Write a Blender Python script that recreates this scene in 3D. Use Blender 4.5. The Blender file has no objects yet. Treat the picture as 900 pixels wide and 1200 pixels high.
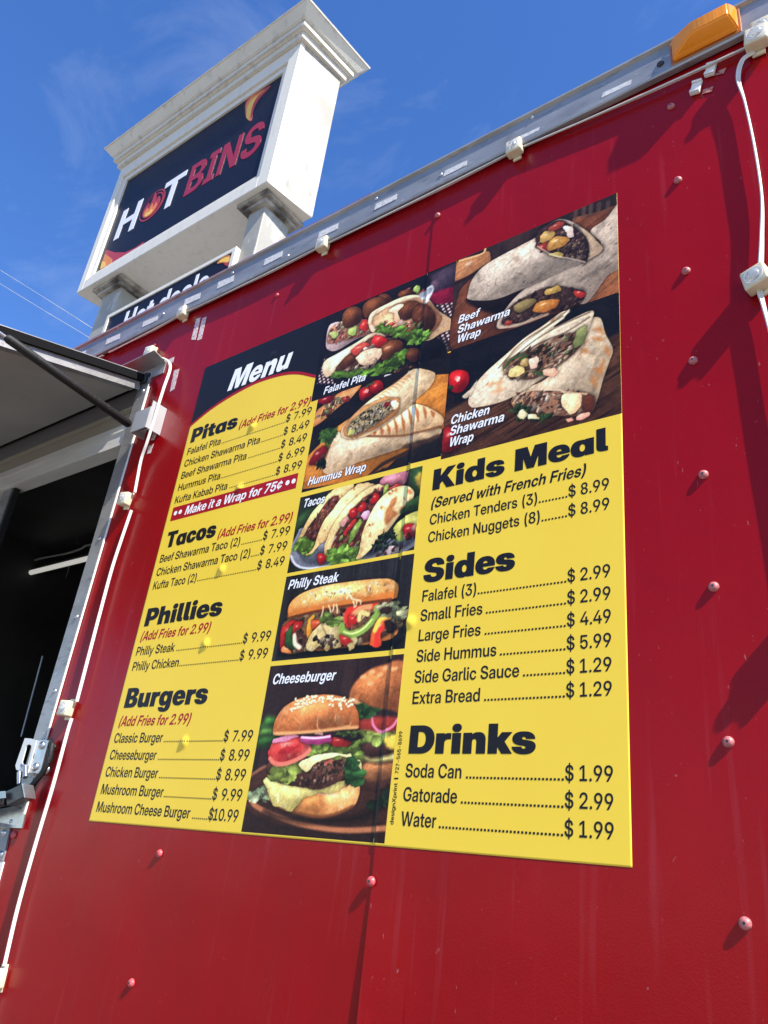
import bpy, bmesh, math, random
import numpy as np
from mathutils import Vector, Matrix

S = bpy.context.scene
R = math.radians

# ------------------------------------------------------------------ camera
cam_data = bpy.data.cameras.new('camera')
cam = bpy.data.objects.new('camera', cam_data)
S.collection.objects.link(cam)
EYE = Vector((0.0, -1.09319, 1.5))
CX = Vector((0.799098, 0.590709, 0.111823))       # right, down, forward of the lens in world axes
CY = Vector((-0.176720, 0.408575, -0.895453))
CZ = Vector((-0.574640, 0.695794, 0.430882))
FOC = 917.68
m = Matrix.Identity(4)
for i in range(3):
    m[i][0] = CX[i]; m[i][1] = -CY[i]; m[i][2] = -CZ[i]; m[i][3] = EYE[i]
cam.matrix_world = m
cam_data.sensor_fit = 'VERTICAL'
cam_data.sensor_height = 24.0
cam_data.lens = FOC / 1200 * 24.0
cam_data.clip_start = 0.02
cam_data.clip_end = 3000
S.camera = cam

# ------------------------------------------------------------------ light
SUN_TO = Vector((3.61, -1.0, 4.15)).normalized()
SUN_EL = math.asin(SUN_TO.z)
SUN_ROT = math.atan2(SUN_TO.x, SUN_TO.y)
w = bpy.data.worlds.new('World'); S.world = w; w.use_nodes = True
nt = w.node_tree; nt.nodes.clear()
def wn(t, **k):
    n = nt.nodes.new(t)
    for a, b in k.items(): setattr(n, a, b)
    return n
out = wn('ShaderNodeOutputWorld'); bg = wn('ShaderNodeBackground')
sky = wn('ShaderNodeTexSky', sky_type='NISHITA', sun_disc=False, sun_elevation=SUN_EL, sun_rotation=SUN_ROT)
sky.air_density = 1.0; sky.dust_density = 0.25; sky.ozone_density = 3.0; sky.altitude = 0
hs = wn('ShaderNodeHueSaturation'); hs.inputs['Saturation'].default_value = 1.25; hs.inputs['Hue'].default_value = 0.512; hs.inputs['Value'].default_value = 1.30
tc = wn('ShaderNodeTexCoord'); mp = wn('ShaderNodeMapping'); mp.inputs['Scale'].default_value = (1.2, 2.6, 4.0)
mp.inputs['Rotation'].default_value = (0.3, 0.5, 0.9)
nz = wn('ShaderNodeTexNoise'); nz.inputs['Scale'].default_value = 2.2; nz.inputs['Detail'].default_value = 8; nz.inputs['Roughness'].default_value = 0.62
nz.inputs['Distortion'].default_value = 0.5
cr = wn('ShaderNodeValToRGB'); cr.color_ramp.elements[0].position = 0.50; cr.color_ramp.elements[1].position = 0.95
cr.color_ramp.elements[1].color = (0.22, 0.22, 0.22, 1)
mx = wn('ShaderNodeMix', data_type='RGBA'); mx.inputs['B'].default_value = (5.2, 5.8, 6.8, 1)
L = nt.links.new
L(tc.outputs['Generated'], mp.inputs['Vector']); L(mp.outputs['Vector'], nz.inputs['Vector']); L(nz.outputs['Fac'], cr.inputs['Fac'])
L(sky.outputs['Color'], hs.inputs['Color']); L(hs.outputs['Color'], mx.inputs['A']); L(cr.outputs['Color'], mx.inputs['Factor'])
L(mx.outputs['Result'], bg.inputs['Color']); L(bg.outputs['Background'], out.inputs['Surface'])
bg.inputs['Strength'].default_value = 0.098
sd = bpy.data.lights.new('sun', 'SUN'); sd.energy = 4.9; sd.angle = R(0.55); sd.color = (1.0, 0.94, 0.85)
sun = bpy.data.objects.new('sun', sd); S.collection.objects.link(sun)
sun.rotation_euler = SUN_TO.to_track_quat('Z', 'Y').to_euler()
sun.location = (6, -3, 9)
S.view_settings.view_transform = 'Standard'; S.view_settings.look = 'None'
S.view_settings.exposure = 1.05; S.view_settings.gamma = 1.0
S.view_settings.use_curve_mapping = False

# ------------------------------------------------------------------ helpers
def at(px, py, Y=0.0):
    """point of the plane y = Y (parallel to the trailer side) seen at a place of the 900x1200 photograph"""
    d = CX * (px - 450) + CY * (py - 600) + CZ * FOC
    return EYE + d * ((Y - EYE.y) / d.y)

def lin(c):
    c = np.asarray(c, float) / 255.0
    return np.where(c <= 0.04045, c / 12.92, ((c + 0.055) / 1.055) ** 2.4)

MATS = {}
def mat(name, col, rough=0.5, metal=0.0, spec=0.5, coat=0.0, bump=None, vary=None, trans=0.0, sss=0.0, ior=None, alpha=None):
    """Principled surface with procedural roughness / tone variation.
    bump = (scale, distance, stretch xyz), vary = (scale, other colour, low, high, stretch xyz)"""
    if name in MATS: return MATS[name]
    M = bpy.data.materials.new(name); M.use_nodes = True
    t = M.node_tree; b = t.nodes['Principled BSDF']; l = t.links.new
    b.inputs['Base Color'].default_value = (*col, 1); b.inputs['Roughness'].default_value = rough
    b.inputs['Metallic'].default_value = metal; b.inputs['Specular IOR Level'].default_value = spec
    b.inputs['Coat Weight'].default_value = coat; b.inputs['Coat Roughness'].default_value = 0.12
    b.inputs['Transmission Weight'].default_value = trans
    if ior: b.inputs['IOR'].default_value = ior
    if sss:
        b.inputs['Subsurface Weight'].default_value = sss; b.inputs['Subsurface Radius'].default_value = (0.01, 0.005, 0.002)
    geo = t.nodes.new('ShaderNodeNewGeometry')
    def noise(scale, stretch=(1, 1, 1), detail=5):
        mp = t.nodes.new('ShaderNodeMapping'); mp.inputs['Scale'].default_value = stretch
        n = t.nodes.new('ShaderNodeTexNoise'); n.inputs['Scale'].default_value = scale; n.inputs['Detail'].default_value = detail
        l(geo.outputs['Position'], mp.inputs['Vector']); l(mp.outputs['Vector'], n.inputs['Vector'])
        return n
    if vary:
        vs = vary if isinstance(vary, list) else [vary]
        prev = None
        for (sc, c2, lo, hi, st) in vs:
            n = noise(sc, st); r = t.nodes.new('ShaderNodeMapRange'); r.inputs['From Min'].default_value = lo; r.inputs['From Max'].default_value = hi
            l(n.outputs['Fac'], r.inputs['Value'])
            x = t.nodes.new('ShaderNodeMix'); x.data_type = 'RGBA'; x.inputs['B'].default_value = (*c2, 1)
            if prev is None: x.inputs['A'].default_value = (*col, 1)
            else: l(prev.outputs['Result'], x.inputs['A'])
            l(r.outputs['Result'], x.inputs['Factor']); prev = x
        l(prev.outputs['Result'], b.inputs['Base Color'])
    if bump:
        bs = bump if isinstance(bump, list) else [bump]
        prev = None
        for (sc, dist, st) in bs:
            n = noise(sc, st, 3); bp = t.nodes.new('ShaderNodeBump'); bp.inputs['Distance'].default_value = dist; bp.inputs['Strength'].default_value = 1.0
            l(n.outputs['Fac'], bp.inputs['Height'])
            if prev is not None: l(prev.outputs['Normal'], bp.inputs['Normal'])
            prev = bp
        l(prev.outputs['Normal'], b.inputs['Normal'])
    nr = noise(23.0); rr = t.nodes.new('ShaderNodeMapRange')
    rr.inputs['To Min'].default_value = max(0.02, rough - 0.06); rr.inputs['To Max'].default_value = min(1, rough + 0.08)
    l(nr.outputs['Fac'], rr.inputs['Value']); l(rr.outputs['Result'], b.inputs['Roughness'])
    MATS[name] = M
    return M

def put(name, me, material=None, parent=None, loc=None):
    o = bpy.data.objects.new(name, me); S.collection.objects.link(o)
    if material is not None:
        for x in (material if isinstance(material, list) else [material]): me.materials.append(x)
    if parent is not None: o.parent = parent
    if loc is not None: o.location = loc
    return o

def from_pydata(name, verts, faces, material, parent=None, smooth=False, mi=None):
    me = bpy.data.meshes.new(name); me.from_pydata([tuple(v) for v in verts], [], faces); me.update()
    o = put(name, me, material, parent)
    if smooth:
        me.polygons.foreach_set('use_smooth', [True] * len(me.polygons))
    if mi is not None: me.polygons.foreach_set('material_index', mi)
    return o

def shade_auto(o, ang=35):
    me = o.data
    me.polygons.foreach_set('use_smooth', [True] * len(me.polygons))
    try: me.set_sharp_from_angle(angle=R(ang))
    except Exception: pass
    return o

class MB:
    """collects shapes, links them as one mesh object"""
    def __init__(s): s.bm = bmesh.new()
    def box(s, x0, x1, y0, y1, z0, z1, bev=0.0, seg=2):
        r = bmesh.ops.create_cube(s.bm, size=1.0)
        bmesh.ops.scale(s.bm, verts=r['verts'], vec=(x1 - x0, y1 - y0, z1 - z0))
        bmesh.ops.translate(s.bm, verts=r['verts'], vec=((x0 + x1) / 2, (y0 + y1) / 2, (z0 + z1) / 2))
        if bev > 0:
            es = list({e for v in r['verts'] for e in v.link_edges})
            bmesh.ops.bevel(s.bm, geom=es, offset=bev, segments=seg, affect='EDGES', profile=0.5)
        return s
    def prism(s, pts, ext, bev=0.0):
        """pts: closed 3-D outline; ext: vector"""
        n0 = set(s.bm.verts)
        vs = [s.bm.verts.new(p) for p in pts]
        f = s.bm.faces.new(vs)
        r = bmesh.ops.extrude_face_region(s.bm, geom=[f])
        nv = [g for g in r['geom'] if isinstance(g, bmesh.types.BMVert)]
        bmesh.ops.translate(s.bm, verts=nv, vec=ext)
        if bev > 0:
            es = list({e for v in s.bm.verts if v not in n0 for e in v.link_edges})
            bmesh.ops.bevel(s.bm, geom=es, offset=bev, segments=2, affect='EDGES', profile=0.5)
        return s
    def tube(s, pts, r, n=10, cap=True):
        pts = [Vector(p) for p in pts]; rings = []
        rs = r if isinstance(r, (list, tuple)) else [r] * len(pts)
        up = None
        for i, p in enumerate(pts):
            d = (pts[min(i + 1, len(pts) - 1)] - pts[max(i - 1, 0)])
            if d.length < 1e-9: d = Vector((0, 0, 1))
            d.normalize()
            if up is None:
                up = Vector((0, 0, 1)) if abs(d.z) < 0.9 else Vector((0, 1, 0))
            a = (up - d * up.dot(d)).normalized(); b = d.cross(a); up = a
            rings.append([s.bm.verts.new(p + (a * math.cos(2 * math.pi * k / n) + b * math.sin(2 * math.pi * k / n)) * rs[i]) for k in range(n)])
        for A, B in zip(rings, rings[1:]):
            for k in range(n): s.bm.faces.new((A[k], A[(k + 1) % n], B[(k + 1) % n], B[k]))
        if cap:
            s.bm.faces.new(rings[0][::-1]); s.bm.faces.new(rings[-1])
        return s
    def lathe(s, prof, c, axis='Y', n=20):
        """prof: (radius, height along -axis) pairs; c: base centre"""
        rings = []
        for (r, h) in prof:
            ring = []
            for k in range(n):
                a = 2 * math.pi * k / n
                if axis == 'Y': p = (c[0] + r * math.cos(a), c[1] - h, c[2] + r * math.sin(a))
                elif axis == 'X': p = (c[0] + h, c[1] + r * math.cos(a), c[2] + r * math.sin(a))
                else: p = (c[0] + r * math.cos(a), c[1] + r * math.sin(a), c[2] + h)
                ring.append(s.bm.verts.new(p))
            rings.append(ring)
        for A, B in zip(rings, rings[1:]):
            for k in range(n): s.bm.faces.new((A[k], A[(k + 1) % n], B[(k + 1) % n], B[k]))
        s.bm.faces.new(rings[0][::-1]); s.bm.faces.new(rings[-1])
        return s
    def build(s, name, material, parent=None, smooth=None, loc=None):
        bmesh.ops.remove_doubles(s.bm, verts=s.bm.verts, dist=1e-6)
        bmesh.ops.recalc_face_normals(s.bm, faces=s.bm.faces)
        me = bpy.data.meshes.new(name); s.bm.to_mesh(me); s.bm.free()
        o = put(name, me, material, parent, loc)
        if smooth: shade_auto(o, smooth)
        return o

def tag(o, label=None, cat=None, group=None, kind=None):
    if label: o['label'] = label
    if cat: o['category'] = cat
    if group: o['group'] = group
    if kind: o['kind'] = kind
    return o

def thing(name, label, cat, loc=(0, 0, 0), group=None):
    o = bpy.data.objects.new(name, None); S.collection.objects.link(o); o.empty_display_size = 0.1
    o.location = loc
    return tag(o, label, cat, group)

def reparent(o, parent):
    """keep world place while parenting to an Empty that is only translated"""
    o.parent = parent; o.matrix_parent_inverse = Matrix.Translation(-Vector(parent.location)); return o

def catmull(P, n=8, closed=False):
    P = [Vector(p) for p in P]; N = len(P); res = []
    rng = range(N) if closed else range(N - 1)
    for i in rng:
        g = (lambda j: P[j % N]) if closed else (lambda j: P[max(0, min(N - 1, j))])
        a, b, c, d = g(i - 1), g(i), g(i + 1), g(i + 2)
        for k in range(n):
            t = k / n
            res.append(0.5 * ((2 * b) + (c - a) * t + (2 * a - 5 * b + 4 * c - d) * t * t + (3 * b - 3 * c + d - a) * t ** 3))
    if not closed: res.append(P[-1])
    return res

# ------------------------------------------------------------------ lettering

# letter outlines (advance, contours of x,y; ~ marks a curve control), 1024 units to the em
OUTLINES = {
 'M': {
  ' ': (275, ''),
  '$': (655, '284,-110 284,855 374,855 374,-110/332,-12 ~239,-12 ~107,49 ~36,163 36,243 166,243 ~167,198 ~206,134 ~281,100 332,100 ~379,100 ~448,126 ~487,174 487,207 ~487,233 ~459,272 ~398,302 349,313 269,331 ~157,356 ~51,456 51,535 ~51,602 ~119,701 ~243,757 325,757 ~408,757 ~530,700 ~597,593 600,519 474,519 ~470,578 ~390,645 325,645 ~284,645 ~220,619 ~183,572 183,541 ~183,516 ~211,480 ~271,452 319,441 395,424 ~453,411 ~537,373 ~592,322 ~619,256 619,215 ~619,146 ~549,44 ~420,-12'),
  '(': (400, '124,296 ~124,383 ~154,564 ~207,726 242,783 364,783 ~330,712 ~280,546 ~252,376 252,296 ~252,225 ~277,85 ~326,-64 364,-147 242,-147 ~184,-49 ~124,177'),
  ')': (400, '36,-147 ~74,-64 ~123,85 ~148,225 148,296 ~148,376 ~120,546 ~70,712 36,783 158,783 ~193,726 ~246,564 ~276,383 276,296 ~276,177 ~216,-49 158,-147'),
  '-': (660, '497,350 497,244 163,244 163,350'),
  '.': (275, '139,-9 ~107,-9 ~62,36 62,69 ~62,101 ~107,146 139,146 ~172,146 ~217,101 217,69 ~217,36 ~172,-9'),
  '0': (660, '330,-12 ~240,-12 ~113,82 ~45,254 45,372 ~45,491 ~113,663 ~240,757 330,757 ~420,757 ~548,663 ~615,491 615,372 ~615,254 ~548,82 ~420,-12/330,97 ~381,97 ~453,163 ~490,286 490,372 ~490,458 ~453,582 ~381,648 330,648 ~279,648 ~207,582 ~170,458 170,372 ~170,286 ~207,163 ~279,97'),
  '1': (660, '101,0 101,109 581,109 581,0/416,745 416,0 288,0 288,620 287,620 109,505 109,625 294,745'),
  '2': (660, '72,0 72,101 342,337 ~380,371 ~434,427 ~463,485 463,521 ~463,560 ~431,617 ~373,648 332,648 ~289,648 ~227,611 ~193,542 193,494 71,494 ~71,573 ~135,691 ~253,757 332,757 ~407,757 ~522,700 ~587,596 587,527 ~587,476 ~549,391 ~476,309 423,263 251,110 251,109 591,109 591,0'),
  '3': (660, '331,-12 ~245,-12 ~121,56 ~55,171 55,242 183,242 ~183,197 ~219,131 ~284,94 329,94 ~371,94 ~436,129 ~472,192 472,232 ~472,274 ~432,333 ~360,364 310,364 211,364 211,450 403,635 403,635 99,635 99,745 563,745 563,639 323,411 323,439 ~415,446 ~538,395 ~600,295 600,229 ~600,159 ~532,50 ~411,-12'),
  '4': (660, '29,167 29,271 366,745 500,745 167,274 167,273 631,273 631,167/403,0 403,198 403,246 403,465 527,465 527,0'),
  '5': (660, '331,-11 ~254,-11 ~134,49 ~64,155 60,225 187,225 ~189,187 ~228,129 ~291,96 331,96 ~373,96 ~436,134 ~472,202 472,246 ~472,290 ~437,358 ~376,397 335,397 ~282,397 ~207,353 192,313 70,313 94,745 555,745 555,635 211,635 196,438 197,438 ~228,470 ~308,502 357,502 ~408,502 ~495,464 ~561,396 ~598,304 598,249 ~598,173 ~531,56 ~411,-11'),
  '6': (660, '332,-11 ~254,-11 ~132,54 ~64,169 64,245 ~64,303 ~118,423 174,502 344,745 487,745 240,401 220,401 ~230,419 ~262,457 ~316,484 357,484 ~428,484 ~535,423 ~596,314 596,242 ~596,168 ~529,53 ~410,-11/330,95 ~370,95 ~433,134 ~471,201 471,242 ~471,283 ~433,348 ~370,387 330,387 ~290,387 ~226,348 ~189,283 189,242 ~189,201 ~226,134 ~290,95'),
  '7': (660, '129,0 449,632 449,633 78,633 78,745 582,745 582,632 264,0'),
  '8': (660, '330,-12 ~249,-12 ~126,42 ~57,137 57,199 ~57,250 ~101,330 ~180,382 230,388 230,388 ~164,399 ~83,488 83,556 ~83,614 ~146,705 ~258,757 330,757 ~403,757 ~514,706 ~577,615 577,556 ~577,488 ~496,399 430,388 430,388 ~480,382 ~559,330 ~603,250 603,199 ~603,137 ~534,42 ~411,-12/330,89 ~372,89 ~435,119 ~470,172 470,208 ~470,244 ~434,300 ~371,332 330,332 ~289,332 ~225,300 ~189,244 189,208 ~189,172 ~224,119 ~288,89/330,434 ~366,434 ~420,461 ~450,512 450,545 ~450,578 ~420,627 ~366,654 330,654 ~294,654 ~240,627 ~210,578 210,545 ~210,512 ~240,462 ~294,434'),
  '9': (660, '328,756 ~407,756 ~528,691 ~596,576 596,500 ~596,442 ~542,322 486,243 316,0 173,0 420,344 440,344 ~430,326 ~398,288 ~345,261 303,261 ~233,261 ~125,323 ~64,431 64,503 ~64,577 ~131,692 ~250,756/330,650 ~291,650 ~227,611 ~189,544 189,503 ~189,462 ~227,397 ~291,358 330,358 ~370,358 ~434,397 ~471,462 471,503 ~471,544 ~434,611 ~370,650'),
  'B': (658, '62,0 62,745 350,745 ~429,745 ~539,697 ~597,610 597,551 ~597,509 ~566,443 ~508,400 468,388 468,387 ~513,382 ~584,338 ~626,263 626,210 ~626,147 ~567,53 ~449,0 363,0/192,107 349,107 ~417,107 ~491,162 491,214 ~491,249 ~458,299 ~396,326 352,326 192,326/192,430 344,430 ~382,430 ~437,455 ~466,502 466,534 ~466,581 ~401,638 344,638 192,638'),
  'C': (742, '387,-12 ~284,-12 ~126,83 ~36,256 36,372 ~36,489 ~126,662 ~284,757 387,757 ~450,757 ~559,719 ~644,649 ~698,551 708,490 574,490 ~566,525 ~533,581 ~485,619 ~424,638 388,638 ~320,638 ~222,572 ~169,453 169,372 ~169,292 ~222,173 ~320,107 388,107 ~424,107 ~485,126 ~533,164 ~566,219 574,254 708,254 ~699,194 ~644,95 ~559,25 ~450,-12'),
  'E': (613, '62,0 62,745 580,745 580,630 194,630 194,434 551,434 551,322 194,322 194,115 580,115 580,0'),
  'F': (586, '62,0 62,745 563,745 563,630 194,630 194,427 537,427 537,315 194,315 194,0'),
  'G': (752, '386,-12 ~282,-12 ~125,85 ~36,258 36,372 ~36,489 ~127,662 ~284,757 384,757 ~447,757 ~557,720 ~642,651 ~698,556 706,498 571,498 ~565,530 ~532,581 ~484,618 ~423,638 387,638 ~321,638 ~223,572 ~169,453 169,372 ~169,292 ~223,172 ~321,107 388,107 ~444,107 ~531,152 ~581,232 581,286 615,284 407,284 407,388 711,388 711,298 ~711,207 ~626,68 ~480,-12'),
  'H': (732, '62,0 62,745 194,745 194,438 538,438 538,745 670,745 670,0 538,0 538,323 194,323 194,0'),
  'K': (684, '156,175 156,341 ~182,371 ~233,431 ~285,491 311,521 509,745 671,745 356,390 346,390/62,0 62,745 194,745 194,521 194,343 194,279 194,0/523,0 283,353 363,454 676,0'),
  'L': (563, '62,0 62,745 194,745 194,115 540,115 540,0'),
  'M': (903, '62,0 62,745 252,745 397,353 ~404,332 ~424,271 ~445,204 ~463,144 469,124 437,124 ~442,144 ~460,204 ~481,271 ~501,332 507,353 650,745 841,745 841,0 711,0 711,380 ~711,405 ~712,469 ~714,541 ~716,614 716,647 733,647 ~721,609 ~697,532 ~674,461 ~655,401 647,380 506,0 398,0 255,380 ~247,401 ~227,461 ~204,532 ~179,609 166,647 187,647 ~187,614 ~189,541 ~191,469 ~192,405 192,380 192,0'),
  'N': (737, '62,0 62,745 204,745 466,329 ~477,313 ~510,256 ~547,191 563,161 549,128 ~547,160 ~544,243 ~543,318 543,339 543,745 676,745 676,0 532,0 297,374 ~284,394 ~244,460 ~194,547 166,597 188,616 ~191,560 ~193,465 ~194,395 194,374 194,0'),
  'P': (640, '62,0 62,745 347,745 ~429,745 ~548,687 ~613,580 613,507 ~613,434 ~547,327 ~426,268 344,268 134,268 134,381 339,381 ~384,381 ~448,412 ~483,468 483,507 ~483,546 ~448,602 ~384,632 339,632 194,632 194,0'),
  'S': (655, '332,-12 ~239,-12 ~107,49 ~36,163 36,243 166,243 ~167,198 ~206,134 ~281,100 332,100 ~379,100 ~448,126 ~487,174 487,207 ~487,233 ~459,272 ~398,302 349,313 269,331 ~157,356 ~51,456 51,535 ~51,602 ~119,701 ~243,757 325,757 ~408,757 ~530,700 ~597,593 600,519 474,519 ~470,578 ~390,645 325,645 ~284,645 ~220,619 ~183,572 183,541 ~183,516 ~211,480 ~271,452 319,441 395,424 ~453,411 ~537,373 ~592,322 ~619,256 619,215 ~619,146 ~549,44 ~420,-12'),
  'T': (642, '23,630 23,745 619,745 619,630 388,630 388,0 255,0 255,630'),
  'W': (1004, '207,0 6,745 146,745 245,343 ~255,301 ~273,215 ~290,130 298,87 274,87 ~282,130 ~300,215 ~319,301 330,343 433,745 572,745 674,343 ~684,301 ~704,215 ~722,130 731,87 705,87 ~714,130 ~731,215 ~750,301 759,343 858,745 998,745 796,0 647,0 533,431 ~521,477 ~498,583 485,645 519,645 ~505,583 ~483,477 471,431 358,0'),
  'X': (696, '8,0 309,429 309,331 29,745 180,745 272,607 ~288,583 ~319,534 ~350,485 365,461 334,461 ~349,485 ~380,534 ~412,583 429,607 522,745 669,745 392,338 392,432 688,0 535,0 421,169 ~407,191 ~379,233 ~351,276 337,297 360,297 ~346,276 ~317,233 ~289,191 274,169 158,0'),
  'a': (554, '217,-9 ~164,-9 ~82,27 ~35,97 35,150 ~35,195 ~68,254 ~127,289 ~202,307 242,311 ~291,317 ~349,325 ~373,342 373,360 373,364 ~373,386 ~350,421 ~307,441 277,441 ~246,441 ~200,421 ~173,386 171,364 50,364 ~53,417 ~110,495 ~211,539 280,539 ~331,539 ~412,514 ~469,467 ~498,401 498,360 498,0 374,0 374,75 372,75 ~360,51 ~320,13 ~260,-9/248,85 ~289,85 ~345,115 ~374,165 374,195 374,253 ~368,249 ~345,242 ~314,236 ~277,229 258,227 ~231,223 ~185,205 ~158,175 158,151 ~158,130 ~180,101 ~221,85'),
  'b': (601, '341,-11 ~307,-11 ~246,9 ~197,50 181,81 180,81 180,0 56,0 56,745 182,745 182,453 183,453 ~200,482 ~248,520 ~308,539 342,539 ~410,539 ~512,469 ~570,346 570,264 ~570,182 ~513,58 ~410,-11/311,95 ~351,95 ~409,134 ~442,210 442,264 ~442,319 ~409,395 ~351,434 311,434 ~270,434 ~209,392 ~175,316 175,264 ~175,213 ~209,137 ~270,95'),
  'c': (558, '290,-12 ~212,-12 ~96,58 ~31,182 31,263 ~31,345 ~96,470 ~212,540 290,540 ~339,540 ~423,510 ~487,457 ~525,383 529,339 405,339 ~402,360 ~384,395 ~355,421 ~316,435 291,435 ~250,435 ~191,393 ~159,316 159,263 ~159,211 ~191,135 ~250,93 291,93 ~316,93 ~354,107 ~382,132 ~400,168 404,190 529,190 ~526,146 ~488,73 ~424,18 ~340,-12'),
  'd': (601, '260,-11 ~191,-11 ~88,58 ~31,182 31,264 ~31,346 ~89,469 ~192,539 259,539 ~294,539 ~353,520 ~401,482 418,453 419,453 419,745 545,745 545,0 421,0 421,81 420,81 ~403,50 ~355,9 ~295,-11/290,95 ~331,95 ~392,137 ~426,213 426,264 ~426,316 ~392,392 ~331,434 290,434 ~251,434 ~192,395 ~159,319 159,264 ~159,210 ~192,134 ~251,95'),
  'e': (566, '289,-12 ~210,-12 ~94,59 ~31,184 31,263 ~31,344 ~96,469 ~210,540 284,540 ~341,540 ~434,500 ~501,427 ~537,326 537,265 537,231 81,231 81,318 474,318 417,295 ~417,339 ~385,404 ~326,440 286,440 ~246,440 ~187,404 ~155,339 155,295 155,240 ~155,195 ~187,126 ~248,87 292,87 ~324,87 ~373,106 ~405,141 412,163 530,163 ~521,111 ~453,33 ~351,-12'),
  'f': (358, '338,528 338,427 8,427 8,528/103,0 103,605 ~103,651 ~140,713 ~212,745 264,745 ~288,745 ~330,745 338,745 338,644 ~332,644 ~300,644 289,644 ~257,644 ~230,616 230,584 230,0'),
  'g': (601, '296,-216 ~226,-216 ~124,-175 ~65,-100 57,-49 181,-49 ~187,-72 ~219,-103 ~266,-119 296,-119 ~355,-119 ~420,-55 420,6 420,86 419,86 ~403,56 ~355,16 ~295,-4 260,-4 ~191,-4 ~88,65 ~31,187 31,267 ~31,347 ~89,470 ~192,539 259,539 ~294,539 ~354,520 ~403,480 420,450 420,450 420,528 545,528 545,14 ~545,-68 ~480,-169 ~367,-216/290,101 ~331,101 ~392,142 ~426,217 426,268 ~426,319 ~392,394 ~331,435 290,435 ~251,435 ~192,397 ~159,322 159,268 ~159,214 ~192,139 ~251,101'),
  'h': (586, '182,299 182,0 56,0 56,745 182,745 182,394 155,394 ~181,464 ~273,539 342,539 ~398,539 ~482,491 ~530,398 530,330 530,0 404,0 404,310 ~404,368 ~348,428 298,428 ~265,428 ~212,401 ~182,344'),
  'i': (238, '56,0 56,528 182,528 182,0/119,607 ~87,607 ~43,648 43,678 ~43,709 ~87,750 119,750 ~151,750 ~194,709 194,678 ~194,648 ~151,607'),
  'k': (549, '171,165 171,314 184,314 389,528 541,528 296,268 270,268/56,0 56,745 182,745 182,0/403,0 220,240 305,328 554,0'),
  'l': (265, '215,0 ~130,0 ~56,62 56,135 56,745 182,745 182,147 ~182,120 ~203,100 230,100 ~235,100 ~247,100 251,100 251,0 ~242,0 ~224,0'),
  'm': (890, '56,0 56,528 178,528 178,413 169,413 ~183,455 ~234,511 ~300,539 337,539 ~398,539 ~486,469 496,413 480,413 ~490,451 ~540,507 ~613,539 657,539 ~707,539 ~787,495 ~834,411 834,349 834,0 707,0 707,331 ~707,383 ~650,432 610,432 ~578,432 ~532,404 ~506,356 506,324 506,0 383,0 383,336 ~383,380 ~330,432 288,432 ~259,432 ~211,405 ~182,353 182,315 182,0'),
  'n': (586, '182,299 182,0 56,0 56,528 180,528 180,394 155,394 ~181,464 ~273,539 342,539 ~398,539 ~482,491 ~530,398 530,330 530,0 404,0 404,310 ~404,368 ~348,428 298,428 ~265,428 ~212,401 ~182,344'),
  'o': (584, '292,-12 ~214,-12 ~97,57 ~31,181 31,263 ~31,346 ~97,470 ~214,540 292,540 ~370,540 ~487,470 ~552,346 552,263 ~552,181 ~487,57 ~370,-12/292,93 ~332,93 ~392,135 ~425,211 425,263 ~425,316 ~392,393 ~332,435 292,435 ~252,435 ~192,393 ~159,316 159,263 ~159,211 ~192,135 ~251,93'),
  'p': (601, '56,-209 56,528 180,528 180,454 182,454 ~198,483 ~247,520 ~308,539 342,539 ~410,539 ~512,469 ~570,346 570,264 ~570,182 ~513,58 ~410,-11 341,-11 ~307,-11 ~247,9 ~200,49 184,79 182,79 182,-209/311,95 ~351,95 ~409,134 ~442,210 442,264 ~442,319 ~409,395 ~351,434 311,434 ~270,434 ~209,392 ~175,316 175,264 ~175,213 ~209,137 ~270,95'),
  'r': (365, '56,0 56,528 177,528 177,440 179,440 ~194,486 ~256,533 307,533 ~320,533 ~341,532 348,531 348,419 ~341,420 ~307,423 289,423 ~259,423 ~210,396 ~182,341 182,299 182,0'),
  's': (517, '263,-13 ~199,-13 ~97,28 ~35,106 31,163 155,163 ~160,125 ~214,82 261,82 ~307,82 ~359,118 359,146 ~359,170 ~320,199 287,206 197,225 ~121,241 ~43,317 43,377 ~43,426 ~95,499 ~191,539 256,539 ~320,539 ~417,497 ~473,418 474,364 355,364 ~355,399 ~302,445 259,445 ~217,445 ~169,408 169,381 ~169,357 ~206,328 239,321 334,301 ~413,284 ~487,214 487,156 ~487,104 ~429,29 ~328,-13'),
  't': (358, '335,528 335,427 8,427 8,528/101,672 227,672 227,151 ~227,123 ~250,101 281,101 ~293,101 ~325,101 335,101 335,0 ~322,0 ~279,0 259,0 ~178,0 ~101,65 101,133'),
  'u': (586, '244,-11 ~189,-11 ~104,37 ~56,131 56,198 56,528 182,528 182,218 ~182,160 ~238,100 289,100 ~322,100 ~374,127 ~404,185 404,229 404,528 530,528 530,0 406,0 406,134 431,134 ~406,64 ~313,-11'),
  'w': (815, '172,0 9,528 141,528 196,328 ~211,272 ~238,154 252,96 234,96 ~249,154 ~278,272 293,328 349,528 466,528 521,328 ~537,272 ~565,154 580,96 562,96 ~576,154 ~603,272 618,328 672,528 806,528 643,0 512,0 448,220 ~439,252 ~421,320 ~404,388 395,421 421,421 ~412,388 ~394,320 ~377,252 367,220 302,0'),
  'x': (540, '9,0 225,303 223,238 21,528 162,528 217,444 ~237,411 ~275,349 294,317 249,317 ~269,349 ~307,411 328,444 383,528 522,528 318,238 319,303 531,0 390,0 327,94 ~306,126 ~269,186 250,217 291,217 ~272,186 ~234,126 214,94 149,0'),
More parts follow.
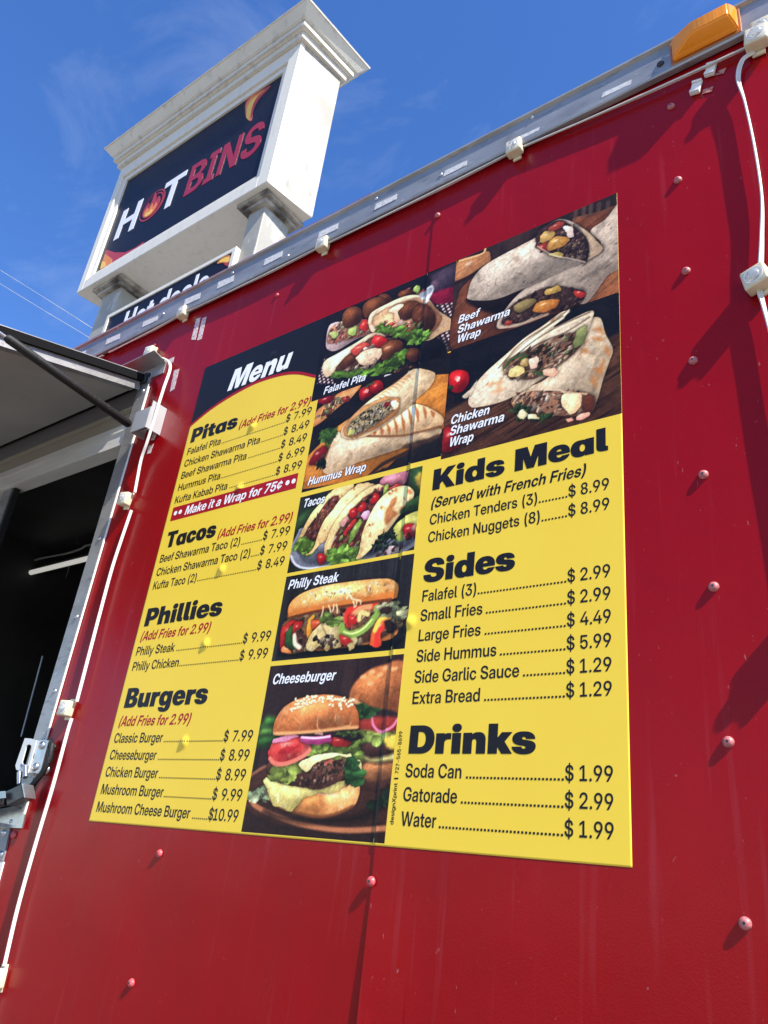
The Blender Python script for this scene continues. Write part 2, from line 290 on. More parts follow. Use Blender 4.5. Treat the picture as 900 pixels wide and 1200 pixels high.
  'y': (553, '66,-209 66,-106 128,-106 ~145,-106 ~168,-94 ~186,-69 193,-48 213,3 9,528 143,528 240,253 ~255,209 ~282,122 295,78 260,78 ~273,122 ~300,209 315,253 412,528 544,528 308,-87 ~292,-128 ~247,-182 ~187,-209 148,-209 ~128,-209 ~86,-209'),
 },
 'B': {
  ' ': (275, ''),
  '(': (400, '104,296 ~104,384 ~133,565 ~186,726 220,783 366,783 ~335,713 ~285,549 ~257,377 257,296 ~257,224 ~282,84 ~331,-63 366,-147 220,-147 ~163,-50 ~104,176'),
  ')': (400, '34,-147 ~70,-63 ~118,84 ~143,224 143,296 ~143,377 ~115,549 ~66,713 34,783 180,783 ~215,726 ~267,565 ~296,384 296,296 ~296,176 ~237,-50 180,-147'),
  '.': (275, '139,-9 ~103,-9 ~52,42 52,78 ~52,114 ~103,164 139,164 ~175,164 ~225,114 225,78 ~225,42 ~175,-9'),
  '2': (660, '63,0 63,116 337,349 ~369,377 ~420,427 ~450,482 450,516 ~450,551 ~421,602 ~368,630 332,630 ~293,630 ~237,596 ~206,532 206,488 60,488 ~60,569 ~127,690 ~249,757 332,757 ~410,757 ~529,700 ~598,595 598,524 ~598,472 ~558,386 ~485,306 433,262 279,128 279,127 601,127 601,0'),
  '5': (660, '330,-11 ~250,-11 ~127,49 ~54,157 50,230 200,230 ~202,196 ~236,142 ~294,111 330,111 ~368,111 ~425,146 ~458,208 458,248 ~458,288 ~426,350 ~370,385 333,385 ~285,385 ~217,344 205,308 60,308 83,745 564,745 564,617 223,617 210,446 211,446 ~239,475 ~315,504 361,504 ~411,504 ~501,466 ~569,398 ~608,305 608,251 ~608,175 ~539,56 ~413,-11'),
  '7': (660, '120,0 431,612 431,613 69,613 69,745 591,745 591,615 281,0'),
  '9': (660, '326,756 ~409,756 ~535,690 ~607,574 607,499 ~607,439 ~555,321 505,249 333,0 163,0 400,337 431,337 ~421,321 ~389,285 ~336,260 295,260 ~223,260 ~114,320 ~53,428 53,501 ~53,576 ~123,691 ~246,756/330,633 ~294,633 ~236,598 ~202,538 202,501 ~202,463 ~236,404 ~294,370 330,370 ~367,370 ~424,404 ~458,463 458,501 ~458,538 ~424,598 ~367,633'),
  'A': (735, '4,0 265,745 471,745 731,0 555,0 441,356 ~418,429 ~373,584 346,680 390,680 ~363,584 ~317,429 294,356 176,0/172,158 172,285 563,285 563,158'),
  'B': (661, '54,0 54,745 355,745 ~436,745 ~548,697 ~606,611 606,554 ~606,511 ~573,444 ~513,400 472,390 472,389 ~518,385 ~591,340 ~634,263 634,210 ~634,148 ~574,53 ~457,0 373,0/210,124 350,124 ~407,124 ~471,174 471,220 ~471,250 ~443,294 ~390,318 352,318 210,318/210,437 342,437 ~375,437 ~422,459 ~448,501 448,529 ~448,571 ~391,621 342,621 210,621'),
  'C': (744, '385,-12 ~283,-12 ~122,81 ~30,253 30,372 ~30,492 ~122,664 ~283,757 385,757 ~451,757 ~564,718 ~651,645 ~706,544 715,481 554,481 ~548,513 ~519,564 ~475,599 ~420,617 387,617 ~325,617 ~237,557 ~190,447 190,372 ~190,297 ~237,188 ~325,128 387,128 ~420,128 ~475,146 ~518,181 ~548,231 554,263 715,263 ~706,201 ~651,99 ~564,27 ~451,-12'),
  'F': (598, '54,0 54,745 576,745 576,609 213,609 213,431 552,431 552,299 213,299 213,0'),
  'H': (736, '54,0 54,745 213,745 213,448 523,448 523,745 682,745 682,0 523,0 523,312 213,312 213,0'),
  'I': (405, '31,0 31,128 123,128 123,617 31,617 31,745 374,745 374,617 282,617 282,128 374,128 374,0'),
  'M': (918, '54,0 54,745 287,745 404,409 ~412,385 ~433,315 ~455,238 ~474,168 480,145 440,145 ~446,168 ~465,238 ~487,315 ~508,385 515,409 631,745 864,745 864,0 708,0 708,348 ~708,373 ~710,443 ~712,523 ~714,605 715,642 733,642 ~722,602 ~698,518 ~674,438 ~654,371 646,348 524,0 395,0 271,348 ~264,371 ~243,438 ~219,518 ~193,602 181,642 204,642 ~204,605 ~206,523 ~209,443 ~210,373 210,348 210,0'),
  'N': (744, '54,0 54,745 221,745 455,372 ~466,355 ~500,295 ~538,227 555,196 537,154 ~535,189 ~532,279 ~531,362 531,385 531,745 690,745 690,0 523,0 310,338 ~297,360 ~255,430 ~205,519 178,568 206,585 ~209,531 ~212,434 ~213,360 213,339 213,0'),
  'P': (648, '54,0 54,745 350,745 ~434,745 ~558,685 ~624,575 624,499 ~624,424 ~557,313 ~433,253 348,253 143,253 143,386 340,386 ~380,386 ~437,414 ~469,465 469,499 ~469,534 ~437,584 ~380,612 340,612 213,612 213,0'),
  'S': (671, '339,-12 ~243,-12 ~107,49 ~35,164 35,245 188,245 ~189,205 ~226,148 ~293,118 340,118 ~382,118 ~444,141 ~479,183 479,211 ~479,234 ~452,269 ~393,295 346,305 268,322 ~158,345 ~49,449 49,529 ~49,598 ~121,700 ~249,757 334,757 ~421,757 ~547,699 ~616,591 619,516 470,516 ~466,568 ~394,627 335,627 ~298,627 ~241,604 ~208,564 208,537 ~208,515 ~234,482 ~290,458 335,448 406,433 ~466,420 ~553,383 ~609,331 ~636,264 636,221 ~636,149 ~565,44 ~431,-12'),
  'T': (652, '22,609 22,745 630,745 630,609 406,609 406,0 247,0 247,609'),
  'W': (1025, '204,0 4,745 174,745 259,383 ~270,336 ~288,242 ~306,148 315,101 282,101 ~291,148 ~310,242 ~331,336 342,383 432,745 593,745 682,383 ~693,336 ~714,242 ~733,148 742,101 709,101 ~718,148 ~736,242 ~755,336 765,383 850,745 1020,745 820,0 643,0 539,401 ~528,445 ~506,554 490,624 534,624 ~518,554 ~496,445 485,401 381,0'),
  'a': (569, '213,-9 ~160,-9 ~78,26 ~31,96 31,148 ~31,193 ~64,253 ~121,290 ~196,309 237,313 ~285,317 ~342,326 ~367,343 367,360 367,363 ~367,382 ~347,411 ~310,427 284,427 ~257,427 ~217,410 ~194,380 192,360 49,360 ~52,415 ~110,495 ~215,539 288,539 ~343,539 ~429,514 ~487,467 ~518,400 518,358 518,0 369,0 369,74 367,74 ~353,48 ~311,11 ~253,-9/256,95 ~290,95 ~341,121 ~368,164 368,192 368,244 ~362,241 ~341,235 ~314,229 ~282,224 265,221 ~240,217 ~200,201 ~177,174 177,153 ~177,135 ~196,109 ~232,95'),
  'b': (615, '358,-11 ~323,-11 ~264,9 ~217,50 202,81 201,81 201,0 51,0 51,745 203,745 203,455 204,455 ~221,484 ~267,521 ~325,539 359,539 ~427,539 ~529,470 ~586,346 586,265 ~586,182 ~530,58 ~427,-11/318,112 ~353,112 ~404,148 ~432,216 432,265 ~432,313 ~404,380 ~353,416 318,416 ~281,416 ~227,379 ~196,311 196,265 ~196,219 ~227,150 ~281,112'),
  'c': (571, '295,-12 ~215,-12 ~95,58 ~28,182 28,264 ~28,345 ~95,470 ~215,540 295,540 ~348,540 ~436,509 ~502,452 ~542,375 545,329 398,329 ~395,349 ~379,381 ~354,405 ~319,417 297,417 ~261,417 ~210,380 ~182,311 182,264 ~182,217 ~210,148 ~261,111 297,111 ~319,111 ~353,123 ~378,147 ~394,180 397,201 545,201 ~543,154 ~505,77 ~438,20 ~348,-12'),
  'd': (615, '257,-11 ~188,-11 ~85,58 ~28,182 28,265 ~28,346 ~86,470 ~189,539 256,539 ~290,539 ~348,521 ~394,484 410,455 411,455 411,745 563,745 563,0 413,0 413,81 412,81 ~398,50 ~351,9 ~292,-11/297,112 ~333,112 ~388,150 ~418,219 418,265 ~418,311 ~388,379 ~333,416 297,416 ~262,416 ~210,380 ~182,313 182,265 ~182,216 ~210,148 ~262,112'),
  'e': (577, '294,-12 ~214,-12 ~94,59 ~28,184 28,264 ~28,344 ~95,469 ~213,540 289,540 ~348,540 ~444,500 ~513,427 ~551,327 551,267 551,226 82,226 82,322 478,322 409,300 ~409,338 ~381,395 ~329,425 293,425 ~257,425 ~205,395 ~177,338 177,300 177,233 ~177,193 ~205,134 ~260,101 299,101 ~327,101 ~371,117 ~400,147 407,166 546,166 ~536,114 ~465,34 ~359,-12'),
  'f': (385, '365,528 365,409 9,409 9,528/105,0 105,595 ~105,645 ~143,711 ~221,745 279,745 ~306,745 ~355,745 365,745 365,626 ~358,626 ~326,626 314,626 ~283,626 ~257,600 257,569 257,0'),
  'g': (615, '303,-216 ~227,-216 ~121,-173 ~62,-95 54,-44 201,-44 ~206,-63 ~234,-90 ~276,-105 303,-105 ~356,-105 ~412,-47 412,9 412,90 412,90 ~397,59 ~350,19 ~292,1 257,1 ~188,1 ~85,69 ~28,190 28,268 ~28,348 ~86,470 ~189,539 256,539 ~290,539 ~348,520 ~396,481 412,452 413,452 413,528 563,528 563,22 ~563,-62 ~498,-167 ~381,-216/297,122 ~333,122 ~388,158 ~418,226 418,270 ~418,316 ~388,382 ~333,419 297,419 ~262,419 ~210,384 ~182,318 182,270 ~182,223 ~210,157 ~262,122'),
  'h': (603, '203,292 203,0 51,0 51,745 203,745 203,390 176,390 ~201,460 ~294,539 367,539 ~423,539 ~506,490 ~551,397 551,331 551,0 399,0 399,302 ~399,354 ~350,408 304,408 ~274,408 ~229,383 ~203,332'),
  'i': (255, '51,0 51,528 203,528 203,0/127,591 ~90,591 ~41,637 41,672 ~41,706 ~90,752 127,752 ~164,752 ~213,706 213,671 ~213,637 ~164,591'),
  'k': (567, '189,149 189,329 205,329 385,528 563,528 325,261 289,261/51,0 51,745 203,745 203,0/396,0 233,227 334,334 574,0'),
  'l': (283, '225,0 ~133,0 ~51,67 51,145 51,745 203,745 203,160 ~203,136 ~224,116 248,116 ~252,116 ~264,116 269,116 269,0 ~258,0 ~236,0'),
  'm': (909, '51,0 51,528 198,528 198,408 189,408 ~203,453 ~254,511 ~321,539 358,539 ~419,539 ~508,470 517,408 502,408 ~512,449 ~563,508 ~637,539 680,539 ~731,539 ~811,495 ~857,410 857,350 857,0 705,0 705,321 ~705,367 ~655,414 618,414 ~590,414 ~550,389 ~527,346 527,317 527,0 381,0 381,325 ~381,365 ~333,414 295,414 ~270,414 ~228,390 ~203,344 203,311 203,0'),
  'n': (603, '203,292 203,0 51,0 51,528 201,528 201,390 176,390 ~201,460 ~294,539 367,539 ~423,539 ~506,490 ~551,397 551,331 551,0 399,0 399,302 ~399,354 ~350,408 304,408 ~274,408 ~229,383 ~203,332'),
  'o': (597, '299,-12 ~218,-12 ~96,57 ~28,181 28,264 ~28,347 ~96,471 ~218,540 299,540 ~379,540 ~501,471 ~569,347 569,264 ~569,181 ~501,57 ~379,-12/299,111 ~333,111 ~386,147 ~415,216 415,264 ~415,312 ~386,380 ~333,417 299,417 ~264,417 ~211,381 ~182,312 182,264 ~182,216 ~211,147 ~264,111'),
  'p': (615, '51,-209 51,528 201,528 201,457 203,457 ~219,484 ~266,521 ~325,539 359,539 ~427,539 ~529,470 ~586,346 586,265 ~586,182 ~530,58 ~427,-11 358,-11 ~323,-11 ~265,9 ~220,49 205,79 203,79 203,-209/318,112 ~353,112 ~404,148 ~432,216 432,265 ~432,313 ~404,380 ~353,416 318,416 ~281,416 ~227,379 ~196,311 196,265 ~196,219 ~227,150 ~281,112'),
  'r': (386, '51,0 51,528 198,528 198,437 200,437 ~214,486 ~276,531 328,531 ~342,531 ~364,530 373,530 373,401 ~364,402 ~327,404 308,404 ~278,404 ~231,376 ~203,322 203,283 203,0'),
  's': (536, '273,-13 ~204,-13 ~96,30 ~31,110 26,166 176,166 ~180,133 ~229,95 271,95 ~311,95 ~356,125 356,149 ~356,169 ~321,194 289,200 195,218 ~118,232 ~38,310 38,372 ~38,422 ~93,498 ~195,539 265,539 ~334,539 ~437,495 ~496,415 497,360 356,360 ~356,391 ~307,432 269,432 ~232,432 ~190,401 190,378 ~190,358 ~223,333 253,327 354,307 ~434,292 ~510,221 510,163 ~510,110 ~450,31 ~343,-13'),
  't': (382, '360,528 360,409 9,409 9,528/100,672 252,672 252,166 ~252,140 ~274,119 303,119 ~316,119 ~351,119 360,119 360,0 ~347,0 ~298,0 272,0 ~183,0 ~100,69 100,142'),
  'u': (603, '236,-11 ~180,-11 ~97,38 ~51,131 51,197 51,528 203,528 203,226 ~203,174 ~253,120 298,120 ~328,120 ~374,145 ~399,196 399,236 399,528 551,528 551,0 401,0 401,138 427,138 ~401,68 ~309,-11'),
  'v': (571, '200,0 5,528 165,528 250,271 ~265,223 ~292,129 306,81 270,81 ~283,129 ~310,223 324,271 408,528 566,528 370,0'),
  'w': (844, '168,0 5,528 165,528 212,347 ~226,290 ~252,168 266,109 245,109 ~260,168 ~289,290 304,347 354,528 490,528 539,347 ~554,290 ~583,168 598,109 577,109 ~590,168 ~616,290 630,347 677,528 839,528 676,0 518,0 458,207 ~449,238 ~432,301 ~416,366 408,397 436,397 ~428,366 ~411,301 ~395,238 386,207 324,0'),
  'y': (571, '65,-209 65,-89 133,-89 ~151,-89 ~173,-78 ~188,-54 195,-34 208,2 5,528 165,528 251,271 ~266,224 ~294,129 308,81 265,81 ~278,129 ~305,224 321,271 408,528 566,528 334,-80 ~317,-125 ~271,-182 ~208,-209 166,-209 ~141,-209 ~90,-209'),
  '¢': (571, '266,0 266,745 326,745 326,0/295,96 ~215,96 ~95,166 ~28,290 28,372 ~28,454 ~95,578 ~215,648 295,648 ~348,648 ~436,617 ~502,561 ~542,484 545,437 398,437 ~395,457 ~379,489 ~354,513 ~319,526 297,526 ~261,526 ~210,488 ~182,419 182,372 ~182,325 ~210,256 ~261,219 297,219 ~319,219 ~353,232 ~378,255 ~394,288 397,309 545,309 ~543,263 ~505,185 ~438,128 ~348,96'),
 },
 'K': {
  ' ': (275, ''),
  'B': (666, '40,0 40,745 363,745 ~448,745 ~564,697 ~623,614 623,559 ~623,516 ~587,446 ~522,401 479,392 479,392 ~527,390 ~604,344 ~648,264 648,211 ~648,150 ~587,54 ~472,0 391,0/242,156 352,156 ~390,156 ~435,196 435,230 ~435,252 ~414,285 ~378,303 352,303 242,303/242,450 340,450 ~362,450 ~396,467 ~415,498 415,520 ~415,551 ~374,589 340,589 242,589'),
  'D': (728, '331,0 127,0 127,172 321,172 ~382,172 ~460,216 ~498,304 498,372 ~498,440 ~459,530 ~378,573 315,573 124,573 124,745 328,745 ~443,745 ~614,653 ~708,486 708,372 ~708,259 ~615,92 ~446,0/248,745 248,0 40,0 40,745'),
  'H': (744, '40,0 40,745 248,745 248,466 496,466 496,745 704,745 704,0 496,0 496,290 248,290 248,0'),
  'K': (746, '194,106 194,359 ~218,392 ~269,456 ~319,521 344,554 492,745 732,745 421,362 402,362/40,0 40,745 248,745 248,585 248,370 248,272 248,0/508,0 329,300 453,456 746,0'),
  'M': (947, '40,0 40,745 351,745 418,512 ~426,482 ~450,396 ~474,300 ~494,214 501,184 448,184 ~454,214 ~474,300 ~498,396 ~521,482 530,512 596,745 907,745 907,0 703,0 703,288 ~703,314 ~706,394 ~708,490 ~711,589 711,632 734,632 ~724,589 ~699,492 ~674,396 ~652,315 644,288 558,0 390,0 302,288 ~294,315 ~271,396 ~246,492 ~220,589 210,632 236,632 ~236,589 ~238,490 ~242,394 ~244,314 244,288 244,0'),
  'P': (664, '40,0 40,745 356,745 ~446,745 ~576,682 ~646,565 646,485 ~646,406 ~576,288 ~446,225 356,225 160,225 160,396 341,396 ~372,396 ~418,418 ~443,458 443,485 ~443,512 ~418,552 ~372,574 341,574 248,574 248,0'),
  'S': (702, '352,-12 ~249,-12 ~106,48 ~32,164 32,248 228,248 ~230,218 ~262,175 ~317,152 354,152 ~388,152 ~436,168 ~464,198 464,218 ~464,236 ~438,262 ~384,282 342,290 268,304 ~160,325 ~46,436 46,519 ~46,590 ~123,697 ~260,757 350,757 ~444,757 ~578,698 ~652,587 654,509 463,509 ~460,548 ~401,593 354,593 ~326,593 ~280,576 ~255,548 255,529 ~255,511 ~278,486 ~328,468 366,460 426,450 ~490,438 ~582,400 ~642,348 ~670,278 670,233 ~670,155 ~595,46 ~453,-12'),
  'T': (672, '20,569 20,745 652,745 652,569 440,569 440,0 232,0 232,569'),
  'a': (640, '251,-12 ~182,-12 ~80,56 ~23,181 23,265 ~23,346 ~81,470 ~183,528 249,528 ~284,528 ~338,522 ~380,487 396,459 397,459 397,528 597,528 597,0 399,0 399,82 398,82 ~386,51 ~344,9 ~286,-12/310,145 ~338,145 ~380,174 ~404,228 404,265 ~404,302 ~380,354 ~338,384 310,384 ~284,384 ~245,354 ~225,302 225,265 ~225,228 ~245,174 ~284,145'),
  'c': (597, '305,-12 ~220,-12 ~94,57 ~23,182 23,264 ~23,346 ~94,471 ~220,540 305,540 ~363,540 ~460,506 ~532,445 ~573,360 575,309 384,309 ~382,326 ~371,354 ~352,374 ~325,385 309,385 ~282,385 ~245,356 ~225,302 225,264 ~225,226 ~245,172 ~283,143 309,143 ~325,143 ~352,154 ~371,174 ~382,203 384,221 575,221 ~575,170 ~536,84 ~464,22 ~364,-12'),
  'd': (640, '251,-12 ~182,-12 ~80,56 ~23,181 23,265 ~23,346 ~81,470 ~183,540 249,540 ~284,540 ~338,522 ~380,487 396,459 397,459 397,745 597,745 597,0 399,0 399,82 398,82 ~386,51 ~344,9 ~286,-12/310,145 ~338,145 ~380,174 ~404,228 404,265 ~404,302 ~380,354 ~338,384 310,384 ~284,384 ~245,354 ~225,302 225,265 ~225,228 ~245,174 ~284,145'),
  'e': (597, '304,-12 ~222,-12 ~94,58 ~23,184 23,264 ~23,345 ~94,470 ~218,540 300,540 ~360,540 ~462,500 ~536,428 ~576,329 576,270 576,216 82,216 82,328 485,328 393,308 ~393,336 ~372,376 ~333,397 305,397 ~278,397 ~238,376 ~217,336 217,308 217,220 ~217,191 ~240,149 ~282,127 312,127 ~333,127 ~368,138 ~392,158 397,172 574,172 ~564,118 ~488,36 ~373,-12'),
  'g': (640, '316,-216 ~228,-216 ~116,-168 ~58,-86 49,-36 238,-36 ~242,-48 ~262,-68 ~294,-79 316,-79 ~358,-79 ~398,-32 398,16 398,98 398,98 ~386,66 ~343,26 ~286,8 251,8 ~182,8 ~80,76 ~23,195 23,271 ~23,349 ~81,470 ~183,540 249,540 ~284,540 ~338,520 ~382,484 398,457 398,457 398,528 597,528 597,38 ~597,-50 ~531,-162 ~406,-216/310,161 ~338,161 ~380,189 ~404,240 404,275 ~404,310 ~380,360 ~338,388 310,388 ~284,388 ~245,360 ~225,310 225,275 ~225,240 ~245,189 ~284,161'),
  'h': (633, '243,280 243,0 43,0 43,745 243,745 243,382 214,382 ~239,452 ~332,540 412,540 ~471,540 ~550,490 ~590,396 590,333 590,0 390,0 390,288 ~390,328 ~352,371 316,371 ~293,371 ~260,351 ~243,310'),
  'i': (286, '43,0 43,528 243,528 243,0/251,659 ~251,614 219,582 ~187,550 142,550 ~98,550 66,582 ~34,614 34,659 ~34,704 66,736 ~98,768 142,768 ~187,768 219,736 ~251,704'),
  'k': (601, '222,120 222,356 245,356 379,528 605,528 381,249 325,249/43,0 43,745 243,745 243,0/384,0 258,205 387,345 611,0'),
  'l': (317, '244,0 ~139,0 ~43,76 43,163 43,745 243,745 243,182 ~243,165 ~262,147 280,147 ~286,147 ~297,147 302,147 302,0 ~288,0 ~258,0'),
  'n': (633, '243,280 243,0 43,0 43,528 240,528 240,382 214,382 ~239,452 ~332,540 412,540 ~471,540 ~550,490 ~590,396 590,333 590,0 390,0 390,288 ~390,328 ~352,371 316,371 ~293,371 ~260,351 ~243,310'),
  'o': (622, '311,-12 ~226,-12 ~96,56 ~23,180 23,264 ~23,348 ~96,472 ~226,540 311,540 ~397,540 ~526,472 ~599,348 599,264 ~599,180 ~526,56 ~397,-12/311,144 ~335,144 ~374,171 ~397,224 397,264 ~397,304 ~374,357 ~335,384 311,384 ~288,384 ~248,357 ~225,304 225,264 ~225,224 ~248,171 ~288,144'),
  'r': (426, '43,0 43,528 237,528 237,432 238,432 ~252,486 ~314,528 368,528 ~382,528 ~406,528 418,528 418,368 ~408,368 ~364,368 345,368 ~314,368 ~268,340 ~243,288 243,253 243,0'),
  's': (572, '292,-14 ~214,-14 ~94,33 ~24,117 18,172 215,172 ~218,149 ~257,120 289,120 ~318,120 ~351,138 351,154 ~351,166 ~322,184 292,188 193,204 ~114,218 ~30,298 30,362 ~30,416 ~90,496 ~202,538 281,538 ~361,538 ~476,493 ~538,410 540,352 358,352 ~358,376 ~318,406 289,406 ~260,406 ~229,387 229,372 ~229,360 ~254,342 278,338 391,320 ~474,306 ~554,236 554,176 ~554,120 ~489,35 ~371,-14'),
  't': (428, '408,528 408,376 10,376 10,528/99,672 299,672 299,193 ~299,170 ~318,152 345,152 ~358,152 ~400,152 408,152 408,0 ~394,0 ~332,0 298,0 ~194,0 ~99,76 99,158'),
  'u': (633, '221,-12 ~162,-12 ~83,38 ~43,132 43,195 43,528 243,528 243,240 ~243,200 ~282,157 316,157 ~340,157 ~373,177 ~390,218 390,248 390,528 590,528 590,0 392,0 392,146 418,146 ~394,76 ~302,-12'),
 },
}
_font_cache = {}
def _contour(txt):
    pts = []
    for t in txt.split():
        on = t[0] != '~'; x, y = (t if on else t[1:]).split(','); pts.append((float(x), float(y), on))
    full = []                                     # implied on-curve points
    for i, p in enumerate(pts):
        q = pts[(i + 1) % len(pts)]; full.append(p)
        if not p[2] and not q[2]: full.append(((p[0] + q[0]) / 2, (p[1] + q[1]) / 2, True))
    k = next(i for i, p in enumerate(full) if p[2]); full = full[k:] + full[:k]
    out = []; i = 0; n = len(full)
    while i < n:
        p = full[i]; q = full[(i + 1) % n]; out.append((p[0], p[1]))
        if not q[2]:
            r = full[(i + 2) % n]
            for t in (0.25, 0.5, 0.75):
                out.append(((1 - t) ** 2 * p[0] + 2 * t * (1 - t) * q[0] + t * t * r[0], (1 - t) ** 2 * p[1] + 2 * t * (1 - t) * q[1] + t * t * r[1]))
            i += 2
        else: i += 1
    return out
from mathutils.geometry import delaunay_2d_cdt
_glyph_cache = {}
def _glyph(font, ch):
    """one letter, filled where its contours wind round it, split finely enough to follow the vinyl"""
    k = (font, ch)
    if k in _glyph_cache: return _glyph_cache[k]
    adv, s = OUTLINES[font][ch]; C = []
    for c in s.split('/'):
        P = []
        for q in _contour(c):
            if not P or (abs(q[0] - P[-1][0]) + abs(q[1] - P[-1][1])) > 0.6: P.append(q)
        if (abs(P[0][0] - P[-1][0]) + abs(P[0][1] - P[-1][1])) < 0.6: P.pop()
        C.append(P)
    pts = []; ed = []
    for P in C:
        n = len(pts); pts += P; ed += [(n + a, n + (a + 1) % len(P)) for a in range(len(P))]
    A = np.array(pts); lo, hi = A.min(0), A.max(0); st = 110.0
    for gx in np.arange(lo[0] + st / 2, hi[0], st):
        for gy in np.arange(lo[1] + st / 2, hi[1], st): pts.append((gx + 0.37, gy + 0.21))
    r = delaunay_2d_cdt([Vector(q) for q in pts], ed, [], 0, 0.01)
    V = np.array([v[:] for v in r[0]]); F = np.array([f for f in r[2] if len(f) == 3])
    cen = V[F].mean(1); wind = np.zeros(len(F), int)
    for P in C:
        for (ax, ay), (bx, by) in zip(P, P[1:] + P[:1]):
            cr_ = (bx - ax) * (cen[:, 1] - ay) - (by - ay) * (cen[:, 0] - ax)
            wind += ((ay <= cen[:, 1]) & (by > cen[:, 1]) & (cr_ > 0)).astype(int) - ((ay > cen[:, 1]) & (by <= cen[:, 1]) & (cr_ < 0)).astype(int)
    F = F[wind != 0]; used = np.unique(F); mp_ = -np.ones(len(V), int); mp_[used] = np.arange(len(used))
    _glyph_cache[k] = (V[used], mp_[F], adv)
    return _glyph_cache[k]
def glyphs(body, font='M', track=0.0, space=0.26):
    """flat filled outlines of a line of lettering: vertices (x, y, 0) and faces; capital height is _cap"""
    key = (body, font, track, space)
    if key in _font_cache: return _font_cache[key]
    x = 0.0; VV = []; FF = []; n = 0
    for ch in body:
        if ch == ' ': x += space * 1024; continue
        V, F, adv = _glyph(font, ch)
        VV.append(np.stack([V[:, 0] + x, V[:, 1], np.zeros(len(V))], 1)); FF += [tuple(int(i) + n for i in f) for f in F]; n += len(V)
        x += adv + track * 1024
    _font_cache[key] = (np.vstack(VV), FF)
    return _font_cache[key]
_cap = 745.0

# ------------------------------------------------------------------ trailer side: where things are (metres)
MX0, MZ0, MW, MH = -1.629, 1.561, 1.219, 1.222      # printed menu: left, bottom, width, height
def seam_x(z): return -0.832 - 0.0195 * (z - 1.5)    # where the right wall sheet overlaps the left one
def sheet_h(x, z):
    """how far the right sheet stands off the left one: it bulges along its free edge"""
    d = np.maximum(x - seam_x(z), 0.0)
    b = 0.0004 + 0.0006 * np.sin((z - 1.51) * math.pi / 0.205) ** 2 * (z > 1.5) + np.clip(1.50 - z, 0, 0.4) * 0.022
    return 0.0019 + b * np.exp(-d / 0.05)
SCREW_Z = (0.68, 0.88, 1.085, 1.29, 1.511, 1.72, 1.935, 2.117, 2.331, 2.524, 2.748, 2.955)
BUMPS = [(-1.3645, z, 1.0) for z in (1.728, 1.941, 2.118, 2.333, 2.509)] + [(-1.344, 2.723, 0.8)] + \
        [(-0.809, 1.935, 1.0), (-0.826, 2.12, 0.3), (-0.828, 2.33, 0.3), (-0.835, 2.524, 0.3), (-0.838, 2.735, 0.3)]
def vinyl_h(x, z):
    sx = seam_x(z)
    t = np.clip((x - sx + 0.006) / 0.007, 0, 1); t = t * t * (3 - 2 * t)
    h = 0.0006 + t * sheet_h(x, z)
    h = h + 0.0006 * np.exp(-((x - sx) / 0.0026) ** 2)
    for (bx, bz, s) in BUMPS:
        r2 = ((x - bx) ** 2 + (z - bz) ** 2)
        h = h + s * 0.0046 * np.exp(-(r2 / 0.0102 ** 2) ** 1.3)
    return h

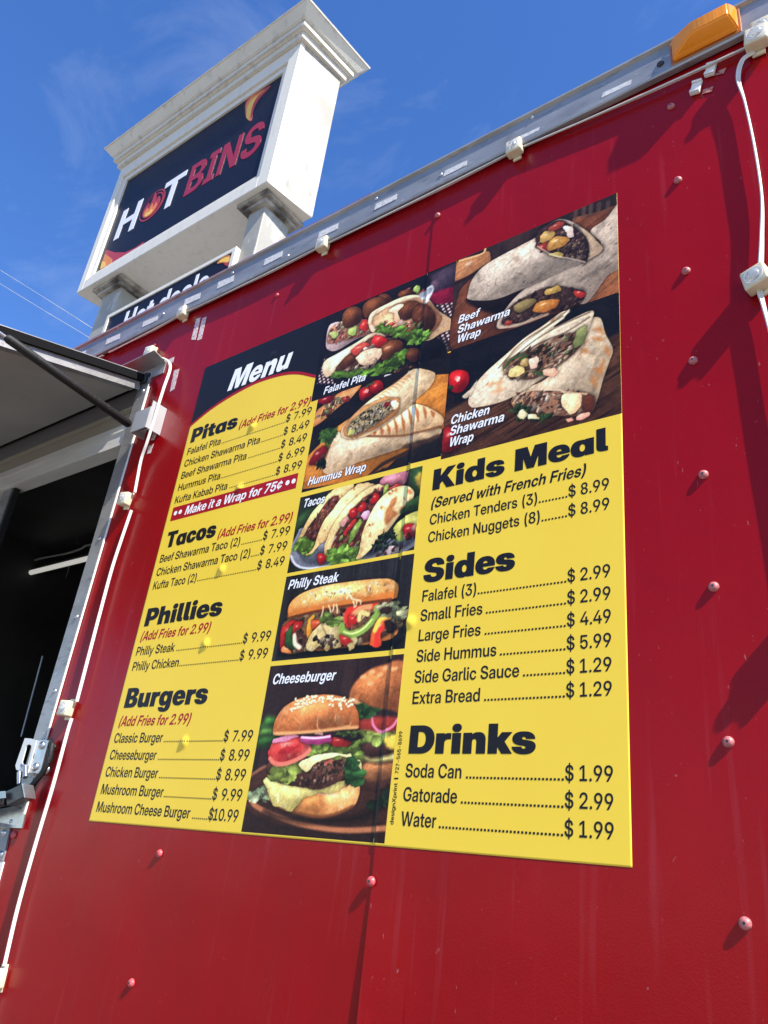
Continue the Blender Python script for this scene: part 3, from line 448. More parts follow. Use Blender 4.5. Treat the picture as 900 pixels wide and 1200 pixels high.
# ------------------------------------------------------------------ printed food photographs (procedural colours on a fine mesh)
class Pic:
    """one printed photograph of the menu: shapes are traced in (ox, oy, k) enlargements and laid out in menu millimetres"""
    RES = 1.25
    def __init__(s, rect, ox, oy, k, seed=1):
        s.rect = rect; s.t = (ox, oy, k); s.rng = np.random.default_rng(seed)
        s.w = int((rect[2] - rect[0]) / s.RES) + 1; s.h = int((rect[3] - rect[1]) / s.RES) + 1
        s.C = np.zeros((s.h, s.w, 3)); s.X, s.Y = np.meshgrid(np.arange(s.w), np.arange(s.h))
        s.N1 = s.noise(3.6, octv=2); s.N2 = s.noise(13, octv=3)
    def pt(s, p):
        ox, oy, k = s.t; q = at(ox + p[0] / k, oy + p[1] / k)
        return ((q.x - MX0) * 1000 - s.rect[0]) / s.RES, ((q.z - MZ0) * 1000 - s.rect[1]) / s.RES
    def noise(s, scale, stretch=(1, 1), ang=0.0, octv=3, h=None, w=None):
        """value noise, features of about `scale` mm"""
        c, n_ = math.cos(ang), math.sin(ang)
        u = (s.X * c + s.Y * n_) * s.RES / (scale * stretch[0]); v = (-s.X * n_ + s.Y * c) * s.RES / (scale * stretch[1])
        tot = np.zeros_like(u); amp = 1; sm = 0
        for o in range(octv):
            G = s.rng.random((67, 67)); uu = u * 2 ** o + 13.3 * o; vv = v * 2 ** o + 7.7 * o
            iu = np.floor(uu).astype(int); iv = np.floor(vv).astype(int); fu = uu - iu; fv = vv - iv
            fu = fu * fu * (3 - 2 * fu); fv = fv * fv * (3 - 2 * fv)
            g = lambda a, b: G[(iv + b) % 67, (iu + a) % 67]
            tot += amp * ((g(0, 0) * (1 - fu) + g(1, 0) * fu) * (1 - fv) + (g(0, 1) * (1 - fu) + g(1, 1) * fu) * fv); sm += amp; amp *= 0.55
        return tot / sm * 2 - 1
    def fill(s, col, col2=None, n=None):
        s.C[:] = col
        if col2 is not None: s.mix(np.clip(n * 0.9 + 0.5, 0, 1), col2)
    def mix(s, m, col):
        col = np.asarray(col, float)
        s.C += m[..., None] * (col - s.C)
    def sdf(s, P, pad=4):
        P = np.array(P); x0, y0 = np.floor(P.min(0) - pad).astype(int); x1, y1 = np.ceil(P.max(0) + pad).astype(int)
        x0, y0 = max(x0, 0), max(y0, 0); x1, y1 = min(x1, s.w), min(y1, s.h)
        if x1 <= x0 or y1 <= y0: return None
        X = s.X[y0:y1, x0:x1].astype(float); Y = s.Y[y0:y1, x0:x1].astype(float)
        d2 = np.full(X.shape, 1e9); ins = np.zeros(X.shape, bool)
        for (ax, ay), (bx, by) in zip(P, np.roll(P, -1, 0)):
            ex, ey = bx - ax, by - ay; L2 = ex * ex + ey * ey + 1e-9
            t = np.clip(((X - ax) * ex + (Y - ay) * ey) / L2, 0, 1)
            d2 = np.minimum(d2, (X - ax - t * ex) ** 2 + (Y - ay - t * ey) ** 2)
            c = ((ay > Y) != (by > Y))
            with np.errstate(divide='ignore', invalid='ignore'):
                ins ^= c & (X < ex * (Y - ay) / (ey if abs(ey) > 1e-9 else 1e-9) + ax)
        d = np.sqrt(d2)
        return (slice(y0, y1), slice(x0, x1)), np.where(ins, d, -d) * s.RES
    def shape(s, pts, col, dark=None, rnd=12, light=(-0.4, 0.8), edge=1.6, tex=None, smooth=True, wob=0, op=1.0, rim=0.55, tone=0.5):
        """filled outline. dark: its shaded tone; rnd: width in mm of the rounded rim; light: side the light comes from; tex: list of (noise, colour, lo, hi)"""
        P = [s.pt(p) for p in pts]
        if smooth: P = [tuple(v) for v in catmull([(p[0], p[1], 0) for p in P], 6, True)]
        P = np.array([(p[0], p[1]) for p in P])
        if smooth and rnd < 13:                       # nothing on a plate has a drawn outline
            n_ = s.rng.normal(0, 1.5, P.shape); P = P + (n_ + np.roll(n_, 1, 0) + np.roll(n_, -1, 0)) / 3
        P = [tuple(q_) for q_ in P]
        return s._shape(P, col, dark, rnd, light, edge, tex, wob, op, rim, tone)
    def _shape(s, P, col, dark=None, rnd=12, light=(-0.4, 0.8), edge=1.6, tex=None, wob=0, op=1.0, rim=0.55, tone=0.5):
        if wob:
            P = [(p[0] + s.rng.normal() * wob, p[1] + s.rng.normal() * wob) for p in P]
        r = s.sdf(P)
        if r is None: return
        sl, d = r
        if rnd >= 4.5 and op == 1.0 and edge < 4:         # the dark line where one piece of food lies on another
            s.C[sl] *= (1 - 0.45 * np.exp(-np.clip(-d, 0, None) / 2.6) * (d < 0.6))[..., None]
        m = np.clip(d / edge + 0.5, 0, 1) * op
        col = np.asarray(col, float); dark = col * 0.45 if dark is None else np.asarray(dark, float)
        Pa = np.array(P); c = (Pa.min(0) + Pa.max(0)) / 2; h = (Pa.max(0) - Pa.min(0)) / 2 + 1e-6
        g = ((s.X[sl] - c[0]) / h[0] * light[0] + (s.Y[sl] - c[1]) / h[1] * light[1])
        sh = np.clip(0.5 + tone * g, 0, 1) * (1 - rim * np.exp(-np.clip(d, 0, None) / max(rnd, 0.1)))
        K = dark + sh[..., None] * (col - dark) * 1.12
        u_, v_ = (s.X[sl] - c[0]) / h[0], (s.Y[sl] - c[1]) / h[1]
        if tex:
            for (n, c2, lo, hi) in tex:
                a = np.clip((n[sl] - lo) / (hi - lo), 0, 1)[..., None]
                K = K + a * (np.asarray(c2, float) * (0.62 + 0.38 * sh[..., None]) - K)
        ll = math.hypot(*light) + 1e-6; hu, hv = light[0] / ll * 0.42, light[1] / ll * 0.42
        if rnd >= 9: K = K * (1 + 0.30 * np.exp(-((u_ - hu) ** 2 + (v_ - hv) ** 2) / 0.22) - 0.20 * np.exp(-((u_ + hu * 1.4) ** 2 + (v_ + hv * 1.4) ** 2) / 0.30))[..., None]
        if col.max() - col.min() > 95 and 4.5 <= rnd <= 20 and edge < 4:      # wet highlight on vegetables and sauces
            K = K + (np.array((235, 228, 220.0)) - K) * (0.55 * np.exp(-((u_ - hu) ** 2 / 0.05 + (v_ - hv * 0.9) ** 2 / 0.02)))[..., None]
        K = K * (1 + 0.10 * s.N1[sl] + 0.14 * s.N2[sl])[..., None]
        s.C[sl] += m[..., None] * (K - s.C[sl])
    def stroke(s, pts, wd, col, edge=1.4, op=1.0, smooth=True, taper=False):
        P = [s.pt(p) for p in pts]
        if smooth and len(P) > 2: P = [tuple(v)[:2] for v in catmull([(p[0], p[1], 0) for p in P], 6)]
        P = np.array(P); pad = wd / s.RES + 3
        x0, y0 = np.floor(P.min(0) - pad).astype(int); x1, y1 = np.ceil(P.max(0) + pad).astype(int)
        x0, y0 = max(x0, 0), max(y0, 0); x1, y1 = min(x1, s.w), min(y1, s.h)
        if x1 <= x0 or y1 <= y0: return
        X = s.X[y0:y1, x0:x1]; Y = s.Y[y0:y1, x0:x1]; best = np.full(X.shape, 1e9)
        N = len(P) - 1
        for i in range(N):
            (ax, ay), (bx, by) = P[i], P[i + 1]; ex, ey = bx - ax, by - ay
            t = np.clip(((X - ax) * ex + (Y - ay) * ey) / (ex * ex + ey * ey + 1e-9), 0, 1)
            wl = wd / 2 * (1 - 0.8 * abs((i + t) / N * 2 - 1) if taper else 1)
            best = np.minimum(best, np.hypot(X - ax - t * ex, Y - ay - t * ey) * s.RES - wl)
        m = np.clip(-best / edge + 0.5, 0, 1) * op
        s.C[y0:y1, x0:x1] += m[..., None] * (np.asarray(col, float) - s.C[y0:y1, x0:x1])
    def inside(s, P, x, y):
        ins = False
        for (ax, ay), (bx, by) in zip(P, P[1:] + P[:1]):
            if (ay > y) != (by > y) and x < (bx - ax) * (y - ay) / (by - ay) + ax: ins = not ins
        return ins
    def scatter(s, pts, n, size, pal, asp=(0.35, 0.9), ang=None, edge=1.2, wob=0.25, contrast=0.4):
        """n irregular morsels within an outline"""
        P = [s.pt(p) for p in pts]; A = np.array(P); lo, hi = A.min(0), A.max(0); k = 0; tries = 0
        while k < n and tries < n * 30:
            tries += 1
            x, y = lo + (hi - lo) * s.rng.random(2)
            if not s.inside(P, x, y): continue
            k += 1
            a = s.rng.uniform(0, math.pi) if ang is None else ang + s.rng.normal() * 0.35
            r1 = s.rng.uniform(*size) / s.RES / 2; r2 = r1 * s.rng.uniform(*asp); q = []
            ca, sa = math.cos(a), math.sin(a)
            for j in range(10):
                t = 2 * math.pi * j / 10; f = 1 + s.rng.normal() * wob
                u, v = r1 * f * math.cos(t), r2 * f * math.sin(t); q.append((x + u * ca - v * sa, y + u * sa + v * ca))
            c = np.array(pal[s.rng.integers(len(pal))], float) * s.rng.uniform(0.6, 1.15); c = c.mean() * 0.2 + c * 0.8
            s._shape(q, c, c * contrast, 2.5, (s.rng.normal(-0.4, 0.4), s.rng.normal(0.7, 0.4)), edge=edge, rim=0.5, tone=0.6)
            if s.rng.random() < 0.3:
                h_ = [(x + (u_ - x) * 0.28 - r1 * 0.2, y + (v_ - y) * 0.22 + r2 * 0.35) for u_, v_ in q]; s._shape(h_, np.minimum(c * 1.25 + 30, 250), c * 1.1 + 20, 2, edge=1.5, op=0.7)
    def leaf(s, pts, col, n=14, size=(10, 22)):
        """ruffled salad leaf: an uneven body with lit frills and dark folds"""
        col = np.asarray(col, float)
        s.shape(pts, col * 0.75, col * 0.3, 6, wob=1.2, tex=[(s.noise(9, (1, 2.2), 0.6), col * 1.3, 0.05, 0.8), (s.noise(7, (1, 1.6), -0.5), col * 0.35, 0.15, 0.8)])
        P = [s.pt(p) for p in pts]
        for i in range(n):
            j = s.rng.integers(len(P)); p, q = P[j], P[(j + 1) % len(P)]; t = s.rng.random()
            x, y = p[0] + (q[0] - p[0]) * t, p[1] + (q[1] - p[1]) * t
            r = s.rng.uniform(*size) / s.RES / 2; a = s.rng.uniform(0, 6.28); Q = []
            for k in range(9):
                b = 2 * math.pi * k / 9; f = r * (1 + s.rng.normal() * 0.3)
                Q.append((x + f * math.cos(b), y + f * 0.6 * math.sin(b)))
            c = col * s.rng.uniform(0.75, 1.3)
            s._shape(Q, np.minimum(c, 235), c * 0.4, 3, (math.cos(a), math.sin(a)), rim=0.5, tex=[(s.noise(6), np.minimum(col * 1.45, 240), 0.3, 1.0)])
    def grain(s, amp=5):
        s.C = s.C * (1 + 0.06 * s.noise(2.6, octv=2) + 0.06 * s.noise(45, octv=2))[..., None] * (1.15, 1.08, 1.0) + s.noise(2.8, octv=1)[..., None] * amp
        s.C = s.C.mean(2, keepdims=True) * 0.10 + s.C * 0.90
        s.C = 255 * np.clip(s.C / 255, 0, 1) ** 1.14 * 1.07
        s.C = np.clip(s.C, 0, 255)

WHITE = 0.95      # how bright a white print would be in the photograph (linear)
def alb(c): return np.clip(lin(c) / WHITE, 0.003, 0.85)

def paint_beef():
    p = Pic((848, 969, 1219, 1222), 525, 220, 4.286, 3)
    g = p.noise(30, (6, 1), 0.35); p.fill((36, 28, 31), (62, 46, 44), p.noise(40, (0.5, 2.5)))
    wood = [(p.noise(14, (7, 1), 0.45), (92, 52, 34), 0.0, 0.8), (p.noise(7, (9, 1), 0.45), (150, 96, 64), 0.25, 0.9)]
    p.shape([(620, 170), (740, 130), (870, 100), (870, 300), (700, 300)], (128, 78, 54), (86, 48, 34), 6, tex=wood)
    for i, x in enumerate((640, 680, 715, 755, 800)):
        p.stroke([(x, 160 - i * 9), (x + 4, 110 - i * 8)], 9, (84, 68, 60), 3, 0.7)
    p.shape([(30, 820), (40, 600), (110, 470), (300, 400), (870, 420), (870, 560), (520, 640), (300, 740)], (116, 68, 45), (66, 36, 27), 8, tex=wood)
    p.shape([(560, 640), (700, 585), (860, 370), (870, 545)], (176, 118, 80), (130, 80, 52), 5, tex=[(p.noise(5, (9, 1), 0.5), (140, 90, 58), 0, 0.8)], smooth=False)
    p.shape([(40, 385), (120, 350), (200, 328), (217, 345), (205, 385), (120, 440), (40, 478)], (200, 150, 104), (140, 92, 60), 8, tex=[(p.noise(8, (7, 1), 0.4), (170, 116, 74), 0, 0.9)])
    p.stroke([(60, 372), (170, 338), (190, 312), (180, 300)], 5, (206, 165, 118), 2)
    p.stroke([(45, 480), (110, 450), (200, 390)], 9, (40, 28, 26), 4)
    # the dark under the wraps
    p.shape([(100, 560), (330, 520), (560, 440), (520, 520), (330, 590), (260, 640), (150, 610)], (34, 24, 24), (22, 16, 18), 20, edge=8)
    tort = lambda a: [(p.noise(16, (3, 1), a), (158, 146, 134), 0.12, 0.9), (p.noise(9, (1.4, 1), a), (238, 230, 216), 0.25, 0.9), (p.noise(6, (1.8, 1), a, 2), (118, 106, 100), 0.5, 0.95)]
    # far wrap
    p.shape([(268, 712), (248, 690), (280, 630), (350, 545), (440, 475), (560, 418), (690, 372), (770, 290), (715, 225), (790, 165), (880, 80), (880, 370), (800, 450), (720, 560), (680, 588), (600, 590), (480, 640), (370, 690)],
            (216, 205, 190), (146, 134, 124), 16, (-0.5, 0.7), tex=tort(0.6))
    p.stroke([(870, 360), (770, 470), (690, 580)], 8, (120, 104, 98), 5, 0.7)
    fill2 = [(275, 690), (310, 610), (370, 565), (480, 508), (570, 500), (685, 530), (660, 592), (560, 618), (450, 640), (370, 682)]
    p.shape(fill2, (86, 62, 56), (44, 28, 28), 8, tex=[(p.noise(6), (120, 88, 76), 0.2, 0.9)])
    p.scatter(fill2, 120, (5, 16), [(110, 76, 70), (84, 56, 54), (140, 104, 92), (66, 42, 42)], ang=0.6)
    p.shape([(425, 625), (440, 590), (490, 570), (552, 565), (545, 600), (480, 628)], (208, 152, 74), (140, 84, 34), 8)
    p.shape([(490, 540), (500, 515), (560, 500), (565, 525)], (196, 172, 92), (130, 104, 50), 6)
    p.shape([(330, 610), (360, 580), (420, 560), (440, 575), (370, 630)], (156, 142, 92), (96, 82, 54), 6)
    p.shape([(630, 520), (685, 535), (672, 560), (640, 548)], (190, 62, 48), (120, 30, 28), 5)
    p.shape([(285, 690), (300, 668), (330, 675), (310, 700)], (176, 74, 58), (110, 40, 34), 5)
    p.stroke([(262, 704), (330, 700), (380, 686), (500, 640)], 6, (176, 156, 138), 4, 0.8)
    # near wrap
    p.shape([(110, 566), (104, 530), (125, 465), (180, 400), (270, 345), (380, 288), (440, 255), (470, 215), (520, 180), (575, 163), (650, 190), (720, 240), (772, 305), (765, 335), (690, 378), (600, 412), (480, 470), (350, 525), (230, 567)],
            (220, 210, 196), (128, 118, 110), 22, (-0.35, 0.85), tex=tort(0.5) + [(p.noise(26, (0.7, 2.0), 0.45, 2), (182, 170, 156), 0.2, 0.9)])
    for q in ([(150, 480), (190, 462)], [(195, 490), (215, 500)], [(250, 455), (240, 490), (262, 498)], [(340, 430), (380, 440)], [(300, 390), (330, 360)]):
        p.stroke(q, 2.2, (96, 80, 74), 2, 0.75, taper=True)
    p.shape([(640, 190), (715, 240), (770, 300), (762, 332), (700, 368), (712, 310), (690, 250)], (206, 190, 164), (146, 128, 108), 8)
    hole = [(440, 290), (448, 240), (490, 195), (560, 172), (630, 200), (685, 250), (708, 315), (695, 378), (620, 362), (540, 350), (460, 315)]
    p.shape(hole, (74, 50, 50), (36, 24, 26), 8)
    p.scatter([(560, 240), (650, 230), (700, 310), (690, 370), (600, 352), (580, 300)], 130, (4, 13), [(128, 98, 98), (98, 70, 72), (150, 122, 118), (72, 48, 50)], ang=0.9)
    p.scatter(hole, 60, (5, 12), [(110, 78, 74), (150, 120, 96), (80, 54, 52), (170, 140, 110)])
    p.shape([(496, 300), (530, 255), (606, 258), (590, 290), (545, 312), (500, 322)], (212, 172, 98), (146, 104, 46), 8)
    p.shape([(460, 262), (490, 225), (535, 225), (520, 262), (480, 285)], (206, 180, 110), (146, 116, 62), 7)
    p.shape([(505, 220), (525, 190), (580, 176), (575, 200), (530, 225)], (178, 84, 66), (110, 42, 36), 6)
    p.shape([(450, 292), (495, 280), (498, 322), (470, 318)], (170, 64, 50), (104, 32, 30), 6)
    p.shape([(580, 200), (625, 205), (632, 250), (600, 250), (590, 225)], (228, 222, 214), (166, 152, 148), 6)
    p.shape([(505, 340), (575, 330), (570, 356), (530, 352)], (198, 186, 104), (130, 112, 60), 5)
    p.stroke([(448, 300), (530, 345), (620, 362), (690, 380)], 3, (206, 196, 182), 3, 0.7)
    p.grain(); return p

def paint_chicken():
    p = Pic((855, 704, 1219, 968.6), 510, 350, 4.0, 5)
    p.fill((20, 20, 28), (30, 27, 33), p.noise(40))
    wood = [(p.noise(9, (12, 1), 0.36), (54, 33, 24), -0.1, 0.6), (p.noise(5, (14, 1), 0.36), (136, 98, 72), 0.35, 0.95), (p.noise(4, (20, 1), 0.36, 2), (30, 18, 16), 0.4, 0.8)]
    p.shape([(0, 560), (150, 480), (800, 200), (900, 150), (900, 560), (0, 780)], (96, 64, 46), (64, 40, 30), 8, tex=wood, smooth=False, edge=10)
    p.shape([(30, 640), (60, 600), (110, 640), (110, 700), (40, 720)], (150, 32, 34), (90, 14, 20), 10)
    # cherry tomato
    p.shape([(66, 400), (75, 355), (115, 338), (155, 352), (160, 395), (130, 440), (85, 442)], (216, 40, 38), (110, 10, 18), 16)
    p.shape([(100, 385), (112, 372), (120, 380), (110, 395)], (250, 214, 206), (240, 170, 160), 2)
    p.shape([(62, 420), (80, 405), (88, 425), (75, 438)], (50, 74, 36), (26, 38, 20), 3)
    p.stroke([(62, 460), (85, 470), (80, 505), (110, 490)], 4, (38, 24, 18), 2)
    tort = lambda a: [(p.noise(15, (2.4, 1), a), (186, 170, 144), 0.1, 0.9), (p.noise(10, (1, 1.4), a), (240, 234, 220), 0.2, 0.9), (p.noise(12, (2.2, 0.9), a), (172, 116, 66), 0.42, 0.85)]
    # standing half, behind
    p.shape([(640, 250), (700, 170), (735, 100), (778, 100), (800, 170), (834, 240), (818, 300), (790, 380), (765, 470), (735, 535), (700, 545), (600, 470), (380, 500), (365, 470), (400, 430), (520, 380)],
            (226, 218, 202), (160, 140, 112), 16, (-0.5, 0.5), tex=tort(1.2))
    for q in ([(745, 150), (770, 150), (795, 170)], [(740, 190), (790, 200)], [(745, 330), (780, 345)], [(735, 360), (755, 420)], [(800, 230), (818, 270)], [(690, 240), (720, 260)], [(790, 290), (770, 380)]):
        p.stroke(q, 10, (166, 106, 54), 8, 0.75, taper=True)
    # leaning half
    p.shape([(165, 505), (160, 470), (190, 410), (240, 350), (330, 270), (420, 190), (510, 130), (590, 70), (634, 52), (610, 90), (560, 140), (730, 62), (736, 110), (700, 190), (655, 250), (560, 340), (470, 400), (330, 480), (200, 512)],
            (226, 220, 206), (170, 154, 130), 14, (-0.6, 0.5), tex=tort(0.7))
    p.shape([(130, 468), (165, 430), (200, 385), (180, 450), (160, 465)], (206, 200, 186), (160, 150, 132), 4)
    for a in ([(330, 300), (420, 215), (520, 140), (625, 58)], [(350, 300), (450, 215), (560, 145), (728, 68)], [(370, 310), (480, 220), (610, 165), (725, 92)], [(300, 330), (400, 220), (500, 150), (600, 88)]):
        p.stroke(a, 3.2, (92, 78, 62), 2.4, 0.8)
        p.stroke([(x + 5, y + 9) for x, y in a], 4, (224, 212, 192), 3.5, 0.6)
    fl = [(320, 310), (400, 260), (520, 205), (640, 165), (700, 160), (680, 230), (600, 300), (480, 370), (390, 385), (340, 360)]
    p.shape(fl, (150, 112, 84), (70, 44, 36), 8)
    p.scatter(fl, 190, (6, 24), [(222, 178, 146), (200, 150, 116), (236, 206, 178), (150, 100, 74), (96, 60, 46)], asp=(0.22, 0.5), ang=0.55)
    p.scatter(fl, 26, (4, 14), [(70, 110, 52), (48, 82, 40), (110, 140, 70)], asp=(0.3, 0.6))
    p.shape([(650, 215), (665, 160), (705, 130), (712, 165), (690, 220), (660, 235)], (166, 172, 116), (88, 100, 56), 8)
    p.shape([(398, 320), (412, 282), (445, 290), (430, 325)], (214, 194, 136), (150, 124, 74), 6)
    p.shape([(345, 350), (380, 320), (420, 335), (400, 368), (360, 372)], (232, 220, 160), (180, 160, 100), 6)
    p.shape([(505, 345), (545, 330), (578, 345), (555, 365), (515, 360)], (238, 198, 176), (190, 136, 110), 6)
    p.shape([(445, 290), (490, 280), (480, 320), (450, 335)], (240, 224, 206), (190, 160, 140), 6)
    for q in ([(330, 330), (360, 290), (420, 265)], [(480, 350), (500, 360)], [(400, 290), (430, 275)]):
        p.stroke(q, 6, (52, 84, 44), 3)
    for q in ([(250, 410), (290, 400)], [(270, 440), (330, 425)], [(310, 380), (300, 420)]):
        p.stroke(q, 14, (176, 122, 70), 10, 0.55, taper=True)
    # open end of the front half
    mo = [(362, 495), (400, 450), (470, 432), (560, 440), (610, 440), (720, 450), (752, 480), (740, 530), (690, 555), (610, 555), (540, 545), (470, 530), (390, 525)]
    p.shape(mo, (176, 134, 104), (96, 62, 46), 8)
    p.scatter(mo, 150, (5, 20), [(228, 186, 156), (208, 160, 126), (240, 216, 190), (150, 100, 76), (110, 70, 54)], asp=(0.25, 0.6))
    p.shape([(600, 455), (655, 448), (690, 465), (680, 520), (640, 545), (605, 520)], (240, 214, 180), (196, 160, 122), 8)
    p.shape([(700, 462), (735, 458), (748, 490), (725, 540), (705, 520)], (110, 62, 40), (70, 34, 26), 8)
    p.stroke([(368, 492), (405, 450), (470, 430), (590, 432), (600, 440), (712, 450)], 3.4, (206, 186, 158), 3, 0.75)
    p.scatter([(350, 545), (380, 505), (500, 540), (560, 560), (480, 575), (400, 565)], 26, (9, 24), [(52, 86, 46), (76, 116, 58), (36, 62, 36)], asp=(0.3, 0.7))
    for q in ([(390, 555), (410, 525), (435, 545), (415, 570)], [(440, 545), (475, 545), (492, 566), (455, 566)]):
        p.shape(q, (226, 224, 196), (170, 166, 130), 5)
    p.shape([(660, 560), (720, 535), (725, 552), (680, 575)], (232, 188, 170), (186, 130, 112), 5)
    p.shape([(612, 570), (640, 560), (650, 575), (625, 582)], (228, 180, 160), (176, 120, 104), 4)
    p.grain(); return p

def paint_falafel():
    p = Pic((460, 962, 847.5, 1222), 370, 300, 5.143, 7)
    p.fill((22, 20, 27), (34, 28, 34), p.noise(40))
    p.shape([(690, 120), (870, 30), (870, 230), (730, 240)], (66, 54, 74), (42, 34, 50), 12, tex=[(p.noise(40, (4, 1), 0.5), (86, 72, 92), 0.1, 0.9)], smooth=False, edge=10)
    p.shape([(695, 175), (730, 145), (750, 170), (720, 215)], (112, 92, 112), (60, 48, 64), 8, edge=6)
    p.shape([(685, 240), (860, 190), (860, 290), (720, 290)], (134, 24, 58), (90, 12, 38), 8, edge=6, tex=[(p.noise(20), (110, 16, 46), 0, 0.8)])
    # checked cloth, right and lower left
    def cloth(pts, a=1.0):
        q = [p.pt(x) for x in pts]; sl, d = p.sdf(q)
        u = (p.X[sl] * 0.9 + p.Y[sl] * 0.35) * p.RES / 3.3; v = (-p.X[sl] * 0.35 + p.Y[sl] * 1.0) * p.RES / 3.3
        ch = np.clip(np.sin(u * 1.9) * 1.3 + np.sin(v * 1.9) * 1.3 - 0.3, 0, 1)[..., None]
        K = np.array((52, 36, 44.0)) + ch * (np.array((190, 178, 184.0)) - np.array((52, 36, 44.0)))
        mm = (np.clip(d / 4 + 0.5, 0, 1) * a)[..., None]; p.C[sl] += mm * (K - p.C[sl])
    cloth([(725, 300), (860, 280), (860, 560), (640, 620), (560, 640), (700, 480), (820, 380)])
    cloth([(20, 720), (60, 600), (90, 700), (110, 771), (10, 771)])
    p.shape([(640, 470), (730, 480), (800, 560), (660, 680), (560, 620)], (26, 22, 26), (18, 16, 20), 10, edge=14)
    veg = [(206, 70, 60), (226, 128, 108), (232, 196, 176), (150, 180, 96), (196, 206, 150), (214, 92, 76)]
    ball = lambda pts, c=(140, 86, 50): p.shape(pts, c, (58, 30, 20), 14, (-0.5, 0.7), tex=[(p.noise(5), (104, 58, 34), 0.15, 0.9), (p.noise(4), (176, 118, 74), 0.45, 0.95)])
    # far boat with falafel
    ball([(380, 240), (430, 230), (462, 260), (450, 295), (400, 300)], (126, 76, 46))
    p.scatter([(500, 240), (560, 200), (650, 190), (660, 240), (560, 250)], 24, (9, 24), veg)
    ball([(495, 240), (520, 210), (575, 205), (590, 230), (540, 252)], (140, 84, 48))
    p.shape([(590, 210), (605, 178), (628, 182), (622, 220)], (176, 206, 120), (110, 140, 66), 5)
    # left boat
    p.shape([(62, 540), (78, 430), (120, 400), (170, 400), (330, 400), (330, 465), (240, 505), (140, 565), (90, 572)], (222, 206, 204), (150, 130, 136), 14, (-0.3, 0.8))
    sal = [(75, 515), (90, 440), (160, 400), (320, 385), (330, 455), (230, 495), (110, 525)]
    p.shape(sal, (196, 150, 116), (120, 70, 54), 6); p.scatter(sal, 90, (6, 20), veg, asp=(0.35, 0.9))
    p.shape([(195, 470), (205, 425), (235, 410), (245, 450), (225, 485)], (196, 214, 140), (130, 156, 80), 6)
    p.shape([(262, 430), (290, 385), (320, 400), (305, 450)], (214, 66, 56), (150, 36, 36), 6)
    p.shape([(80, 470), (110, 455), (140, 470), (110, 500)], (190, 206, 136), (130, 146, 86), 6)
    ball([(162, 400), (165, 350), (200, 312), (250, 306), (282, 335), (278, 385), (230, 425), (185, 435)])
    ball([(285, 350), (290, 295), (340, 255), (400, 250), (432, 285), (415, 330), (350, 368), (305, 375)])
    # big pita with two falafel
    p.shape([(318, 400), (340, 340), (430, 290), (520, 250), (600, 236), (680, 262), (740, 330), (800, 370), (835, 400), (830, 440), (760, 470), (680, 515), (560, 510), (460, 480), (350, 470)], (240, 226, 204), (176, 146, 112), 16, (-0.3, 0.8), tex=[(p.noise(16), (214, 186, 150), 0.15, 0.9)])
    inn = [(345, 390), (380, 345), (470, 300), (560, 262), (640, 262), (700, 300), (760, 370), (730, 440), (640, 500), (480, 470), (380, 455)]
    p.shape(inn, (214, 182, 142), (120, 76, 52), 9, tex=[(p.noise(10), (160, 108, 72), 0.1, 0.9)])
    p.shape([(480, 330), (540, 280), (600, 270), (640, 300), (600, 360), (520, 390)], (120, 72, 42), (60, 32, 22), 14, tex=[(p.noise(6), (160, 106, 66), 0.2, 0.9), (p.noise(5), (66, 36, 24), 0.3, 0.9)])
    p.shape([(580, 350), (610, 300), (660, 290), (710, 330), (728, 390), (700, 450), (640, 450), (600, 420)], (118, 68, 42), (46, 24, 18), 18, tex=[(p.noise(6), (150, 96, 58), 0.2, 0.9), (p.noise(5), (50, 26, 20), 0.3, 0.9)])
    p.shape([(440, 330), (500, 290), (530, 300), (495, 340), (505, 390), (480, 400), (470, 350)], (240, 222, 200), (196, 160, 130), 6)
    p.scatter([(380, 440), (420, 400), (560, 390), (600, 420), (640, 450), (560, 470), (430, 470)], 30, (12, 34), [(222, 140, 116), (210, 70, 60), (236, 196, 188), (160, 190, 96), (190, 50, 46)], asp=(0.25, 0.7))
    p.leaf([(380, 460), (390, 410), (430, 430), (520, 440), (560, 480), (600, 430), (650, 470), (690, 470), (660, 510), (560, 520), (480, 480)], (120, 172, 66), 22, (12, 30))
    p.stroke([(318, 405), (345, 345), (450, 285), (560, 244), (640, 244)], 4, (236, 216, 186), 4, 0.7)
    p.stroke([(650, 250), (690, 200), (700, 215), (670, 275)], 14, (196, 204, 214), 5); p.stroke([(640, 235), (690, 215)], 16, (140, 150, 166), 5)
    # front pita
    p.shape([(40, 680), (60, 630), (130, 590), (250, 520), (330, 470), (400, 470), (440, 520), (400, 610), (300, 680), (180, 720), (100, 720), (60, 730)], (240, 228, 208), (180, 152, 120), 16, (-0.4, 0.7), tex=[(p.noise(14), (220, 196, 164), 0.2, 0.9)])
    inn2 = [(120, 690), (170, 620), (260, 550), (350, 485), (420, 490), (520, 520), (520, 590), (420, 640), (320, 680), (200, 710)]
    p.shape(inn2, (120, 80, 56), (50, 30, 26), 10)
    ball([(150, 660), (180, 610), (240, 570), (275, 590), (230, 640), (180, 680)], (120, 70, 42))
    ball([(380, 590), (395, 545), (450, 510), (515, 510), (525, 550), (480, 600), (410, 630)], (146, 88, 50))
    ball([(530, 600), (560, 560), (620, 560), (640, 610), (590, 640)], (110, 68, 42))
    p.shape([(210, 570), (290, 520), (330, 540), (250, 600)], (218, 96, 78), (150, 50, 44), 8)
    p.shape([(330, 530), (360, 480), (410, 490), (428, 520), (380, 550), (345, 560)], (216, 52, 46), (140, 24, 28), 10)
    p.scatter([(270, 600), (300, 520), (350, 540), (310, 600)], 10, (12, 26), [(226, 130, 112), (238, 206, 190), (214, 80, 66)])
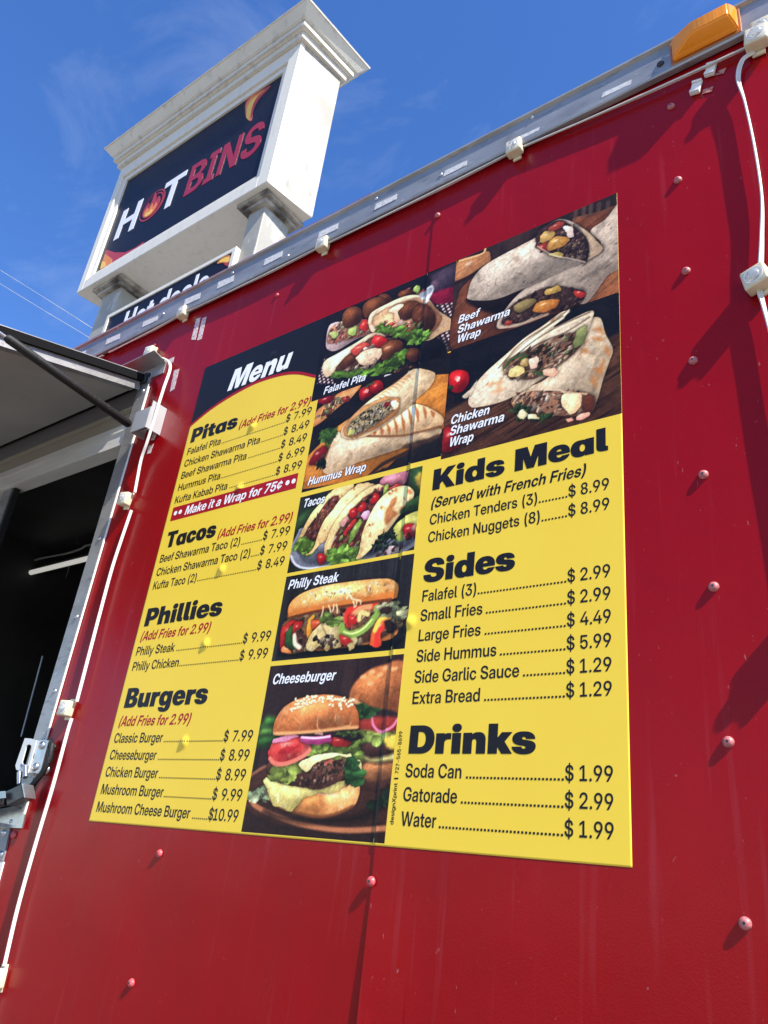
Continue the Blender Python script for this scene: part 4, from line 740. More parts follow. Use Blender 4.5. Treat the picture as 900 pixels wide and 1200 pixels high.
    p.shape([(245, 630), (260, 595), (330, 560), (385, 560), (400, 590), (360, 640), (290, 660)], (238, 222, 196), (180, 152, 126), 8, tex=[(p.noise(8), (206, 178, 150), 0.2, 0.9)])
    p.scatter([(170, 690), (250, 650), (380, 620), (360, 670), (200, 710)], 18, (12, 30), [(206, 186, 160), (170, 140, 120), (228, 208, 186)], asp=(0.3, 0.6))
    p.leaf([(90, 735), (140, 690), (220, 700), (330, 690), (400, 650), (470, 610), (530, 580), (535, 650), (470, 680), (380, 700), (250, 730)], (112, 164, 58), 26, (12, 32))
    p.shape([(410, 730), (440, 715), (540, 715), (520, 740), (450, 752)], (206, 206, 214), (150, 150, 162), 5)
    p.scatter([(450, 710), (540, 670), (600, 650), (560, 700)], 14, (8, 20), [(120, 80, 52), (80, 52, 40)])
    p.grain(); return p

def paint_hummus():
    p = Pic((482, 712, 854.6, 961.6), 355, 420, 5.143, 9)
    p.fill((24, 22, 26), (36, 30, 30), p.noise(40))
    # checked cloth strip at the top left
    sl, d = p.sdf([p.pt(q) for q in [(90, 250), (120, 50), (180, 90), (230, 190), (380, 140), (360, 160), (200, 215)]])
    u = (p.X[sl] * 0.9 + p.Y[sl] * 0.4) * p.RES / 3.6; v = (-p.X[sl] * 0.4 + p.Y[sl]) * p.RES / 3.6
    ch = np.clip(np.sin(u * 1.8) * 1.4 + np.sin(v * 1.8) * 1.4 - 0.4, 0, 1)[..., None]
    K = np.array((40, 30, 36.0)) + ch * (np.array((186, 172, 178.0)) - np.array((40, 30, 36.0))); mm = np.clip(d / 3 + 0.5, 0, 1)[..., None]
    p.C[sl] += mm * (K - p.C[sl])
    wood = [(p.noise(18, (8, 1), 0.35), (190, 118, 40), 0.0, 0.8), (p.noise(9, (10, 1), 0.35), (232, 178, 84), 0.3, 0.9)]
    p.shape([(0, 790), (20, 600), (200, 420), (330, 330), (500, 240), (700, 110), (890, 100), (870, 440), (760, 520), (560, 610), (470, 700), (300, 740)], (216, 150, 62), (160, 98, 34), 14, tex=wood, smooth=False)
    p.shape([(560, 640), (640, 560), (860, 430), (860, 700), (420, 720), (470, 670)], (32, 29, 31), (24, 22, 24), 10, edge=6, tex=[(p.noise(5, (5, 1), 0.5), (110, 104, 100), 0.45, 0.95)])
    p.stroke([(395, 715), (480, 640), (640, 560), (850, 440)], 10, (52, 36, 26), 4)
    # flat bread on the left and tomatoes
    p.shape([(60, 410), (80, 330), (150, 260), (250, 200), (350, 160), (300, 230), (200, 310), (110, 390)], (222, 170, 110), (150, 92, 48), 8, tex=[(p.noise(10), (236, 200, 150), 0.1, 0.8)])
    p.scatter([(80, 360), (120, 300), (220, 240), (260, 250), (160, 330)], 26, (10, 26), [(226, 196, 130), (186, 60, 50), (150, 160, 80), (238, 220, 180)])
    p.shape([(90, 270), (110, 235), (170, 225), (190, 250), (140, 280)], (150, 30, 34), (86, 14, 20), 8)
    for q in ([(340, 230), (345, 190), (385, 170), (415, 190), (420, 235), (390, 262), (355, 258)], [(400, 190), (420, 145), (465, 135), (485, 165), (478, 205), (440, 222)]):
        p.shape(q, (196, 40, 38), (92, 10, 18), 14)
    p.stroke([(375, 180), (400, 160), (430, 150)], 5, (60, 80, 40), 2)
    p.shape([(375, 195), (390, 188), (395, 205), (382, 212)], (240, 170, 160), (220, 130, 120), 2)
    p.shape([(360, 260), (440, 220), (500, 180), (480, 240), (400, 300)], (40, 26, 22), (26, 18, 18), 10, edge=8)
    # lower wrap
    p.shape([(125, 690), (135, 620), (180, 500), (215, 445), (260, 480), (380, 470), (560, 470), (700, 450), (830, 425), (820, 470), (720, 500), (600, 540), (450, 590), (330, 630), (200, 690)], (236, 226, 206), (164, 140, 108), 18, (-0.2, 0.85), tex=[(p.noise(18), (200, 170, 130), 0.15, 0.9), (p.noise(12, (2, 1), 0.3), (246, 240, 228), 0.2, 0.9), (p.noise(9, (2.5, 1), 0.2), (150, 106, 66), 0.55, 0.95)])
    p.shape([(600, 530), (720, 495), (820, 460), (830, 480), (740, 520), (640, 545)], (90, 66, 48), (50, 38, 32), 6, edge=6)
    # grilled wrap
    p.shape([(370, 470), (400, 440), (520, 360), (620, 290), (690, 282), (780, 310), (840, 350), (852, 385), (820, 420), (700, 450), (560, 470)], (240, 224, 194), (186, 154, 112), 14, (-0.1, 0.8), tex=[(p.noise(14), (214, 186, 146), 0.2, 0.9)])
    for (a, b) in (((428, 440), (432, 462)), ((468, 415), (478, 465)), ((508, 395), (522, 465)), ((550, 365), (568, 460)), ((592, 335), (612, 450)), ((635, 308), (652, 400)), ((680, 290), (700, 385)), ((730, 298), (744, 365)), ((775, 318), (792, 360))):
        p.stroke([a, ((a[0] + b[0]) / 2 + 5, (a[1] + b[1]) / 2), b], 9, (150, 86, 44), 4, 0.85, taper=True)
    p.stroke([(390, 468), (560, 468), (700, 448), (830, 412)], 5, (120, 84, 54), 3)
    # upper wrap
    p.shape([(235, 470), (235, 430), (270, 380), (350, 300), (450, 220), (560, 150), (640, 85), (685, 65), (790, 88), (798, 130), (760, 190), (680, 260), (600, 330), (480, 410), (380, 470), (290, 488)], (236, 226, 200), (172, 146, 108), 18, (-0.5, 0.5), tex=[(p.noise(16, (2.5, 1), 0.7), (206, 180, 138), 0.15, 0.9), (p.noise(10, (2.5, 1), 0.7), (176, 128, 76), 0.5, 0.95)])
    for i in range(9):
        x, y = 410 + i * 22, 250 - i * 16
        p.stroke([(x, y), (x + 46, y - 14), (x + 76, y + 4)], 4, (168, 118, 68), 3, 0.6, taper=True)
    p.stroke([(640, 85), (690, 110), (668, 190), (600, 260)], 7, (196, 180, 150), 4, 0.8); p.stroke([(685, 70), (700, 110), (690, 170)], 5, (214, 206, 186), 3)
    ring = [(255, 455), (250, 420), (300, 350), (380, 285), (470, 245), (545, 235), (585, 260), (560, 330), (480, 395), (380, 450), (300, 478)]
    p.shape(ring, (216, 170, 112), (140, 92, 52), 5)
    core = [(272, 450), (275, 410), (330, 350), (410, 295), (490, 262), (545, 258), (555, 300), (490, 365), (400, 425), (310, 462)]
    p.shape(core, (190, 176, 136), (90, 78, 56), 6)
    p.scatter(core, 170, (4, 14), [(226, 214, 180), (196, 176, 130), (86, 96, 52), (52, 60, 38), (210, 190, 150), (236, 230, 206), (150, 120, 84)], asp=(0.3, 0.8))
    p.shape([(485, 290), (500, 268), (525, 272), (515, 295)], (140, 40, 44), (90, 20, 28), 4)
    p.shape([(530, 270), (560, 262), (575, 285), (548, 315)], (238, 232, 214), (190, 176, 150), 4)
    p.shape([(268, 460), (285, 430), (310, 430), (305, 458)], (196, 206, 130), (140, 146, 84), 4)
    # garnish
    p.leaf([(95, 480), (140, 425), (190, 430), (200, 460), (170, 500), (150, 560), (130, 560), (140, 500)], (92, 140, 58), 14, (10, 22))
    p.shape([(45, 640), (60, 580), (120, 530), (145, 540), (130, 600), (90, 640)], (150, 34, 36), (80, 14, 20), 8)
    p.scatter([(80, 640), (120, 580), (140, 640), (120, 680)], 16, (10, 24), [(40, 56, 34), (30, 40, 28), (70, 90, 50)])
    p.grain(); return p

def paint_tacos():
    p = Pic((482, 518, 813, 700), 330, 540, 5.294, 11)
    p.fill((26, 26, 26), (44, 50, 42), p.noise(40))
    p.shape([(800, 60), (900, 40), (900, 260), (820, 240)], (52, 84, 50), (22, 36, 24), 12, edge=14)
    p.shape([(830, 110), (870, 80), (880, 170), (850, 170)], (196, 176, 70), (120, 104, 40), 8, edge=6)
    p.shape([(605, 150), (640, 100), (720, 70), (780, 70), (770, 140), (720, 160), (650, 160)], (214, 160, 176), (130, 66, 86), 12, tex=[(p.noise(10, (4, 1), 0.6), (236, 204, 212), 0.2, 0.9)])
    p.shape([(80, 470), (60, 420), (120, 330), (200, 300), (170, 400), (110, 460)], (58, 92, 52), (26, 40, 28), 10, edge=8)
    # plate
    p.shape([(55, 600), (60, 530), (100, 450), (160, 420), (500, 520), (860, 420), (870, 480), (820, 540), (700, 590), (420, 640), (160, 672), (90, 650)], (150, 160, 182), (98, 104, 124), 12, (0, 0.8))
    p.shape([(110, 600), (150, 540), (480, 560), (840, 470), (760, 545), (600, 580), (300, 640), (170, 640)], (86, 94, 112), (60, 66, 80), 10, edge=8)
    p.stroke([(60, 590), (90, 645), (160, 668), (300, 655)], 5, (186, 196, 214), 3)
    shell = lambda a: [(p.noise(14, (1, 1.6), a), (190, 160, 104), 0.25, 0.95), (p.noise(8), (250, 240, 206), 0.3, 0.9), (p.noise(11, (0.8, 1.8), a), (150, 92, 48), 0.5, 0.85)]
    inside = [(190, 60, 48), (214, 96, 70), (116, 70, 52), (90, 52, 44), (226, 190, 196), (170, 196, 96), (150, 40, 40), (206, 120, 90)]
    # left taco: back shell, filling, front shell
    p.shape([(90, 545), (110, 470), (180, 340), (270, 230), (350, 160), (420, 145), (450, 165), (380, 260), (260, 420), (200, 540), (150, 580)], (236, 216, 160), (180, 146, 92), 9, tex=shell(0.8))
    f1 = [(130, 500), (180, 400), (260, 290), (330, 220), (360, 240), (320, 330), (250, 450), (200, 530), (150, 540)]
    p.shape(f1, (120, 66, 52), (60, 32, 30), 6); p.scatter(f1, 100, (5, 20), inside, asp=(0.2, 0.6), ang=1.0)
    p.leaf([(85, 545), (110, 490), (150, 480), (200, 510), (180, 570), (130, 570)], (132, 186, 74), 14, (12, 28))
    p.shape([(150, 585), (200, 540), (240, 420), (320, 300), (400, 210), (470, 150), (540, 140), (580, 165), (520, 230), (400, 350), (310, 460), (230, 530), (190, 575)], (240, 222, 170), (186, 152, 100), 10, tex=shell(0.9))
    # middle taco
    p.shape([(275, 600), (270, 540), (300, 440), (370, 330), (460, 230), (540, 170), (610, 150), (650, 180), (600, 260), (480, 430), (400, 560), (330, 620)], (238, 220, 168), (184, 150, 98), 9, tex=shell(0.8))
    f2 = [(310, 560), (330, 480), (390, 370), (470, 270), (560, 200), (640, 170), (690, 180), (640, 280), (560, 400), (490, 500), (440, 570), (360, 590)]
    p.shape(f2, (126, 66, 52), (60, 32, 30), 6); p.scatter(f2, 150, (5, 20), inside, asp=(0.22, 0.7), ang=0.9)
    for q in ([(420, 340), (430, 305), (470, 300), (465, 345), (440, 360)], [(470, 315), (490, 270), (520, 265), (515, 310), (490, 330)], [(550, 260), (565, 215), (595, 205), (600, 245), (575, 270)]):
        p.shape(q, (206, 46, 42), (126, 18, 26), 6)
    p.shape([(385, 450), (410, 410), (450, 365), (462, 375), (420, 430), (395, 465)], (214, 66, 50), (140, 30, 30), 5)
    p.shape([(415, 500), (435, 430), (480, 365), (495, 390), (460, 460), (430, 510)], (150, 182, 84), (84, 112, 44), 6)
    p.shape([(490, 345), (510, 320), (545, 312), (545, 350), (515, 365)], (232, 206, 222), (170, 120, 160), 5)
    p.shape([(365, 400), (380, 370), (410, 345), (410, 375), (385, 410)], (226, 190, 180), (160, 110, 110), 5)
    p.shape([(625, 215), (640, 160), (660, 150), (665, 180), (640, 225)], (170, 190, 90), (100, 124, 50), 5)
    p.shape([(660, 180), (700, 150), (740, 150), (720, 175), (680, 190)], (214, 84, 60), (150, 40, 34), 5)
    p.leaf([(270, 600), (300, 560), (380, 540), (420, 560), (470, 560), (470, 610), (400, 620), (330, 630)], (136, 192, 78), 20, (14, 32))
    p.shape([(220, 600), (240, 575), (275, 590), (270, 630), (240, 640)], (190, 40, 38), (110, 16, 24), 5)
    # right taco, plain side showing
    p.shape([(460, 610), (480, 560), (500, 450), (540, 350), (600, 250), (680, 180), (760, 158), (810, 180), (825, 215), (800, 270), (730, 340), (670, 420), (600, 500), (530, 570), (490, 605)], (242, 228, 184), (190, 162, 112), 14, (-0.4, 0.6), tex=shell(0.7))
    p.shape([(640, 390), (650, 300), (690, 235), (715, 240), (690, 300), (720, 330), (690, 360), (660, 390)], (176, 112, 58), (140, 84, 44), 8, edge=6, op=0.85)
    for q in ([(700, 190), (712, 180)], [(780, 190), (810, 210)], [(560, 400), (570, 390)], [(610, 300), (625, 290)], [(540, 470), (552, 460)], [(740, 300), (752, 290)]):
        p.stroke(q, 10, (166, 104, 56), 6, 0.8, taper=True)
    # lime, herbs, chillies on the right
    p.shape([(680, 470), (720, 380), (860, 310), (870, 360), (830, 400), (760, 440), (740, 490)], (206, 206, 120), (140, 146, 66), 9, tex=[(p.noise(8, (1, 3), 0.4), (230, 228, 160), 0.2, 0.9)])
    p.shape([(740, 330), (780, 270), (870, 220), (870, 290), (800, 320)], (66, 106, 52), (30, 50, 30), 9)
    p.stroke([(680, 470), (745, 495), (750, 450)], 5, (120, 150, 60), 3)
    p.shape([(750, 420), (790, 395), (835, 420), (830, 470), (790, 480)], (200, 44, 44), (110, 16, 26), 7)
    p.scatter([(750, 420), (840, 400), (840, 470), (770, 480)], 10, (8, 20), [(220, 70, 60), (236, 160, 150), (160, 26, 34)])
    p.scatter([(560, 540), (600, 470), (680, 430), (720, 500), (680, 550), (600, 560)], 80, (6, 20), [(36, 62, 40), (24, 42, 30), (62, 96, 58)], asp=(0.15, 0.4))
    p.scatter([(560, 590), (680, 540), (760, 540), (700, 580)], 14, (8, 18), [(214, 196, 206), (120, 60, 70), (180, 170, 176)])
    p.grain(); return p

def paint_philly():
    p = Pic((482, 326, 815, 510), 310, 640, 4.865, 13)
    p.fill((30, 30, 34), (46, 46, 50), p.noise(30, (1, 5), 0.0))
    p.mix(np.clip(p.noise(7, (1, 9)) * 1.6 - 0.3, 0, 0.8), (18, 18, 21)); p.mix(np.clip(p.noise(4, (1, 14)) * 1.6 - 0.6, 0, 0.6), (66, 66, 70))
    p.shape([(80, 600), (130, 560), (500, 560), (780, 520), (740, 590), (500, 615), (120, 635)], (16, 16, 18), (14, 14, 16), 10, edge=14)
    # lower bun
    p.shape([(100, 610), (110, 560), (300, 540), (560, 500), (740, 470), (770, 490), (720, 525), (600, 555), (450, 580), (250, 600), (140, 612)], (222, 160, 90), (150, 92, 44), 8)
    fil = [(98, 590), (95, 480), (140, 420), (250, 390), (480, 340), (700, 310), (770, 350), (800, 400), (780, 460), (700, 510), (520, 560), (300, 590), (150, 605)]
    p.shape(fil, (150, 108, 72), (62, 40, 32), 8, tex=[(p.noise(9), (90, 60, 44), 0.1, 0.8)])
    p.scatter(fil, 210, (5, 20), [(96, 62, 48), (66, 42, 36), (150, 104, 70), (206, 190, 140), (176, 150, 96), (120, 76, 54), (222, 212, 176)], asp=(0.3, 0.8))
    # peppers left
    p.shape([(96, 600), (92, 500), (120, 445), (175, 418), (190, 440), (140, 480), (118, 560)], (202, 52, 42), (120, 18, 22), 7)
    p.shape([(120, 520), (140, 470), (165, 455), (160, 510), (175, 575), (150, 590), (128, 560)], (62, 116, 56), (26, 56, 30), 6)
    p.shape([(165, 520), (160, 470), (190, 425), (215, 430), (212, 460), (185, 480)], (198, 48, 42), (116, 18, 24), 6)
    p.stroke([(172, 510), (175, 555), (200, 578)], 10, (232, 206, 190), 4); p.stroke([(190, 500), (225, 520), (222, 560)], 9, (70, 44, 40), 4)
    p.shape([(240, 520), (245, 440), (265, 400), (285, 395), (275, 450), (262, 520)], (236, 182, 60), (180, 116, 28), 5)
    p.shape([(270, 470), (275, 430), (340, 430), (345, 450), (290, 470)], (222, 104, 52), (150, 56, 30), 5)
    p.shape([(105, 610), (102, 575), (130, 580), (150, 610)], (238, 168, 110), (190, 110, 60), 5)
    # cheese and lettuce
    ch = [(p.noise(9), (240, 234, 200), 0.1, 0.9)]
    for q in ([(260, 600), (240, 560), (300, 460), (350, 450), (360, 520), (380, 560), (360, 600), (320, 570)], [(350, 500), (340, 440), (420, 400), (470, 420), (440, 480), (440, 560), (400, 580)],
              [(480, 585), (470, 540), (520, 520), (525, 550), (500, 590)]):
        p.shape(q, (214, 204, 150), (150, 132, 84), 7, tex=ch)
    p.leaf([(320, 400), (360, 380), (400, 410), (440, 430), (430, 450), (370, 440), (330, 420)], (140, 180, 84), 12, (10, 24))
    p.scatter([(280, 520), (330, 500), (420, 540), (400, 570), (300, 550)], 22, (8, 18), [(70, 46, 40), (170, 150, 120), (100, 66, 52), (206, 196, 160)])
    # rings of red, green and orange pepper
    p.stroke([(490, 430), (480, 400), (500, 360), (560, 330), (620, 325)], 24, (206, 52, 42), 5); p.stroke([(500, 430), (510, 390), (560, 350), (600, 345)], 13, (232, 150, 104), 5)
    p.shape([(478, 440), (480, 400), (510, 395), (530, 430), (510, 450)], (222, 60, 50), (140, 26, 28), 6)
    p.stroke([(540, 420), (550, 380), (590, 390)], 10, (226, 196, 130), 4)
    p.stroke([(440, 460), (450, 490), (490, 505), (560, 480), (620, 420), (650, 370), (640, 355)], 15, (126, 164, 76), 4)
    p.stroke([(452, 490), (500, 500), (560, 474), (612, 420)], 4, (196, 220, 140), 2)
    p.shape([(600, 560), (610, 500), (640, 430), (690, 395), (720, 400), (690, 440), (660, 500), (665, 560), (640, 580)], (232, 130, 62), (170, 62, 34), 8)
    p.stroke([(640, 560), (645, 500), (670, 470)], 12, (214, 52, 42), 5); p.stroke([(630, 480), (660, 420), (715, 402)], 10, (240, 190, 80), 4)
    p.shape([(430, 510), (470, 520), (500, 545), (460, 570), (440, 560)], (206, 60, 46), (130, 26, 28), 6)
    p.shape([(700, 470), (690, 430), (740, 440), (755, 470), (725, 500)], (56, 40, 42), (30, 22, 26), 7)
    p.leaf([(660, 350), (720, 325), (780, 360), (800, 400), (770, 430), (720, 410), (690, 380)], (196, 208, 160), 10, (12, 28))
    p.shape([(655, 370), (690, 345), (720, 350), (700, 385)], (66, 44, 40), (40, 28, 28), 6)
    # upper bun
    p.shape([(140, 400), (135, 360), (160, 310), (230, 262), (350, 225), (500, 202), (640, 188), (720, 190), (765, 225), (765, 275), (740, 300), (600, 315), (420, 345), (250, 375), (170, 410)], (238, 206, 140), (176, 104, 42), 14, (-0.1, 0.9), tex=[(p.noise(8), (246, 234, 196), 0.05, 0.8), (p.noise(11), (206, 148, 70), 0.3, 0.9)])
    p.stroke([(145, 395), (220, 370), (420, 335), (600, 305), (740, 278)], 13, (190, 112, 46), 7, 0.8); p.stroke([(150, 408), (250, 384), (420, 350), (600, 322), (720, 306)], 6, (96, 52, 30), 3)
    p.shape([(580, 250), (592, 238), (608, 244), (596, 258)], (190, 110, 46), (150, 84, 36), 3)
    p.scatter([(200, 300), (350, 240), (640, 200), (740, 230), (700, 260), (350, 310)], 60, (3, 7), [(250, 240, 210), (206, 160, 90)], contrast=0.8)
    # melted strings
    for (x0, y0, x1, y1) in ((335, 345, 325, 400), (365, 340, 378, 378), (395, 335, 388, 372), (410, 335, 415, 380), (505, 315, 512, 350), (525, 312, 520, 345), (545, 310, 548, 330)):
        p.stroke([(x0, y0), ((x0 + x1) / 2 + 3, (y0 + y1) / 2), (x1, y1)], 3.4, (222, 208, 172), 2.4, 0.85)
    p.stroke([(470, 300), (480, 265), (500, 300), (540, 310)], 4, (232, 220, 190), 2, 0.7)
    p.grain(); return p

def paint_burger():
    p = Pic((482, 4, 815, 316), 275, 760, 4.39, 17)
    p.fill((44, 30, 34), (58, 42, 44), p.noise(50, (1, 6)))
    p.mix(np.clip(p.noise(12, (1, 12)) - 0.1, 0, 0.7), (28, 19, 23))
    # green blur on the left
    for q, c in (([(130, 400), (170, 350), (230, 360), (230, 400), (150, 420)], (74, 140, 62)), ([(120, 450), (150, 415), (230, 420), (210, 450)], (110, 176, 84)), ([(115, 500), (130, 460), (230, 450), (200, 500), (150, 510)], (58, 116, 52))):
        p.shape(q, c, [v * 0.5 for v in c], 10, edge=12)
    # board
    wood = [(p.noise(9, (12, 1), -0.06), (44, 26, 24), 0.0, 0.7), (p.noise(5, (16, 1), -0.06), (104, 72, 56), 0.4, 0.95)]
    p.shape([(0, 1040), (60, 740), (100, 650), (200, 600), (500, 640), (900, 660), (900, 1040)], (70, 42, 36), (48, 28, 26), 6, tex=wood)
    p.shape([(20, 1040), (50, 830), (120, 860), (300, 920), (600, 940), (840, 930), (840, 1040)], (46, 28, 28), (34, 20, 22), 6, edge=5, tex=[(p.noise(8, (10, 1), -0.1), (72, 46, 38), 0.2, 0.9)])
    p.stroke([(78, 770), (110, 810), (200, 855), (350, 905), (560, 935), (800, 925)], 9, (184, 122, 84), 4, 0.85)
    p.stroke([(75, 660), (150, 610), (220, 590)], 6, (170, 116, 84), 4, 0.7)
    p.shape([(150, 830), (300, 870), (600, 860), (760, 800), (680, 880), (400, 900), (200, 870)], (28, 16, 17), (24, 14, 15), 10, edge=16)
    # blurred burger behind
    p.shape([(640, 620), (700, 570), (830, 580), (840, 640), (800, 670), (660, 670)], (170, 120, 76), (110, 70, 44), 12, edge=8)
    p.shape([(630, 560), (640, 480), (720, 450), (850, 470), (850, 560), (740, 590)], (74, 46, 42), (40, 26, 26), 10, edge=8)
    p.shape([(640, 545), (720, 560), (830, 540), (840, 570), (700, 580)], (206, 206, 150), (150, 146, 90), 6, edge=7)
    p.leaf([(630, 430), (700, 420), (760, 440), (830, 420), (850, 470), (760, 470), (680, 480)], (150, 176, 88), 12, (14, 34))
    p.shape([(770, 470), (830, 440), (850, 480), (830, 530), (790, 510)], (232, 216, 90), (180, 160, 60), 8, edge=6)
    p.shape([(625, 410), (640, 370), (720, 350), (850, 360), (850, 420), (760, 430), (680, 425)], (176, 66, 54), (110, 36, 34), 8, edge=6)
    p.stroke([(705, 350), (715, 400), (750, 432), (810, 410), (840, 370)], 5, (206, 120, 160), 3)
    p.leaf([(615, 290), (660, 280), (720, 310), (700, 350), (650, 365), (630, 330)], (56, 100, 54), 8, (14, 30))
    p.shape([(600, 290), (590, 250), (610, 190), (680, 120), (760, 88), (880, 80), (880, 320), (800, 320), (700, 300), (640, 270)], (206, 138, 82), (132, 74, 42), 26, (-0.5, 0.7), edge=5, tex=[(p.noise(14, (1, 2)), (176, 108, 60), 0.2, 0.9)])
    p.shape([(592, 285), (590, 255), (625, 265), (660, 285), (620, 290)], (222, 186, 140), (170, 124, 84), 6, edge=4)
    for x, y in ((655, 150), (700, 125), (740, 140), (770, 105), (690, 185), (820, 110)):
        p.stroke([(x, y), (x + 14, y - 3)], 7, (226, 176, 124), 5, 0.8)
    # lower bun
    p.shape([(165, 690), (180, 780), (250, 830), (330, 850), (430, 868), (520, 855), (600, 820), (632, 780), (640, 700), (560, 680), (350, 700)], (236, 196, 134), (176, 112, 58), 16, (0.5, 0.5), tex=[(p.noise(10), (244, 220, 176), 0.2, 0.9), (p.noise(14), (206, 146, 82), 0.3, 0.95)])
    p.shape([(330, 800), (350, 760), (450, 745), (470, 800), (440, 855), (360, 850)], (220, 160, 92), (176, 110, 56), 16, edge=12, op=0.8)
    p.stroke([(300, 842), (430, 866), (520, 852), (610, 812)], 6, (104, 62, 36), 4, 0.85)
    # sauce
    p.shape([(150, 690), (165, 660), (200, 670), (300, 690), (400, 710), (480, 690), (560, 680), (550, 725), (500, 745), (440, 740), (400, 760), (360, 770), (330, 800), (285, 840), (240, 815), (195, 800), (172, 740)], (216, 214, 146), (150, 142, 78), 10, (-0.4, 0.6), tex=[(p.noise(16), (236, 234, 180), 0.2, 0.9)])
    p.shape([(210, 760), (225, 740), (235, 775), (222, 795)], (240, 238, 196), (220, 216, 150), 4)
    # patty
    p.shape([(170, 620), (175, 580), (230, 580), (340, 600), (380, 580), (470, 550), (560, 545), (596, 570), (580, 650), (520, 690), (420, 725), (340, 710), (250, 690), (185, 660)], (128, 82, 66), (54, 30, 28), 12, (0.1, 0.8), tex=[(p.noise(7), (176, 124, 100), 0.15, 0.8), (p.noise(6), (60, 34, 30), 0.25, 0.8)])
    p.scatter([(290, 640), (380, 600), (560, 560), (580, 620), (480, 690), (340, 700)], 110, (4, 12), [(150, 100, 82), (110, 66, 54), (190, 140, 116), (72, 42, 38)], asp=(0.5, 1))
    p.stroke([(470, 590), (530, 560), (580, 560)], 6, (206, 110, 90), 4, 0.8)
    # lettuce, tomato, onion, cheese
    p.leaf([(180, 650), (200, 600), (260, 590), (320, 590), (310, 640), (270, 680), (220, 670)], (168, 196, 92), 14, (14, 34))
    p.leaf([(380, 540), (400, 490), (470, 510), (560, 500), (630, 480), (650, 540), (620, 570), (500, 545)], (150, 186, 84), 22, (14, 32))
    p.shape([(330, 600), (380, 560), (480, 535), (590, 545), (600, 565), (540, 555), (440, 580), (370, 636)], (238, 236, 196), (196, 188, 130), 6)
    p.shape([(620, 570), (650, 580), (655, 640), (620, 640), (605, 600)], (226, 226, 176), (170, 164, 110), 7)
    p.shape([(180, 560), (185, 500), (230, 460), (300, 450), (370, 480), (390, 520), (350, 560), (260, 598), (205, 590)], (216, 84, 76), (160, 36, 42), 9, (-0.2, 0.6), tex=[(p.noise(14, (1, 2), 0.7), (240, 160, 140), 0.15, 0.8)])
    p.stroke([(182, 565), (210, 592), (270, 590), (350, 556), (388, 522)], 8, (236, 120, 104), 3)
    p.shape([(230, 535), (265, 505), (330, 500), (300, 530), (250, 555)], (178, 36, 44), (140, 22, 34), 5, edge=5, op=0.8)
    p.shape([(198, 495), (205, 465), (260, 450), (330, 455), (260, 480)], (232, 176, 206), (176, 100, 140), 5)
    p.shape([(480, 480), (520, 460), (590, 470), (580, 500), (500, 500)], (186, 50, 44), (116, 22, 28), 6)
    p.shape([(335, 465), (350, 452), (420, 455), (495, 445), (498, 475), (470, 492), (400, 496), (350, 485)], (190, 86, 150), (130, 40, 96), 8)
    p.stroke([(345, 460), (420, 464), (490, 455)], 4, (236, 190, 220), 2)
    p.shape([(412, 440), (425, 425), (455, 430), (450, 450)], (232, 206, 196), (180, 140, 130), 4)
    p.shape([(530, 450), (580, 430), (650, 455), (640, 475), (590, 475)], (56, 30, 48), (30, 18, 28), 6)
    p.leaf([(540, 440), (600, 425), (640, 440), (600, 455)], (96, 120, 62), 6, (10, 20))
    p.leaf([(570, 700), (580, 620), (610, 580), (630, 630), (668, 680), (630, 690)], (58, 112, 60), 10, (14, 30))
    p.leaf([(65, 760), (90, 740), (140, 715), (165, 740), (160, 780), (110, 770)], (176, 206, 160), 10, (12, 30))
    p.leaf([(720, 810), (760, 750), (810, 710), (815, 790)], (44, 70, 46), 4, (14, 30))
    # upper bun
    p.shape([(205, 446), (198, 420), (215, 360), (260, 300), (340, 258), (440, 240), (530, 245), (600, 275), (634, 330), (640, 390), (630, 415), (550, 420), (450, 432), (330, 442), (250, 450)], (226, 158, 96), (150, 82, 42), 26, (-0.35, 0.75), tex=[(p.noise(22, (1, 1.5)), (240, 190, 134), 0.2, 0.95), (p.noise(16), (190, 116, 62), 0.35, 0.95)])
    for q in ([(430, 340), (425, 400), (440, 425)], [(300, 350), (340, 390)], [(520, 340), (515, 380)], [(560, 400), (590, 400), (600, 380)]):
        p.stroke(q, 2.4, (232, 176, 120), 2, 0.7, taper=True)
    p.stroke([(205, 440), (330, 436), (450, 426), (550, 414), (630, 408)], 6, (236, 186, 130), 4, 0.7)
    rr = random.Random(4)
    for i in range(90):
        t = rr.random(); x = 300 + 310 * t + rr.gauss(0, 14); y = 300 - 46 * math.sin(t * 3.0) + rr.gauss(0, 17)
        if y < 246 or x > 618: continue
        a = rr.uniform(0, 3.14)
        p.stroke([(x, y + 3), (x + 9 * math.cos(a), y + 3 + 5 * math.sin(a))], 4.4, (150, 90, 50), 2, 0.7); p.stroke([(x, y), (x + 9 * math.cos(a), y + 5 * math.sin(a))], 4.2, (246, 226, 186), 1.6)
    p.grain(); return p

